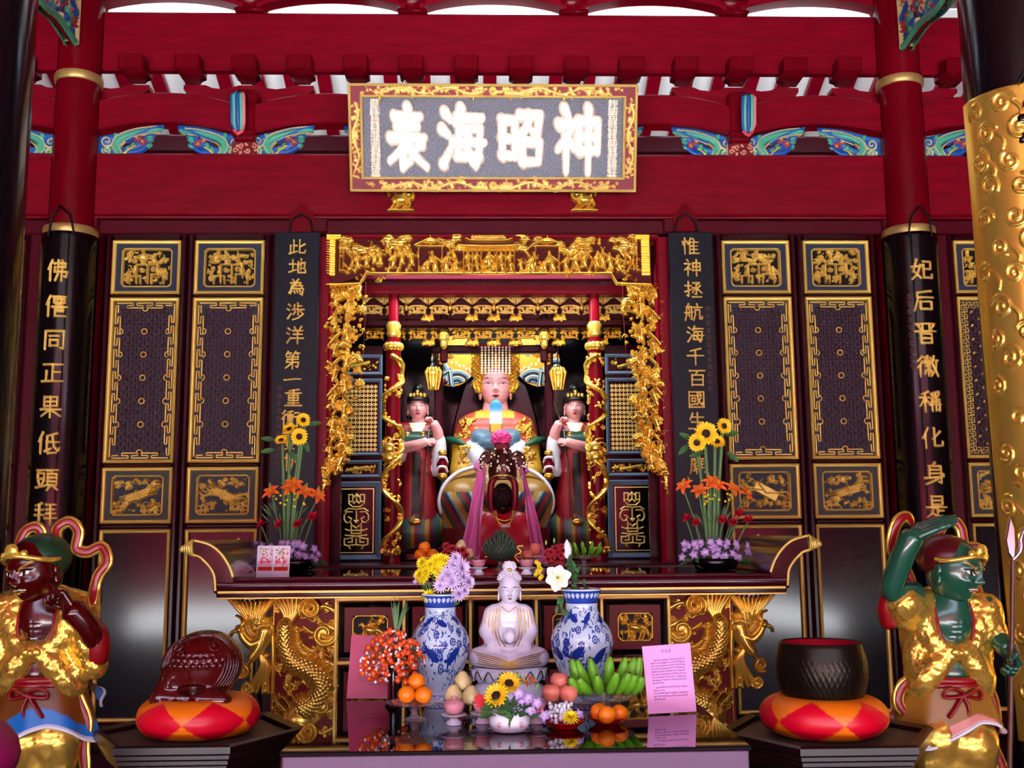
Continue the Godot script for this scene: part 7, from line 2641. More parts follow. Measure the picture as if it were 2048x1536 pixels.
# ------------------------------------------------------------------ black columns near the front of the hall
func near_columns() -> void:
	for s: float in [-1.0, 1.0]:
		var c := P(2062 if s > 0 else -70, 500, 3.5)
		var o := struct("column_front_right" if s > 0 else "column_front_left", Vector3(c.x, 0, -3.5))
		tag(o, "thick black lacquered column %s" % ("carrying the gold scrollwork couplet" if s > 0 else "beside the red-brown guardian"))
		put("shaft", B.new().lathe([Vector2(0.18, 0), Vector2(0.18, 5.0)], Vector3(c.x, 0, -3.5), 36), "black", o)
		if s < 0:
			continue
		var t := thing("gold_couplet", "gold curved couplet embossed with cloud scrolls on the black front column", "board", Vector3(c.x, 0.9, -3.5))
		var r := R.new(170, 620, 0.9)
		var g := RandomNumberGenerator.new()
		g.seed = 14
		r.fill(2, 2, 168, 618, 1.0)
		for j in 22:
			for i in 5:
				var x := 20 + i * 34 + (j % 2) * 16 + g.randf_range(-4, 4)
				var y := 16 + j * 28 + g.randf_range(-5, 5)
				r.spiral(x, y, g.randf_range(9, 13), 1.5 if g.randf() < 0.5 else -1.5, g.randf() * TAU, 1.8, 4.0, 0.5)
				if g.randf() < 0.5:
					r.curve([Vector2(x + 10, y), Vector2(x + 18, y + 10), Vector2(x + 16, y + 20)], 1.6, 1.2, 4.0, 0.5)
		var top := P(1985, 160, 3.3).y
		var mp := func(x: float, y: float, z: float) -> Vector3:
			var a := (x - 85.0) / 85.0 * 1.35 - 0.32 + y * 0.0005
			var rr := 0.196 + z * 0.0016
			return Vector3(c.x + sin(a) * rr, top - y * 0.0035, -3.5 + cos(a) * rr)
		put("embossed_shell", r.commit(B.new(), mp), "gold_deep", t)
		put("black_character", glyph("神", 6.0, 70).commit(B.new(), func(x: float, y: float, z: float) -> Vector3:
			var a := -0.62 + x / 116.0 * 1.0
			return Vector3(c.x + sin(a) * (0.2 + z * 0.001), top - 0.05 - y / 116.0 * 0.24, -3.5 + cos(a) * (0.2 + z * 0.001))), "black", t)
		put("hanging_chain", B.new().tube([Vector3(c.x - 0.1, top, -3.31), Vector3(c.x - 0.06, top + 0.07, -3.3), Vector3(c.x - 0.04, top + 0.14, -3.31)], 0.006, 6), "iron", t)
	var q := P(-14, 1530, 2.5)
	var k := thing("kneeling_stool", "magenta padded stool at the edge beside the red-brown guardian", "stool", Vector3(q.x - 0.1, 0, q.z))
	put("pad", B.new().ell(q + Vector3(-0.1, 0.02, 0), Vector3(0.15, 0.1, 0.15), 20), "magenta", k)
	put("base", B.new().lathe([Vector2(0.1, 0), Vector2(0.09, q.y - 0.04)], Vector3(q.x - 0.1, 0, q.z), 16), "rosewood", k)


# ------------------------------------------------------------------ guardian statues
func ribbon(t: Node3D, pts: Array, w: float, up: Vector3) -> void:
	var c := R3(pts, 6)
	var m := c.size()
	var rad := []
	var rin := []
	var back := []
	for i in m:
		var e := minf(1.0, minf(i + 1.0, m - i) / 5.0)
		rad.append(w * (0.5 + 0.5 * e))
		rin.append(w * (0.5 + 0.5 * e) * 0.56)
		back.append(c[i] + Vector3(0, 0, w * 0.34))
	var o := put("gilt_ribbon", B.new().tube(c, rad, 10, 0.42, up), "gold_deep", t)
	put("red_lining", B.new().tube(back, rin, 8, 0.34, up), "lining_red", o, false)

func ripple(b: B, f: float, a: float, sd: int) -> void:      # hammered surface
	var n := FastNoiseLite.new()
	n.seed = sd
	n.frequency = f
	for i in b.v.size():
		b.v[i] += b.n[i] * n.get_noise_3dv(b.v[i]) * a
	for i in b.n.size():
		var p := b.v[i]
		var e := 0.003
		var g := Vector3(n.get_noise_3dv(p + Vector3(e, 0, 0)) - n.get_noise_3dv(p - Vector3(e, 0, 0)), n.get_noise_3dv(p + Vector3(0, e, 0)) - n.get_noise_3dv(p - Vector3(0, e, 0)), n.get_noise_3dv(p + Vector3(0, 0, e)) - n.get_noise_3dv(p - Vector3(0, 0, e))) * (a / (2 * e))
		b.n[i] = (b.n[i] - (g - b.n[i] * g.dot(b.n[i]))).normalized()

func guardian(green: bool) -> void:
	var D := 3.35
	var cx := 1890.0 if green else 92.0
	var k := 1.0 if green else -1.0
	# x in pixels from the body axis, positive towards the outer side the figure faces; y in picture rows
	var p := func(x: float, y: float, dz := 0.0) -> Vector3: return P(cx + k * x, y, D) + Vector3(0, 0, dz)
	var t := thing("guardian_statue", ("green-skinned guardian statue in gold coat shading his brow and gripping a spear" if green else "red-brown guardian statue in gold coat with green cap cupping his ear"), "statue", Vector3(p.call(0, 1500).x, 0.3, -D))
	var skin := lin(0.1, 0.3, 0.22) if green else lin(0.25, 0.035, 0.045)
	var b := B.new()
	b.col = skin
	var turn := k * (0.6 if green else 0.36)
	var hb := Basis(Vector3.UP, turn) * Basis(Vector3.RIGHT, 0.12) * Basis(Vector3.BACK, -k * 0.08)
	var hc: Vector3 = p.call(4 if green else 8, 1140, 0.05)
	head(b, hc, 0.195, hb, {"skin": skin, "wide": 0.4, "nose": 1.05, "slant": 0.5, "fierce": 1.0, "lip": (lin(0.75, 0.5, 0.42) if green else lin(0.5, 0.36, 0.14)), "white": lin(0.9, 0.88, 0.8), "brow": (lin(0.6, 0.45, 0.2) if green else lin(0.55, 0.42, 0.12)), "lobe": 0.08})
	var sc := Sculpt.new(p.call(0, 1790) + Vector3(-0.26, 0, -0.16), p.call(0, 1170) + Vector3(0.26, 0.1, 0.2), 0.0075)
	sc.cap(p.call(4, 1190, 0.03), p.call(0, 1215, 0.02), 0.045, 0.05, 0.02)
	sc.ell(p.call(0, 1240, 0.02), Vector3(0.085, 0.085, 0.065), 0.03)
	sc.ell(p.call(0, 1310, 0.02), Vector3(0.07, 0.09, 0.06), 0.03)
	sc.ell(p.call(2, 1345, 0.03), Vector3(0.065, 0.05, 0.055), 0.03)
	for i in 5:
		for s: float in [-1.0, 1.0]:
			sc.cap(p.call(4 + s * 5, 1240 + i * 11, 0.082 - i * 0.002), p.call(4 + s * 24, 1233 + i * 11, 0.066 - i * 0.002), 0.006, 0.006, 0.006)
	# legs run down to the feet on the pedestal
	sc.chain([p.call(-22, 1400, 0.0), p.call(-26, 1560, 0.03), p.call(-24, 1745, 0.0)], [0.075, 0.055, 0.042], 0.03)
	sc.chain([p.call(26, 1400, 0.0), p.call(36, 1560, 0.05), p.call(34, 1745, 0.02)], [0.075, 0.055, 0.042], 0.03)
	sc.cap(p.call(-24, 1752, 0.0), p.call(-26, 1758, 0.1), 0.035, 0.028, 0.02)
	sc.cap(p.call(34, 1752, 0.02), p.call(40, 1758, 0.12), 0.035, 0.028, 0.02)
	sc.commit(b)
	# arms
	if green:
		b.tube(R3([p.call(-70, 1185, 0.05), p.call(-124, 1180, 0.08), p.call(-124, 1150, 0.1), p.call(-112, 1100, 0.13), p.call(-100, 1072, 0.14)], 4), 0.036, 12)
		hand(b, p.call(-100, 1072, 0.14), Vector3(0.85, 0.42, 0.12), Vector3(0.15, -0.9, -0.35), 0.15, 0.12, 1.0, p.call(-112, 1100, 0.13))
		b.tube(R3([p.call(70, 1200, 0.03), p.call(84, 1262, 0.04), p.call(98, 1292, 0.09)], 4), 0.032, 12)
		hand(b, p.call(98, 1293, 0.1), Vector3(0.0, -0.75, 0.5), Vector3(-0.9, -0.1, 0.2), 0.125, 0.85, -1.0, p.call(86, 1265, 0.05))
	else:
		b.tube(R3([p.call(-70, 1215, 0.02), p.call(-112, 1285, 0.05), p.call(-108, 1250, 0.1), p.call(-84, 1212, 0.13)], 4), 0.036, 12)
		hand(b, p.call(-84, 1212, 0.13), Vector3(-0.55, 0.72, 0.1), Vector3(-0.4, -0.5, 0.6), 0.12, 0.9, -1.0, p.call(-104, 1245, 0.1))
		b.tube([p.call(-62, 1192, 0.14), p.call(-48, 1178, 0.135), p.call(-38, 1166, 0.125)], [0.0105, 0.0095, 0.0075], 10)
		b.tube(R3([p.call(72, 1215, 0.0), p.call(92, 1290, 0.02), p.call(98, 1350, 0.05)], 4), 0.034, 12)
		hand(b, p.call(98, 1352, 0.05), Vector3(0.1, -1, 0.2), Vector3(0.9, 0, 0.2), 0.12, 0.5, 1.0, p.call(94, 1310, 0.03))
	put("body", b, "painted_gloss", t)
	# open gold coat
	var co := Sculpt.new(p.call(0, 1395) + Vector3(-0.26, 0, -0.14), p.call(0, 1185) + Vector3(0.26, 0.02, 0.18), 0.0062)
	co.ell(p.call(0, 1275, -0.05), Vector3(0.125, 0.16, 0.07), 0.02)
	for s: float in [-1.0, 1.0]:
		co.chain([p.call(s * 46, 1206, 0.02), p.call(s * 52, 1245, 0.045), p.call(s * 40, 1278, 0.065), p.call(s * 10, 1297, 0.088)], [0.032, 0.032, 0.026, 0.016], 0.02)
		co.chain([p.call(s * 8, 1297, 0.085), p.call(s * 36, 1325, 0.07), p.call(s * 52, 1352, 0.05), p.call(s * 56, 1372, 0.04)], [0.02, 0.034, 0.042, 0.04], 0.03)
		co.chain([p.call(s * 58, 1250, 0.02), p.call(s * 62, 1310, 0.02), p.call(s * 60, 1365, 0.02)], [0.035, 0.035, 0.04], 0.03)
		co.cap(p.call(s * 48, 1205, 0.0), p.call(s * 74, 1218, 0.01), 0.045, 0.05, 0.03)
	if green:
		co.chain([p.call(-70, 1212, 0.03), p.call(-98, 1205, 0.06), p.call(-96, 1235, 0.05)], [0.052, 0.05, 0.035], 0.03)
		co.chain([p.call(74, 1222, 0.02), p.call(86, 1262, 0.04)], [0.046, 0.04], 0.03)
	else:
		co.chain([p.call(-72, 1222, 0.02), p.call(-100, 1280, 0.05), p.call(-108, 1328, 0.05)], [0.05, 0.046, 0.04], 0.03)
		co.chain([p.call(74, 1222, 0.0), p.call(92, 1285, 0.02), p.call(96, 1330, 0.03)], [0.05, 0.05, 0.044], 0.03)
	var cb := B.new()
	co.commit(cb)
	ripple(cb, 38.0, 0.0035, 4)
	put("gilt_coat", cb, "gold_deep", t)
	put("coat_knot", B.new().ell(p.call(-9, 1297, 0.105), Vector3(0.018, 0.014, 0.014), 12).ell(p.call(10, 1297, 0.105), Vector3(0.018, 0.014, 0.014), 12).ell(p.call(0, 1298, 0.11), Vector3(0.012, 0.012, 0.014), 10), "gold", t)
	for s: float in [-1.0, 1.0]:
		put("coat_edge", B.new().tube(R3([p.call(s * 34, 1204, 0.05), p.call(s * 35, 1245, 0.075), p.call(s * 26, 1278, 0.088), p.call(s * 6, 1295, 0.102)]), 0.0055, 6), "lining_red", t)
	# red sleeve lining hanging from the raised arm
	var lo := B.new()
	if green:
		lo.tube(R3([p.call(-118, 1190, 0.05), p.call(-126, 1215, 0.04), p.call(-116, 1246, 0.03)]), 0.03, 10)
	else:
		lo.tube(R3([p.call(-100, 1236, 0.08), p.call(-116, 1268, 0.07), p.call(-116, 1306, 0.06), p.call(-104, 1330, 0.05)], 4), [0.026, 0.03, 0.033, 0.036, 0.038, 0.038, 0.038, 0.037, 0.036, 0.034, 0.03, 0.026, 0.02], 12)
	put("sleeve_lining", lo, "lining_red", t)
	# belt, bow, skirt with pale hem, trousers
	var bl := B.new()
	for i in 2:
		var pts := []
		for a in 25:
			var th := TAU * a / 24.0
			pts.append(p.call(0, 1358 + i * 9, 0.0) + Vector3(cos(th) * 0.115, 0.006 * sin(th), sin(th) * 0.095))
		bl.tube(pts, 0.012, 8, 1.0, Vector3.ZERO, false)
	put("red_belt", bl, "lining_red", t)
	put("bow", B.new().tube(R3([p.call(0, 1372, 0.115), p.call(-26, 1366, 0.12), p.call(-34, 1382, 0.115), p.call(0, 1380, 0.12), p.call(32, 1368, 0.115), p.call(36, 1386, 0.11), p.call(0, 1378, 0.12)]), 0.011, 8, 0.5).tube(R3([p.call(0, 1378, 0.12), p.call(-16, 1404, 0.125), p.call(-26, 1420, 0.12)]), 0.011, 8, 0.5).tube(R3([p.call(0, 1378, 0.12), p.call(10, 1404, 0.125), p.call(6, 1424, 0.12)]), 0.011, 8, 0.5), "lining_red", t)
	var rows := []
	var hem := []
	for i in 26:
		var o := PackedVector3Array()
		var u := i / 25.0
		for a in 73:
			var th := TAU * a / 72.0
			var low := 1424.0 + 38.0 * sin(th * 0.5 + (0.3 if green else 0.9)) + 22.0 * sin(th * 3.0 + 1.0)
			var rx := lerpf(0.125, 0.17, u) + 0.008 * sin(th * 9.0) * u
			var q: Vector3 = p.call(2, lerpf(1362.0, low, u), 0.0)
			o.append(q + Vector3(cos(th) * rx, 0, sin(th) * (rx * 0.82)))
		rows.append(o)
		if i == 25:
			hem = Array(o)
	var sk := B.new()
	sk.grid(rows)
	var blue := lin(0.12, 0.42, 0.72)
	for i in 26:
		for a in 73:
			var u := i / 25.0
			var th := TAU * a / 72.0
			var cc := lin(0.55, 0.38, 0.12) if green else lin(0.42, 0.22, 0.08)
			if u > (0.84 if green else 0.62) + 0.12 * sin(th * 3.0):
				cc = lin(0.82, 0.52, 0.48) if green else blue
			if u > 0.93:
				cc = lin(0.88, 0.82, 0.82)
			sk.c[i * 73 + a] = cc
	put("skirt", sk, "skirt_cloth", t)
	put("skirt_hem", B.new().tube(hem, 0.005, 6, 1.0, Vector3.ZERO, false), "robe_white", t)
	var tr := Sculpt.new(p.call(0, 1690) + Vector3(-0.2, 0, -0.14), p.call(0, 1375) + Vector3(0.2, 0, 0.22), 0.0075)
	tr.chain([p.call(-20, 1400, 0.01), p.call(-30, 1470, 0.05), p.call(-26, 1545, 0.04)], [0.07, 0.076, 0.066], 0.03)
	tr.chain([p.call(26, 1400, 0.01), p.call(34, 1480, 0.06), p.call(36, 1545, 0.05)], [0.07, 0.074, 0.066], 0.03)
	tr.cap(p.call(-26, 1560, 0.04), p.call(-25, 1670, 0.0), 0.06, 0.055, 0.02)
	tr.cap(p.call(36, 1560, 0.05), p.call(34, 1670, 0.02), 0.06, 0.055, 0.02)
	for i in 3:
		for s: float in [-1.0, 1.0]:
			tr.cap(p.call(s * 30 - 22, 1496 + i * 16, 0.075), p.call(s * 30 + 20, 1504 + i * 12, 0.085), 0.024, 0.022, 0.02)
	var tb := B.new()
	tr.commit(tb)
	ripple(tb, 14.0, 0.004, 8)
	put("gilt_trousers", tb, "gold_deep", t)
	# cap with gold band and crest
	var cp := Sculpt.new(hc - Vector3.ONE * 0.15, hc + Vector3.ONE * 0.16, 0.005)
	cp.ell(hc + hb * Vector3(0, 0.035, -0.03), Vector3(0.088, 0.075, 0.092), 0.01, hb)
	var cpb := B.new()
	cp.commit(cpb)
	var cap := put("cap", cpb, "cap_red" if green else "cap_green", t)
	var bp := []
	for a in 19:
		var th := -PI * 0.55 + PI * 1.1 * a / 18.0
		bp.append(hc + hb * Vector3(sin(th) * 0.084, 0.042 + 0.014 * cos(th * 2.0), cos(th) * 0.088 + 0.0))
	put("gilt_band", B.new().tube(bp, 0.0075, 8), "gold", cap)
	put("gilt_crest", B.new().ell(hc + hb * Vector3(0, 0.07, 0.085), Vector3(0.026, 0.024, 0.014), 10, hb).ell(hc + hb * Vector3(-0.035, 0.058, 0.075), Vector3(0.016, 0.014, 0.012), 8, hb).ell(hc + hb * Vector3(0.035, 0.058, 0.075), Vector3(0.016, 0.014, 0.012), 8, hb), "gold", cap)
	# flying scarf round the head and down the sides
	if green:
		ribbon(t, [p.call(-24, 1112, 0.0), p.call(-8, 1056, 0.0), p.call(10, 1042, 0.02), p.call(26, 1058, 0.02), p.call(34, 1092, 0.02), p.call(58, 1096, 0.02), p.call(66, 1120, 0.02), p.call(48, 1148, 0.02), p.call(58, 1180, 0.02), p.call(66, 1216, 0.03)], 0.019, Vector3.BACK)
		ribbon(t, [p.call(-58, 1180, 0.0), p.call(-92, 1120, 0.02), p.call(-122, 1098, 0.06), p.call(-118, 1050, 0.08), p.call(-96, 1034, 0.07), p.call(-78, 1048, 0.05)], 0.019, Vector3.BACK)
		ribbon(t, [p.call(60, 1350, 0.03), p.call(84, 1390, 0.03), p.call(92, 1440, 0.03), p.call(84, 1480, 0.03), p.call(104, 1530, 0.03), p.call(110, 1580, 0.03)], 0.02, Vector3.BACK)
		ribbon(t, [p.call(-62, 1352, 0.03), p.call(-92, 1368, 0.03), p.call(-102, 1400, 0.03), p.call(-84, 1430, 0.03)], 0.02, Vector3.BACK)
		# spear
		var sa: Vector3 = p.call(84, 1760, 0.13)
		var sb: Vector3 = p.call(95, 1118, 0.13)
		var sp := thing("spear", "long dark spear with a bright steel blade in the green guardian's fist", "spear", sa)
		put("shaft", B.new().tube([sa, sb], 0.0075, 10), "pole_wood", sp)
		var bp2 := PackedVector2Array()
		for q in [[0, 0], [-9, 14], [-12, 40], [-5, 66], [0, 88], [7, 62], [7, 30], [4, 8]]:
			bp2.append(Vector2(q[0], q[1]) * 0.00155)
		put("blade", B.new().plate(bp2, 0.008, sb + Vector3(0, 0, -0.004), Vector3.RIGHT, Vector3.UP, 0.003), "steel", sp)
		put("side_hook", B.new().tube(R3([sb, sb + Vector3(0.026, 0.03, 0), sb + Vector3(0.03, 0.065, 0), sb + Vector3(0.046, 0.1, 0)]), [0.006, 0.0065, 0.007, 0.007, 0.0075, 0.008, 0.008, 0.008, 0.008, 0.0075, 0.007, 0.006, 0.005, 0.004, 0.003, 0.002], 8), "steel", sp)
	else:
		ribbon(t, [p.call(36, 1200, 0.0), p.call(54, 1160, 0.02), p.call(50, 1100, 0.02), p.call(34, 1062, 0.02), p.call(10, 1056, 0.02), p.call(0, 1084, 0.01)], 0.019, Vector3.BACK)
		ribbon(t, [p.call(-24, 1095, 0.0), p.call(-28, 1058, 0.02), p.call(-52, 1044, 0.02), p.call(-70, 1062, 0.02), p.call(-66, 1096, 0.02), p.call(-88, 1104, 0.02), p.call(-116, 1094, 0.02), p.call(-130, 1122, 0.03), p.call(-112, 1150, 0.03), p.call(-104, 1178, 0.03), p.call(-106, 1205, 0.05)], 0.019, Vector3.BACK)
		ribbon(t, [p.call(-60, 1362, 0.03), p.call(-78, 1400, 0.04), p.call(-92, 1440, 0.04), p.call(-86, 1490, 0.04), p.call(-92, 1560, 0.04)], 0.02, Vector3.BACK)
	var ped := put("pedestal", B.new().box(Vector3(p.call(0, 1500).x + k * 0.01, 0.16, -D + 0.04), Vector3(0.36, 0.3, 0.34), 0.015), "rosewood", t)
	ped.set_meta("label", "dark wooden pedestal")


# ------------------------------------------------------------------ flowers, fruit and offerings
func petal(b: B, a: float, tilt: float, ln: float, wd: float, curl: float, c0: Color, c1: Color, r0 := 0.0, z0 := 0.0) -> void:
	var u := Vector3(cos(a), sin(a), 0)
	var sd := Vector3(-sin(a), cos(a), 0)
	var rows := []
	for i in 5:
		var t := i / 4.0
		var w := wd * sin(PI * (0.14 + 0.8 * t))
		var c := u * (r0 + ln * t * cos(tilt)) + Vector3(0, 0, z0 + ln * t * sin(tilt) - curl * ln * t * t)
		rows.append(PackedVector3Array([c - sd * w, c + Vector3(0, 0, -w * 0.35), c + sd * w]))
	var v0 := b.v.size()
	b.grid(rows, false, false)
	for i in 5:
		for k in 3:
			b.c[v0 + i * 3 + k] = c0.lerp(c1, i / 4.0)

func bloom(kind: String) -> ArrayMesh:      # flower of radius 1, facing +z
	var b := B.new()
	var g := RandomNumberGenerator.new()
	g.seed = kind.hash()
	match kind:
		"sunflower":
			for k in 36:
				petal(b, k * TAU / 18 + 0.17 * (k / 18), 0.3 + 0.3 * (k / 18) + g.randf_range(-0.1, 0.1), g.randf_range(0.68, 0.8), 0.13, 0.25, lin(0.95, 0.68, 0.02), lin(1.0, 0.87, 0.06), 0.24)
			b.col = lin(0.13, 0.06, 0.03)
			b.ell(Vector3(0, 0, 0.02), Vector3(0.34, 0.34, 0.12), 16)
			for k in 40:
				var a := k * 2.4
				b.col = lin(0.1, 0.05, 0.02) if k % 3 else lin(0.3, 0.16, 0.05)
				b.ell(Vector3(cos(a), sin(a), 0) * 0.31 * sqrt(k / 40.0) + Vector3(0, 0, 0.12), Vector3.ONE * 0.04, 5)
		"yellow_mum", "lilac_mum", "red_mum":
			var c0 := lin(0.85, 0.72, 0.0) if kind == "yellow_mum" else (lin(0.68, 0.56, 0.82) if kind == "lilac_mum" else lin(0.32, 0.0, 0.06))
			var c1 := lin(1.0, 0.95, 0.12) if kind == "yellow_mum" else (lin(0.93, 0.86, 0.98) if kind == "lilac_mum" else lin(0.62, 0.05, 0.12))
			for j in 4:
				for k in 15:
					petal(b, k * TAU / 15 + j * 0.2, 0.15 + j * 0.36 + g.randf_range(-0.1, 0.1), 0.95 - j * 0.16, 0.11, 0.2, c0, c1, 0.05, j * 0.04)
		"lily", "white_lily":
			var w := kind == "white_lily"
			for k in 6:
				petal(b, k * TAU / 6, 0.75 if k % 2 else 0.6, 1.05, 0.4 if w else 0.22, 0.55, (lin(0.86, 0.92, 0.7) if w else lin(0.9, 0.35, 0.06)), (lin(0.95, 0.96, 1.0) if w else lin(1.0, 0.5, 0.2)), 0.04)
			b.col = lin(0.8, 0.75, 0.2)
			for k in 5:
				b.tube([Vector3.ZERO, Vector3(cos(k * 1.25) * 0.12, sin(k * 1.25) * 0.12, 0.5)], 0.025, 4)
		"carnation":
			for k in 46:
				petal(b, g.randf() * TAU, g.randf_range(-0.1, 1.5), g.randf_range(0.5, 0.95), 0.2, g.randf_range(-0.2, 0.3), lin(0.5, 0.0, 0.06), lin(0.85, 0.05, 0.2), 0.02, g.randf_range(-0.1, 0.1))
		"orchid":
			for k in 5:
				petal(b, PI / 2 + k * TAU / 5, 0.25, 0.95, 0.3 if k != 0 else 0.22, 0.25, lin(0.88, 0.8, 0.95), lin(0.42, 0.05, 0.6), 0.05)
			petal(b, -PI / 2, 0.9, 0.5, 0.18, 0.4, lin(0.95, 0.9, 0.98), lin(0.62, 0.12, 0.66), 0.02, 0.05)
		"leaf":
			petal(b, 0.0, 0.25, 2.0, 0.42, 0.3, lin(0.1, 0.26, 0.1), lin(0.2, 0.42, 0.15))
		"blade":
			petal(b, 0.0, 0.2, 2.0, 0.12, 0.15, lin(0.12, 0.3, 0.12), lin(0.3, 0.5, 0.22))
		"bud":
			b.col = lin(0.5, 0.66, 0.3)
			b.lathe([Vector2(0.02, -0.6), Vector2(0.24, -0.2), Vector2(0.26, 0.2), Vector2(0.08, 0.65), Vector2(0.005, 0.7)], Vector3.ZERO, 8, Basis(Vector3.RIGHT, Vector3.BACK, Vector3.DOWN))
		"anthurium":
			for k in 9:
				petal(b, -PI * 0.5 + (k - 4) * 0.42, 0.1, 1.1 - 0.05 * absf(k - 4), 0.3, 0.1, lin(0.7, 0.0, 0.08), lin(0.85, 0.02, 0.14))
			b.col = lin(0.9, 0.75, 0.3)
			b.tube([Vector3.ZERO, Vector3(0.6, 0.1, 0.35)], 0.08, 6)
	return b.mesh()

var blooms := {}
func flower_at(kind: String, par: Node3D, at: Vector3, r: float, face: Vector3, roll := 0.0) -> MeshInstance3D:
	if not blooms.has(kind):
		blooms[kind] = bloom(kind)
	var o := put({"yellow_mum": "yellow_chrysanthemum", "lilac_mum": "lilac_chrysanthemum", "red_mum": "red_chrysanthemum"}.get(kind, kind), blooms[kind], "petal", par, true)
	var z := face.normalized()
	var x := (Vector3.UP if absf(z.y) < 0.95 else Vector3.RIGHT).cross(z).normalized()
	o.transform = Transform3D((Basis(x, z.cross(x), z) * Basis(Vector3.BACK, roll)).scaled_local(Vector3.ONE * r), at - par.position)
	return o

func stem(par: Node3D, pts: Array, r := 0.004) -> void:
	put("stem", B.new().tube(R3(pts, 4), r, 6), "stem_green", par)

func tall_arrangement(right: bool) -> void:
	var g := RandomNumberGenerator.new()
	g.seed = 31 if right else 30
	var base := G(1430 if right else 590, 1142, ALT)
	var D := -base.z
	var k := D / 2100.0
	var t := thing("flower_arrangement", "tall arrangement of sunflowers, lilies and orchids %s" % ("on the altar's bowl side" if right else "behind two printed cards on the altar"), "flowers", Vector3(base.x, ALT, base.z), "tall altar arrangements")
	put("black_bowl", B.new().lathe([Vector2(0.05, 0), Vector2(0.085, 0.004), Vector2(0.1, 0.03), Vector2(0.095, 0.05), Vector2(0.085, 0.05), Vector2(0.001, 0.03)], Vector3(base.x, ALT + 0.003, base.z), 24), "black", t)
	var q := func(x: float, y: float, dz := 0.0) -> Vector3: return P(x, y, D) + Vector3(0, 0, dz)
	var sf := [[1410, 868, 26, 0.0, 0.1], [1392, 886, 20, -0.25, -0.2], [1446, 853, 18, 0.25, 0.1], [1431, 884, 20, 0.1, 0.9]] if right else [[600, 874, 19, 0.1, 0.0], [608, 841, 16, 0.35, 0.3], [580, 859, 16, -0.3, 1.0], [564, 881, 15, -0.1, 1.1]]
	var foot := 1425.0 if right else 572.0
	for e in sf:
		flower_at("sunflower", t, q.call(e[0], e[1], 0.02), e[2] * k, Vector3(e[3], e[4], 1.0))
		stem(t, [q.call(e[0], e[1] + 8, -0.01), q.call(lerpf(e[0], foot, 0.4), 980), q.call(lerpf(e[0], foot, 0.75), 1130)], 0.0085)
	for e in ([[1362, 880, 2.6], [1470, 905, -0.7], [1465, 870, 0.2], [1350, 890, 3.9], [1395, 905, 3.4]] if right else [[640, 850, 0.2], [628, 880, -1.2], [535, 880, 3.0], [535, 900, 3.3], [582, 900, -1.0]]):
		var lf := flower_at("leaf", t, q.call(lerpf(e[0], foot, 0.35), e[1]), 0.032, Vector3(0.1, 0.2, 1), e[2])
		lf.name = "leaf"
	for e in ([[1366, 973], [1397, 982], [1432, 972], [1462, 978], [1488, 988], [1420, 965]] if right else [[545, 985], [582, 978], [612, 985], [636, 992], [590, 970]]):
		flower_at("lily", t, q.call(e[0], e[1], 0.03), 23 * k, Vector3((e[0] - foot) * 0.012, 0.75, 0.8), g.randf() * 3)
		flower_at("bud", t, q.call(e[0] + g.randf_range(-12, 12), e[1] - 14, 0.01), 9 * k, Vector3(g.randf_range(-0.4, 0.4), 1, 0.2))
		stem(t, [q.call(e[0], e[1] + 6, 0.01), q.call(lerpf(e[0], foot, 0.5), 1060), q.call(lerpf(e[0], foot, 0.8), 1130)])
	for e in ([[1370, 1037], [1388, 1046], [1440, 1041], [1472, 1028], [1490, 1040], [1460, 1046]] if right else [[527, 1048], [562, 1049], [599, 1049], [627, 1034]]):
		flower_at("carnation", t, q.call(e[0], e[1], 0.05), 13 * k, Vector3((e[0] - foot) * 0.006, 0.9, 0.6))
		stem(t, [q.call(e[0], e[1] + 6, 0.04), q.call(lerpf(e[0], foot, 0.6), 1130)])
	for i in 22:
		var x := foot + g.randf_range(-66, 66)
		flower_at("blade", t, q.call(lerpf(x, foot, 0.5), g.randf_range(1020, 1062), g.randf_range(-0.02, 0.04)), 0.026, Vector3(0, 0.1, 1), PI / 2 - (x - foot) * 0.012)
	for i in 34:
		var a := g.randf_range(-1.0, 1.0)
		flower_at("orchid", t, q.call((1420.0 if right else 572.0) + a * 76, 1098 + g.randf_range(-16, 16) + a * a * 8, 0.08 - a * a * 0.05), g.randf_range(8, 11.5) * k, Vector3(a, 0.3 + g.randf_range(-0.2, 0.4), 1), g.randf() * 6)
	for i in 26:
		var a := g.randf_range(-1.0, 1.0)
		flower_at("leaf", t, q.call((1425.0 if right else 585.0) + a * 62, 1122 + g.randf_range(-6, 8), 0.05), 0.02, Vector3(a * 0.5, 0.4, 1), PI / 2 - a * 2.2 + (PI if i % 3 == 0 else 0.0))
	for i in 16:
		flower_at("yellow_mum", t, q.call(foot + g.randf_range(-40, 40), g.randf_range(985, 1015), 0.02), 3.0 * k, Vector3(0, 0.4, 1))

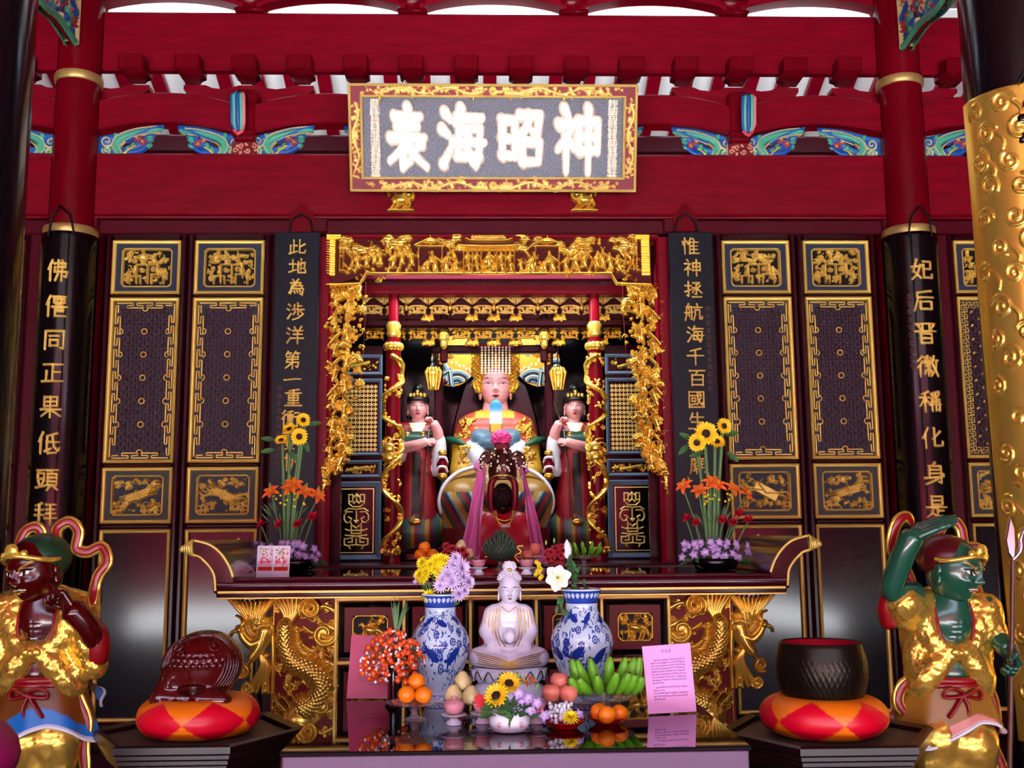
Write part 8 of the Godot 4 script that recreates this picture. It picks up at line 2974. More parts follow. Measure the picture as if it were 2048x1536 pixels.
func fruit(called: String, label: String, cat: String, spots: Array, r: float, D: float, m: String, grp: String, shape := "") -> void:
	for e in spots:
		var c := P(e[0], e[1], D - (e[2] if e.size() > 2 else 0.0))
		var t := thing(called, label, cat, c + Vector3(0, -r, 0), grp)
		var b := B.new()
		match shape:
			"pear": b.lathe([Vector2(0.001, -1.0), Vector2(0.45, -0.93), Vector2(0.85, -0.6), Vector2(0.98, -0.15), Vector2(0.85, 0.3), Vector2(0.6, 0.65), Vector2(0.42, 0.9), Vector2(0.22, 1.05), Vector2(0.001, 1.02)].map(func(v: Vector2) -> Vector2: return v * r), c, 22)
			"apple": b.lathe([Vector2(0.001, -0.8), Vector2(0.3, -0.9), Vector2(0.7, -0.7), Vector2(0.98, -0.1), Vector2(0.95, 0.4), Vector2(0.65, 0.8), Vector2(0.3, 0.86), Vector2(0.08, 0.7), Vector2(0.001, 0.66)].map(func(v: Vector2) -> Vector2: return v * r), c, 22)
			_: b.lathe([Vector2(0.001, -0.93), Vector2(0.4, -0.87), Vector2(0.8, -0.55), Vector2(1.0, 0.0), Vector2(0.8, 0.57), Vector2(0.4, 0.87), Vector2(0.08, 0.93), Vector2(0.001, 0.9)].map(func(v: Vector2) -> Vector2: return v * r), c, 22)
		put("flesh", b, m, t)
		put("stalk", B.new().tube([c + Vector3(0, r * (1.0 if shape == "pear" else 0.72), 0), c + Vector3(r * 0.15, r * (1.4 if shape == "pear" else 1.02), r * 0.05)], r * 0.05, 5), "pole_wood", t)

func bananas(spots_c: Vector3, n: int, ln: float, label: String) -> void:
	for i in n:
		var row := i % 2
		var u := (i / 2) / (n / 2.0 - 1.0) - 0.5
		var t := thing("green_banana", label, "banana", spots_c, "green bananas %s" % ("on the altar" if ln < 0.07 else "on the glass table"))
		var b0 := spots_c + Vector3(u * ln * 1.5, 0.012, 0.0 + row * ln * 0.26)
		var jt := sin(i * 5.7) * 0.22
		var out := Vector3(u * 0.75 + jt, 1.0 - row * 0.45 + jt * 0.4, 0.35 + row * 0.5).normalized()
		var pts := R3([b0, b0 + out * ln * 0.35 + Vector3(0, 0, ln * 0.1), b0 + out * ln * 0.75 + Vector3(0, ln * 0.02, ln * 0.12), b0 + out * ln * 1.02 + Vector3(0, ln * 0.1, ln * 0.06)], 4)
		var rad := []
		for k in pts.size():
			var v := k / (pts.size() - 1.0)
			rad.append(ln * 0.17 * pow(sin(PI * (0.1 + 0.83 * v)), 0.6))
		put("peel", B.new().tube(pts, rad, 7), "banana_green", t)
		put("tip", B.new().tube([pts[pts.size() - 1], pts[pts.size() - 1] + out * ln * 0.08], ln * 0.035, 5), "pole_wood", t)

func compote(at: Vector3, h: float, r: float, label: String) -> void:      # footed glass dish
	var t := thing("glass_dish", label, "dish", at, "footed glass dishes")
	put("bowl", B.new().lathe([Vector2(0.03, 0), Vector2(0.032, 0.004), Vector2(0.012, 0.01), Vector2(0.008, h * 0.5), Vector2(0.014, h * 0.62), Vector2(0.01, h * 0.75), Vector2(r * 0.6, h * 0.85), Vector2(r, h), Vector2(r * 0.98, h + 0.003), Vector2(r * 0.55, h * 0.9), Vector2(0.001, h * 0.85)], at, 28), "dish_glass", t)

func teacup(at: Vector3, s: float, label: String, covered: bool) -> void:
	var t := thing("tea_cup", label, "cup", at, "porcelain tea cups")
	put("stand", B.new().lathe([Vector2(0.022, 0), Vector2(0.022, 0.008), Vector2(0.014, 0.014), Vector2(0.014, 0.02), Vector2(0.036, 0.026), Vector2(0.037, 0.03), Vector2(0.015, 0.029)].map(func(v: Vector2) -> Vector2: return v * s), at, 24), "porcelain", t)
	put("cup", B.new().lathe([Vector2(0.014, 0.03), Vector2(0.024, 0.036), Vector2(0.029, 0.05), Vector2(0.031, 0.058), Vector2(0.029, 0.058), Vector2(0.026, 0.045)].map(func(v: Vector2) -> Vector2: return v * s), at, 24), "cup_red", t)
	if covered:
		put("lid", B.new().lathe([Vector2(0.03, 0.058), Vector2(0.026, 0.066), Vector2(0.012, 0.071), Vector2(0.006, 0.073), Vector2(0.008, 0.079), Vector2(0.001, 0.082)].map(func(v: Vector2) -> Vector2: return v * s), at, 24), "cup_red", t)

func vase(x: float, yb: float, sc: float, label: String, sd: int) -> void:
	var at := G(x, yb, TOP)
	var k := -at.z / 2100.0 * sc
	var t := thing("porcelain_vase", label, "vase", at, "blue and white vases")
	var pts := []
	for e in [[1, 0], [33, 0], [34, 6], [30, 14], [36, 36], [48, 64], [56, 92], [57, 112], [50, 132], [38, 148], [31, 162], [30, 174], [33, 190], [37, 198], [37, 202], [33, 203], [30, 190], [27, 170], [30, 150]]:
		pts.append(Vector2(e[0], e[1]) * k)
	# painted decoration: carp, weeds, lotus sprays and bands in cobalt
	var W := 512
	var H := 256
	var img := Image.create(W, H, false, Image.FORMAT_RGB8)
	img.fill(Color(0.74, 0.83, 0.9))
	var g := RandomNumberGenerator.new()
	g.seed = sd
	var ink := Color(0.1, 0.2, 0.55)
	var dab := func(cx: float, cy: float, rx: float, ry: float, a: float) -> void:
		for j in range(int(cy - rx - ry), int(cy + rx + ry) + 1):
			for i in range(int(cx - rx - ry), int(cx + rx + ry) + 1):
				var d := Vector2(i - cx, j - cy).rotated(-a)
				if d.x * d.x / (rx * rx) + d.y * d.y / (ry * ry) < 1.0 and j >= 0 and j < H:
					img.set_pixel(posmod(i, W), j, ink)
	for i in 70:      # round flower heads made of dots
		var c := Vector2(g.randf() * W, g.randf_range(70, 180))
		for e in 9:
			dab.call(c.x + cos(e * 0.7) * 7, c.y + sin(e * 0.7) * 6, 2.4, 1.9, e * 0.7)
		dab.call(c.x, c.y, 2.5, 2.5, 0)
	for i in 16:      # carp
		var c := Vector2((i + 0.5) * W / 16.0 + g.randf_range(-8, 8), 92 + 62 * (i % 2) + g.randf_range(-8, 8))
		var a := g.randf_range(-0.7, 0.7)
		dab.call(c.x, c.y, 21, 7.5, a)
		for e in [-0.6, 0.6]:
			dab.call(c.x - cos(a + e * 0.4) * 22, c.y - sin(a + e * 0.4) * 22, 7, 2.4, a + e)
		dab.call(c.x + 3, c.y - 7, 6, 2, a)
	for i in 420:     # weeds
		dab.call(g.randf() * W, g.randf_range(62, 205), g.randf_range(3, 7), 1.3, g.randf() * PI)
	for i in W:
		for j in H:
			if (j > 14 and j < 20) or (j > 218 and j < 222) or (j > 52 and j < 56):
				img.set_pixel(i, j, ink)
			elif j >= 20 and j <= 52 and (fposmod(i, 22.0) - 11.0) ** 2 + (j - 36.0) ** 2 > 70.0:
				img.set_pixel(i, j, Color(0.16, 0.26, 0.62))
			elif j >= 222 and j < 244 and fposmod(i + (j - 222) * 0.6, 26.0) < 4.0:
				img.set_pixel(i, j, ink)
	var m := StandardMaterial3D.new()
	m.albedo_texture = ImageTexture.create_from_image(img)
	m.roughness = 0.12
	m.uv1_scale = Vector3(1, -1, 1)
	m.uv1_offset = Vector3(0, 1, 0)
	put("painted_body", B.new().lathe_uv(R.smooth(pts.slice(1, 15), 3), at, 64), m, t)
	put("mouth", B.new().lathe(pts.slice(14, 19), at, 40), "porcelain", t)

func vase_flowers() -> void:
	var g := RandomNumberGenerator.new()
	g.seed = 8
	var a := G(880, 1400, TOP)
	var D := -a.z
	var k := D / 2100.0
	var t := thing("chrysanthemum_bouquet", "bunch of yellow and lilac chrysanthemums in the blue vase beside the oranges", "flowers", P(880, 1200, D))
	for e in [[845, 1125], [862, 1128], [873, 1120], [880, 1118], [890, 1120], [870, 1135], [880, 1142], [884, 1153], [840, 1148], [852, 1145], [858, 1190], [846, 1155]]:
		flower_at("yellow_mum", t, P(e[0], e[1], D) + Vector3(0, 0, 0.03), 15 * k, Vector3((e[0] - 880) * 0.02, 0.4, 1), g.randf() * 6)
		stem(t, [P(e[0], e[1] + 4, D), P(lerpf(e[0], 880, 0.6), 1200, D)], 0.0022)
	for e in [[924, 1135, 17], [908, 1128, 13], [898, 1148, 16], [905, 1162, 15], [928, 1152, 14], [938, 1163, 13], [882, 1170, 12], [918, 1186, 13], [930, 1180, 10], [912, 1115, 11], [888, 1158, 12]]:
		flower_at("lilac_mum", t, P(e[0], e[1], D) + Vector3(0, 0, 0.04), e[2] * 1.3 * k, Vector3((e[0] - 880) * 0.015, 0.2, 1), g.randf() * 6)
		stem(t, [P(e[0], e[1] + 4, D), P(lerpf(e[0], 885, 0.6), 1202, D)], 0.0022)
	for e in [[892, 1092], [905, 1097], [915, 1102], [890, 1106], [925, 1100], [900, 1108], [932, 1110]]:
		flower_at("red_mum", t, P(e[0], e[1], D) + Vector3(0, 0, -0.02), 10 * k, Vector3(0, 0.5, 1), g.randf() * 6)
	for i in 8:
		flower_at("orchid", t, P(828 + g.randf() * 14, 1150 + g.randf() * 16, D), 6 * k, Vector3(-0.4, 0.3, 1), g.randf() * 6)
	for i in 24:
		flower_at("leaf", t, P(880 + g.randf_range(-34, 34), g.randf_range(1172, 1204), D) + Vector3(0, 0, g.randf_range(0, 0.04)), 0.013, Vector3(g.randf_range(-0.6, 0.6), 0.4, 1), g.randf() * TAU)
	a = G(1166, 1400, TOP)
	D = -a.z
	k = D / 2100.0
	t = thing("lily_bouquet", "white lilies with dark red chrysanthemums in the blue vase beside the bananas", "flowers", P(1166, 1200, D))
	flower_at("white_lily", t, P(1113, 1154, D) + Vector3(0, 0, 0.06), 30 * k, Vector3(-0.1, 0.1, 1), 0.3)
	var bud := B.new()
	bud.col = lin(0.94, 0.95, 0.98)
	bud.lathe([Vector2(0.1, -1.0), Vector2(0.5, -0.5), Vector2(0.55, 0.1), Vector2(0.3, 0.8), Vector2(0.02, 1.25)].map(func(v: Vector2) -> Vector2: return v * 17 * k), P(1134, 1100, D), 12)
	put("lily_bud", bud, "petal", t)
	stem(t, [P(1136, 1116, D), P(1148, 1160, D), P(1160, 1202, D)], 0.005)
	stem(t, [P(1118, 1160, D), P(1140, 1185, D), P(1160, 1202, D)], 0.004)
	for i in 26:
		flower_at("red_mum", t, P(1107 + g.randf_range(-20, 20), 1112 + g.randf_range(-20, 24), D) + Vector3(0, 0, g.randf_range(-0.03, 0.03)), 9 * k, Vector3(g.randf_range(-0.6, 0.6), 0.4, 1), g.randf() * 6)
	for i in 10:
		flower_at("yellow_mum", t, P(1076 + g.randf_range(-5, 8), 1124 + i * 3.6, D), 5 * k, Vector3(-0.4, 0.2, 1))
	for e in [[1092, 1086], [1108, 1082]]:
		flower_at("bud", t, P(e[0], e[1], D), 9 * k, Vector3(0, 1, 0.1))
	for i in 44:
		var u := g.randf()
		flower_at("leaf", t, P(lerpf(1140, 1162, u) + g.randf_range(-20, 22) * u, lerpf(1118, 1200, u), D) + Vector3(0, 0, g.randf_range(-0.02, 0.04)), 0.014, Vector3(g.randf_range(-0.6, 0.6), 0.3, 1), g.randf_range(-2.4, -0.6) + (PI if g.randf() < 0.4 else 0.0))
	for i in 8:
		flower_at("leaf", t, P(1120 + g.randf_range(-12, 16), 1196 + g.randf_range(-8, 24), D) + Vector3(0, 0, 0.05), 0.014, Vector3(-0.2, 0.2, 1), -1.6 + g.randf_range(-0.8, 0.8))
	# bead flowers in a slim black vase
	a = G(787, 1412, TOP)
	D = -a.z
	t = thing("bead_flower_vase", "spray of orange and white bead flowers in a slim black vase", "flowers", a)
	put("slim_vase", B.new().lathe([Vector2(0.028, 0), Vector2(0.026, 0.006), Vector2(0.012, 0.02), Vector2(0.01, 0.12), Vector2(0.018, 0.15), Vector2(0.014, 0.15)], a, 18), "black", t)
	var bm := {}
	for e in [["orange", lin(0.95, 0.36, 0.12)], ["white", lin(0.97, 0.95, 0.92)]]:
		var bb := B.new()
		bb.col = e[1]
		bm[e[0]] = bb.ell(Vector3.ZERO, Vector3.ONE, 6).mesh()
	for i in 300:
		var d := Vector2(g.randfn(), g.randfn())
		var rr := minf(d.length() * 0.55, 1.0)
		d = d.normalized() * rr
		var m := put("bead", bm["white"] if i % 2 else bm["orange"], "painted_gloss", t, true)
		var rad := (0.0046 if i % 2 else 0.0092) * g.randf_range(0.8, 1.25)
		m.transform = Transform3D(Basis.IDENTITY.scaled(Vector3.ONE * rad), P(787 + d.x * 62, 1308 + d.y * 48 + absf(d.x) * 18, D) + Vector3(0, 0, g.randf_range(-0.06, 0.07)) - t.position)
	for i in 16:
		put("wire_stem", B.new().tube(R3([a + Vector3(0, 0.14, 0), P(787 + (i - 7.5) * 4, 1290, D), P(787 + (i - 7.5) * 8, 1320, D) + Vector3(0, 0, 0.03)], 3), 0.0015, 4), "stem_green", t)
	for i in 18:
		var x := 795 + g.randf_range(-14, 24)
		put("grass_blade", B.new().tube([P(792, 1275, D), P(lerpf(792, x, 0.6), 1230, D), P(x, 1192 + g.randf_range(0, 26), D)], [0.003, 0.0025, 0.0006], 4), "stem_green", t)

func page(called: String, label: String, corners: Array, D: float, paper: Color, inkc: Color, rows: Array) -> void:
	# corners: top left, top right, bottom right, bottom left in pixels; stands on the table, leaning back
	var bl := G(corners[3][0], corners[3][1], TOP + 0.004)
	var br := G(corners[2][0], corners[2][1], TOP + 0.004)
	var tl := P(corners[0][0], corners[0][1], -bl.z + 0.035)
	var tr := P(corners[1][0], corners[1][1], -br.z + 0.035)
	var t := thing(called, label, "document", (bl + br) / 2)
	var img := Image.create(160, 224, false, Image.FORMAT_RGB8)
	img.fill(paper)
	var g := RandomNumberGenerator.new()
	g.seed = 44
	for r in rows:      # [y, x0, x1, size]: a line of small characters
		var x: float = r[1]
		while x < r[2]:
			for e in int(r[3]) * 2:
				img.fill_rect(Rect2i(int(x + g.randf() * r[3] * 0.7), int(r[0] + g.randf() * r[3]), 1 + g.randi() % 2, 1 + g.randi() % 2), inkc)
			x += r[3] * 1.35
	var m := StandardMaterial3D.new()
	m.albedo_texture = ImageTexture.create_from_image(img)
	m.roughness = 0.35
	m.cull_mode = BaseMaterial3D.CULL_DISABLED
	var b := B.new()
	var nn := (br - bl).cross(tl - bl).normalized()
	var ix := [b.vert(bl, nn, Vector2(0, 1)), b.vert(br, nn, Vector2(1, 1)), b.vert(tr, nn, Vector2(1, 0)), b.vert(tl, nn, Vector2(0, 0))]
	b.quad(ix[0], ix[1], ix[2], ix[3])
	put("sheet", b, m, t)
	var h := B.new()
	var o := -nn * 0.004
	h.face([bl + o, br + o, tr + o, tl + o], -nn)
	h.face([bl + o, br + o, br + Vector3(0, 0, -0.07), bl + Vector3(0, 0, -0.07)], Vector3.UP)
	put("acrylic_stand", h, "dish_glass", t)

func buddha() -> void:
	var base := G(1017, 1378, TOP)
	base.z = -3.52
	base.x = P(1017, 1378, 3.52).x
	var D := 3.52
	var p := func(x: float, y: float, dz := 0.0) -> Vector3: return P(1017 + x, y, D) + Vector3(0, 0, dz)
	var t := thing("buddha_figure", "white porcelain seated buddha with gold-lined robe on a lotus base", "figurine", base)
	var wh := lin(0.86, 0.86, 0.93)
	var b := B.new()
	head(b, p.call(2, 1178, 0.01), 0.098, Basis(Vector3.RIGHT, 0.1), {"skin": wh, "wide": 0.36, "shut": true, "lobe": 0.28, "lip": lin(0.75, 0.3, 0.38), "dark": lin(0.22, 0.2, 0.3), "slant": 0.0})
	b.col = wh
	var sc := Sculpt.new(p.call(-82, 1332) + Vector3(0, 0, -0.1), p.call(82, 1196) + Vector3(0, 0, 0.14), 0.0035)
	sc.cap(p.call(0, 1200), p.call(0, 1222), 0.019, 0.026, 0.012)
	sc.ell(p.call(0, 1248, -0.005), Vector3(0.052, 0.07, 0.04), 0.02)
	sc.cap(p.call(-26, 1224), p.call(28, 1224), 0.026, 0.026, 0.02)
	for s: float in [-1.0, 1.0]:
		sc.chain([p.call(s * 34, 1228), p.call(s * 42, 1262, 0.005), p.call(s * 30, 1288, 0.05), p.call(s * 6, 1294, 0.075)], [0.026, 0.026, 0.022, 0.016], 0.012)
		sc.chain([p.call(s * 20, 1300, 0.0), p.call(s * 62, 1312, 0.03), p.call(s * 16, 1318, 0.09)], [0.04, 0.026, 0.022], 0.018)
	sc.ell(p.call(0, 1316, 0.02), Vector3(0.11, 0.024, 0.075), 0.02)
	sc.ell(p.call(2, 1268, 0.055), Vector3(0.019, 0.024, 0.018), 0.006)
	sc.commit(b)
	for s: float in [-1.0, 1.0]:
		hand(b, p.call(s * 8, 1296, 0.085), Vector3(-s, -0.1, 0.15), Vector3(0, 1, 0.2), 0.045, 0.25, s, p.call(s * 22, 1290, 0.06))
	put("body", b, "porcelain_paint", t)
	var cu := B.new()
	cu.ell(p.call(2, 1160, -0.008), Vector3(0.0375, 0.032, 0.04), 14)
	cu.ell(p.call(2, 1136, -0.006), Vector3(0.022, 0.024, 0.022), 12)
	for j in 7:
		for i in 14:
			var e := 0.1 + j * 0.2
			var a := -1.7 + i * 0.262 + (j % 2) * 0.13
			cu.ell(p.call(2, 1162, -0.008) + Vector3(sin(a) * 0.0385 * cos(e), 0.003 + sin(e) * 0.034, cos(a) * 0.042 * cos(e)), Vector3.ONE * 0.0042, 6)
			if j < 5:
				cu.ell(p.call(2, 1136, -0.006) + Vector3(sin(a) * 0.022 * cos(e), sin(e) * 0.024, cos(a) * 0.023 * cos(e)), Vector3.ONE * 0.0034, 6)
	put("curled_hair", cu, "porcelain", t)
	put("jewel", B.new().ell(p.call(2, 1139, 0.02), Vector3(0.008, 0.006, 0.005), 10), "gold_deep", t)
	var gl := B.new()
	for s: float in [-1.0, 1.0]:      # gilt edges and folds of the robe
		for i in 5:
			gl.tube(R3([p.call(s * (17 + i * 6), 1213 + i * 2, 0.034 - i * 0.003), p.call(s * (20 + i * 6.4), 1240, 0.041 - i * 0.004), p.call(s * (19 + i * 6.4), 1268, 0.056 - i * 0.006), p.call(s * (8 + i * 9), 1287, 0.094 - i * 0.008)], 4), 0.0016, 5)
		for i in 6:
			gl.tube(R3([p.call(s * 72, 1300 + i * 4, 0.045), p.call(s * 50, 1303 + i * 4, 0.083), p.call(s * 18, 1309 + i * 3.4, 0.113), p.call(0, 1316 + i * 2.4, 0.116)], 4), 0.0015, 5)
	gl.tube(R3([p.call(-14, 1212, 0.03), p.call(0, 1222, 0.038), p.call(14, 1212, 0.03)], 4), 0.0014, 5)
	put("gilt_folds", gl, "gold_deep", t)
	put("pearl_vessel", B.new().ell(p.call(2, 1270, 0.072), Vector3(0.016, 0.02, 0.012), 12), "porcelain", t)
	# lotus base
	var lb := B.new()
	var lc: Vector3 = p.call(0, 1334)
	lb.lathe([Vector2(0.11, 0.004), Vector2(0.125, -0.008), Vector2(0.128, -0.026), Vector2(0.105, -0.036), Vector2(0.1, -0.05), Vector2(0.12, -0.064), Vector2(0.124, lc.y * -1.0 + TOP)].map(func(v: Vector2) -> Vector2: return v), Vector3(lc.x, lc.y, -D), 40, Basis.IDENTITY, 1.0, 0.82)
	put("lotus_base", lb, "porcelain", t)
	for i in 18:
		var a := TAU * i / 18.0
		put("lotus_petal", B.new().ell(Vector3(lc.x + cos(a) * 0.122, lc.y - 0.02, -D + sin(a) * 0.1), Vector3(0.021, 0.02, 0.009), 10, Basis(Vector3.UP, PI / 2 - a)), "porcelain", t)
		put("petal_outline", B.new().tube(R3([Vector3(lc.x + cos(a - 0.13) * 0.131, lc.y - 0.03, -D + sin(a - 0.13) * 0.109), Vector3(lc.x + cos(a) * 0.134, lc.y - 0.004, -D + sin(a) * 0.112), Vector3(lc.x + cos(a + 0.13) * 0.131, lc.y - 0.03, -D + sin(a + 0.13) * 0.109)], 3), 0.0016, 5), "iron", t)

func offerings() -> void:
	tall_arrangement(false)
	tall_arrangement(true)
	# printed cards leaning before the arrangement
	for i in 2:
		var c := G(529 if i == 0 else 562, 1148, ALT + 0.003)
		var t := thing("printed_card", "small white card printed with red and pink flowers, %s" % ("overlapped by the other card" if i == 0 else "set in front of the other card"), "card", c, "printed cards")
		var img := Image.create(64, 110, false, Image.FORMAT_RGB8)
		img.fill(Color(0.93, 0.9, 0.95))
		var g := RandomNumberGenerator.new()
		g.seed = 4 + i
		img.fill_rect(Rect2i(6, 82, 52, 15), Color(0.85, 0.2, 0.12))
		for e in 90:
			var x := g.randi_range(8, 54)
			var y := g.randi_range(8, 80)
			img.fill_rect(Rect2i(x, y, g.randi_range(2, 5), g.randi_range(2, 6)), [Color(0.85, 0.1, 0.25), Color(0.95, 0.6, 0.65), Color(0.3, 0.5, 0.25), Color(0.9, 0.7, 0.15)][g.randi() % (2 if y > 46 else 4)])
		for e in [[18, 62], [44, 62]]:
			for j in range(-9, 10):
				for k in range(-9, 10):
					if j * j + k * k < 80:
						img.set_pixel(e[0] + j, e[1] + k, Color(0.85, 0.05, 0.25) if j * j + k * k < 22 or j * j + k * k > 56 else Color(0.98, 0.75, 0.8))
		var m := StandardMaterial3D.new()
		m.albedo_texture = ImageTexture.create_from_image(img)
		var b := B.new()
		var w := 0.036
		var h := 0.118
		var nn := Vector3(0, 0.2, 1).normalized()
		var z := 0.012 * i
		var ix := [b.vert(c + Vector3(-w, 0, z), nn, Vector2(0, 1)), b.vert(c + Vector3(w, 0, z), nn, Vector2(1, 1)), b.vert(c + Vector3(w, h, z - 0.02), nn, Vector2(1, 0)), b.vert(c + Vector3(-w, h, z - 0.02), nn, Vector2(0, 0))]
		b.quad(ix[0], ix[1], ix[2], ix[3])
		put("print", b, m, t)
		put("card_back", B.new().plate(PackedVector2Array([Vector2(-w, 0), Vector2(w, 0), Vector2(w, h), Vector2(-w, h)]), 0.002, c + Vector3(0, 0, z - 0.0025), Vector3.RIGHT, Vector3(0, 1, -0.17).normalized()), "porcelain", t)
	# altar row
	var d := 4.88
	for e in [[853, "under the small stack of oranges on the altar"], [928, "under the pears on the altar"], [1062, "under the apples on the altar"], [1168, "under the bananas on the altar"], [1000, "under the pineapple on the altar"]]:
		compote(Vector3(P(e[0], 1120, d).x, ALT + 0.003, -d), 0.055, 0.075, "low footed glass dish %s" % e[1])
	fruit("altar_orange", "orange stacked on the altar by the veiled statue", "orange", [[849, 1095, 0.0], [840, 1110, 0.03], [865, 1110, 0.03]], 0.0285, d, "orange_peel", "oranges on the altar")
	fruit("altar_pear", "pale pear on the altar behind the lilac flowers", "pear", [[922, 1092, 0.0], [938, 1109, 0.03]], 0.027, d, "pear_skin", "pears on the altar", "pear")
	fruit("altar_apple", "rosy apple on the altar beside the pink veil", "apple", [[1071, 1098, 0.0], [1056, 1112, 0.02]], 0.03, d, "apple_skin", "apples on the altar", "apple")
	bananas(Vector3(P(1168, 1120, d).x, P(1168, 1117, d).y, -d), 10, 0.062, "small green banana in the cluster on the altar")
	var pc := P(1000, 1100, d)
	var t := thing("pineapple", "green spiky pineapple on the altar before the veiled statue", "pineapple", pc)
	put("body", B.new().ell(pc, Vector3(0.068, 0.052, 0.06), 18), "pine_green", t)
	var sp := B.new()
	var g := RandomNumberGenerator.new()
	g.seed = 17
	for i in 150:
		var y := 1.0 - 2.0 * (i + 0.5) / 150.0
		var a := i * 2.4
		var n := Vector3(cos(a) * sqrt(1 - y * y), y, sin(a) * sqrt(1 - y * y))
		var q := pc + n * Vector3(0.068, 0.052, 0.06)
		sp.tube([q, q + n * 0.008 + Vector3(0, 0.006, 0), q + n * 0.01 + Vector3(0, 0.018, 0)], [0.006, 0.004, 0.001], 5)
	for i in 16:
		var a := i * 2.4
		sp.tube(R3([pc + Vector3(0, 0.045, 0), pc + Vector3(cos(a) * 0.014, 0.072, sin(a) * 0.014), pc + Vector3(cos(a) * (0.02 + 0.002 * i), 0.1 - 0.0022 * i, sin(a) * (0.02 + 0.002 * i))], 3), [0.006, 0.006, 0.005, 0.0045, 0.004, 0.002, 0.0008], 5)
	put("spines", sp, "pine_green", t)
	var og := thing("gilt_ornament", "small black and gold ornament beside the pineapple", "ornament", P(1038, 1124, d))
	put("scrolls", B.new().tube(R3([P(1038, 1124, d), P(1030, 1112, d), P(1042, 1104, d), P(1034, 1094, d), P(1046, 1092, d)]), 0.007, 6).tube(R3([P(1040, 1124, d), P(1048, 1114, d), P(1038, 1106, d)]), 0.006, 6), "gold_deep", og)
	for x in [957, 1053]:
		teacup(G(x, 1149, ALT + 0.003), 1.0, "small porcelain tea cup on a white stand at the altar edge", false)
	# glass-topped table
	page("red_notice", "crimson sheet in a clear stand behind the bead flowers", [[703, 1270], [778, 1272], [775, 1397], [693, 1397]], 3.5, Color(0.72, 0.12, 0.34), Color(0.35, 0.05, 0.18), [[146, 40, 120, 6], [158, 40, 150, 6], [172, 80, 130, 3]])
	var rows := [[16, 62, 96, 9]]
	for i in 14:
		rows.append([48 + i * 9.5 + (5 if i > 8 else 0), 24 if i not in [0, 9] else 34, 136 if i not in [8, 10, 13] else 60, 4])
	page("pink_notice", "pink printed sheet in a clear stand beside the green bananas", [[1284, 1293], [1380, 1286], [1393, 1423], [1297, 1428]], 3.2, Color(0.95, 0.66, 0.9), Color(0.45, 0.2, 0.55), rows)
	vase(880, 1400, 1.0, "blue and white porcelain vase behind the oranges and pears", 5)
	vase(1166, 1402, 1.06, "blue and white porcelain vase behind the apples and green bananas", 6)
	vase_flowers()
	buddha()
	var fd := [[828, 1440, "under the oranges on the glass table"], [922, 1436, "under the pears on the glass table"], [1119, 1436, "under the apples on the glass table"], [1216, 1430, "under the green bananas on the glass table"]]
	var cs := []
	for e in fd:
		var at := G(e[0], e[1], TOP + 0.001)
		compote(at, 0.048, 0.078, "footed glass dish %s" % e[2])
		cs.append(at)
	fruit("table_orange", "orange on the footed dish by the bead flowers", "orange", [[833, 1363, 0.0], [813, 1389, 0.035], [847, 1390, 0.035], [836, 1386, -0.03]], 0.0255, -cs[0].z, "orange_peel", "oranges on the glass table")
	fruit("table_pear", "pale yellow pear on the footed dish beside the buddha", "pear", [[925, 1362, 0.0], [907, 1389, 0.035], [942, 1391, 0.035], [925, 1388, -0.03]], 0.0265, -cs[1].z, "pear_skin", "pears on the glass table", "pear")
	fruit("table_apple", "rosy apple on the footed dish beside the green bananas", "apple", [[1119, 1362, 0.0], [1102, 1386, 0.035], [1137, 1387, 0.035], [1120, 1384, -0.03]], 0.0265, -cs[2].z, "apple_skin", "apples on the glass table", "apple")
	bananas(cs[3] + Vector3(0, 0.05, -0.02), 14, 0.095, "green banana in the large cluster on the glass table")
	teacup(G(908, 1449, TOP + 0.001), 0.95, "covered red and white tea cup before the pears", true)
	for x in [966, 1072]:
		teacup(G(x, 1446, TOP + 0.001), 0.95, "white tea cup stand half hidden by the white flower bowl", false)
	# white bowl with a low arrangement
	var bc := G(1019, 1462, TOP + 0.001)
	var D := -bc.z
	var k := D / 2100.0
	t = thing("flower_bowl", "white porcelain bowl with sunflowers, orchids and a red anthurium", "flowers", bc)
	put("bowl", B.new().lathe([Vector2(0.03, 0), Vector2(0.046, 0.003), Vector2(0.056, 0.022), Vector2(0.052, 0.046), Vector2(0.04, 0.056), Vector2(0.001, 0.05)], bc, 30), "porcelain", t)
	for e in [-0.5, 0.55]:
		put("rose_print", B.new().ell(bc + Vector3(sin(e) * 0.055, 0.024, cos(e) * 0.055), Vector3(0.007, 0.007, 0.003), 8), "cup_red", t)
	flower_at("sunflower", t, P(1018, 1367, D), 27 * k, Vector3(0.1, 0.7, 0.7))
	flower_at("sunflower", t, P(992, 1388, D) + Vector3(0, 0, 0.03), 27 * k, Vector3(-0.3, 0.6, 0.8))
	flower_at("anthurium", t, P(968, 1392, D) + Vector3(0, 0, 0.02), 22 * k, Vector3(-0.3, 0.2, 1), 0.2)
	for e in [[1036, 1383], [1034, 1408], [1055, 1392], [1072, 1400], [1086, 1425], [1060, 1414], [1046, 1396]]:
		flower_at("orchid", t, P(e[0], e[1], D) + Vector3(0, 0, 0.045), 14 * k, Vector3((e[0] - 1019) * 0.008, 0.2, 1), g.randf() * 0.8)
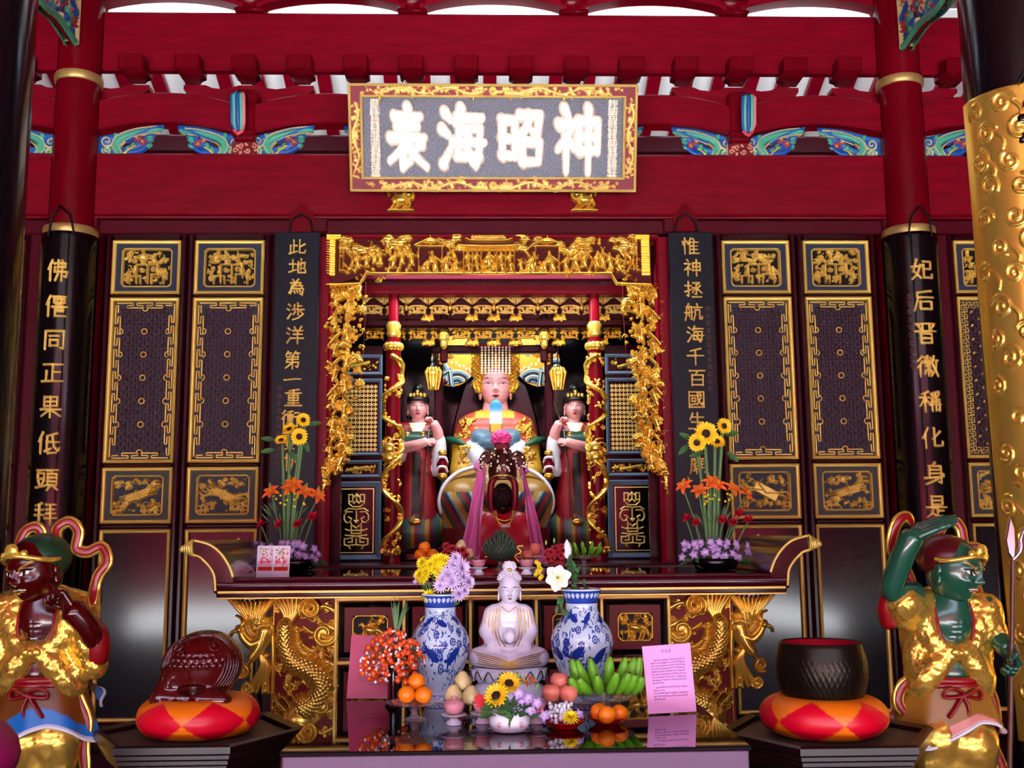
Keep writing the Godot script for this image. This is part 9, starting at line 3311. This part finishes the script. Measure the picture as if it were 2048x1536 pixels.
	for e in [[1062, 1360], [1050, 1366], [1068, 1412], [1076, 1418]]:
		flower_at("lily", t, P(e[0], e[1], D), 15 * k, Vector3(0.5, 0.7, 0.3))
	for e in [[1037, 1352], [1048, 1358], [1074, 1374], [1066, 1408]]:
		flower_at("bud", t, P(e[0], e[1], D), 11 * k, Vector3(0.3, 1, 0.2))
	for i in 46:
		var a := g.randf_range(-1.0, 1.0)
		flower_at("leaf" if i % 2 else "blade", t, P(1018 + a * 34, 1418 + g.randf_range(-14, 10), D) + Vector3(0, 0, 0.05), 0.02, Vector3(a * 0.4, 0.5, 0.9), PI / 2 - a * 1.9 + (PI if i % 4 == 0 else 0.0))
	# red plates
	for e in [[1131, 1455, "holding jasmine and a yellow chrysanthemum"], [1214, 1446, "holding three oranges"]]:
		var at := G(e[0], e[1], TOP + 0.001)
		t = thing("red_plate", "red plastic plate %s" % e[2], "plate", at, "red plates")
		put("dish", B.new().lathe([Vector2(0.03, 0), Vector2(0.034, 0.004), Vector2(0.05, 0.016), Vector2(0.054, 0.018), Vector2(0.05, 0.014), Vector2(0.03, 0.006), Vector2(0.001, 0.005)], at, 30), "plastic_red", t)
		if e[0] == 1131:
			var j := thing("jasmine_offering", "white jasmine buds with a yellow chrysanthemum on the red plate", "flowers", at + Vector3(0, 0.02, 0))
			flower_at("yellow_mum", j, at + Vector3(0.012, 0.03, 0.02), 0.026, Vector3(0.1, 0.7, 0.7))
			flower_at("orchid", j, at + Vector3(0.038, 0.035, 0.0), 0.018, Vector3(0.5, 0.5, 0.7))
			var jb := B.new().ell(Vector3.ZERO, Vector3(0.0055, 0.0065, 0.0055), 6).mesh()
			for i in 60:
				var m := put("jasmine_bud", jb, "porcelain", j, true)
				m.position = Vector3(g.randf_range(-0.045, 0.018), g.randf_range(-0.008, 0.042) , g.randf_range(-0.025, 0.02))
		else:
			fruit("plate_orange", "orange on the red plate before the pink sheet", "orange", [[1198, 1424, 0.0], [1213, 1430, 0.045], [1238, 1427, 0.0]], 0.0255, -at.z, "orange_peel", "oranges on the red plate")
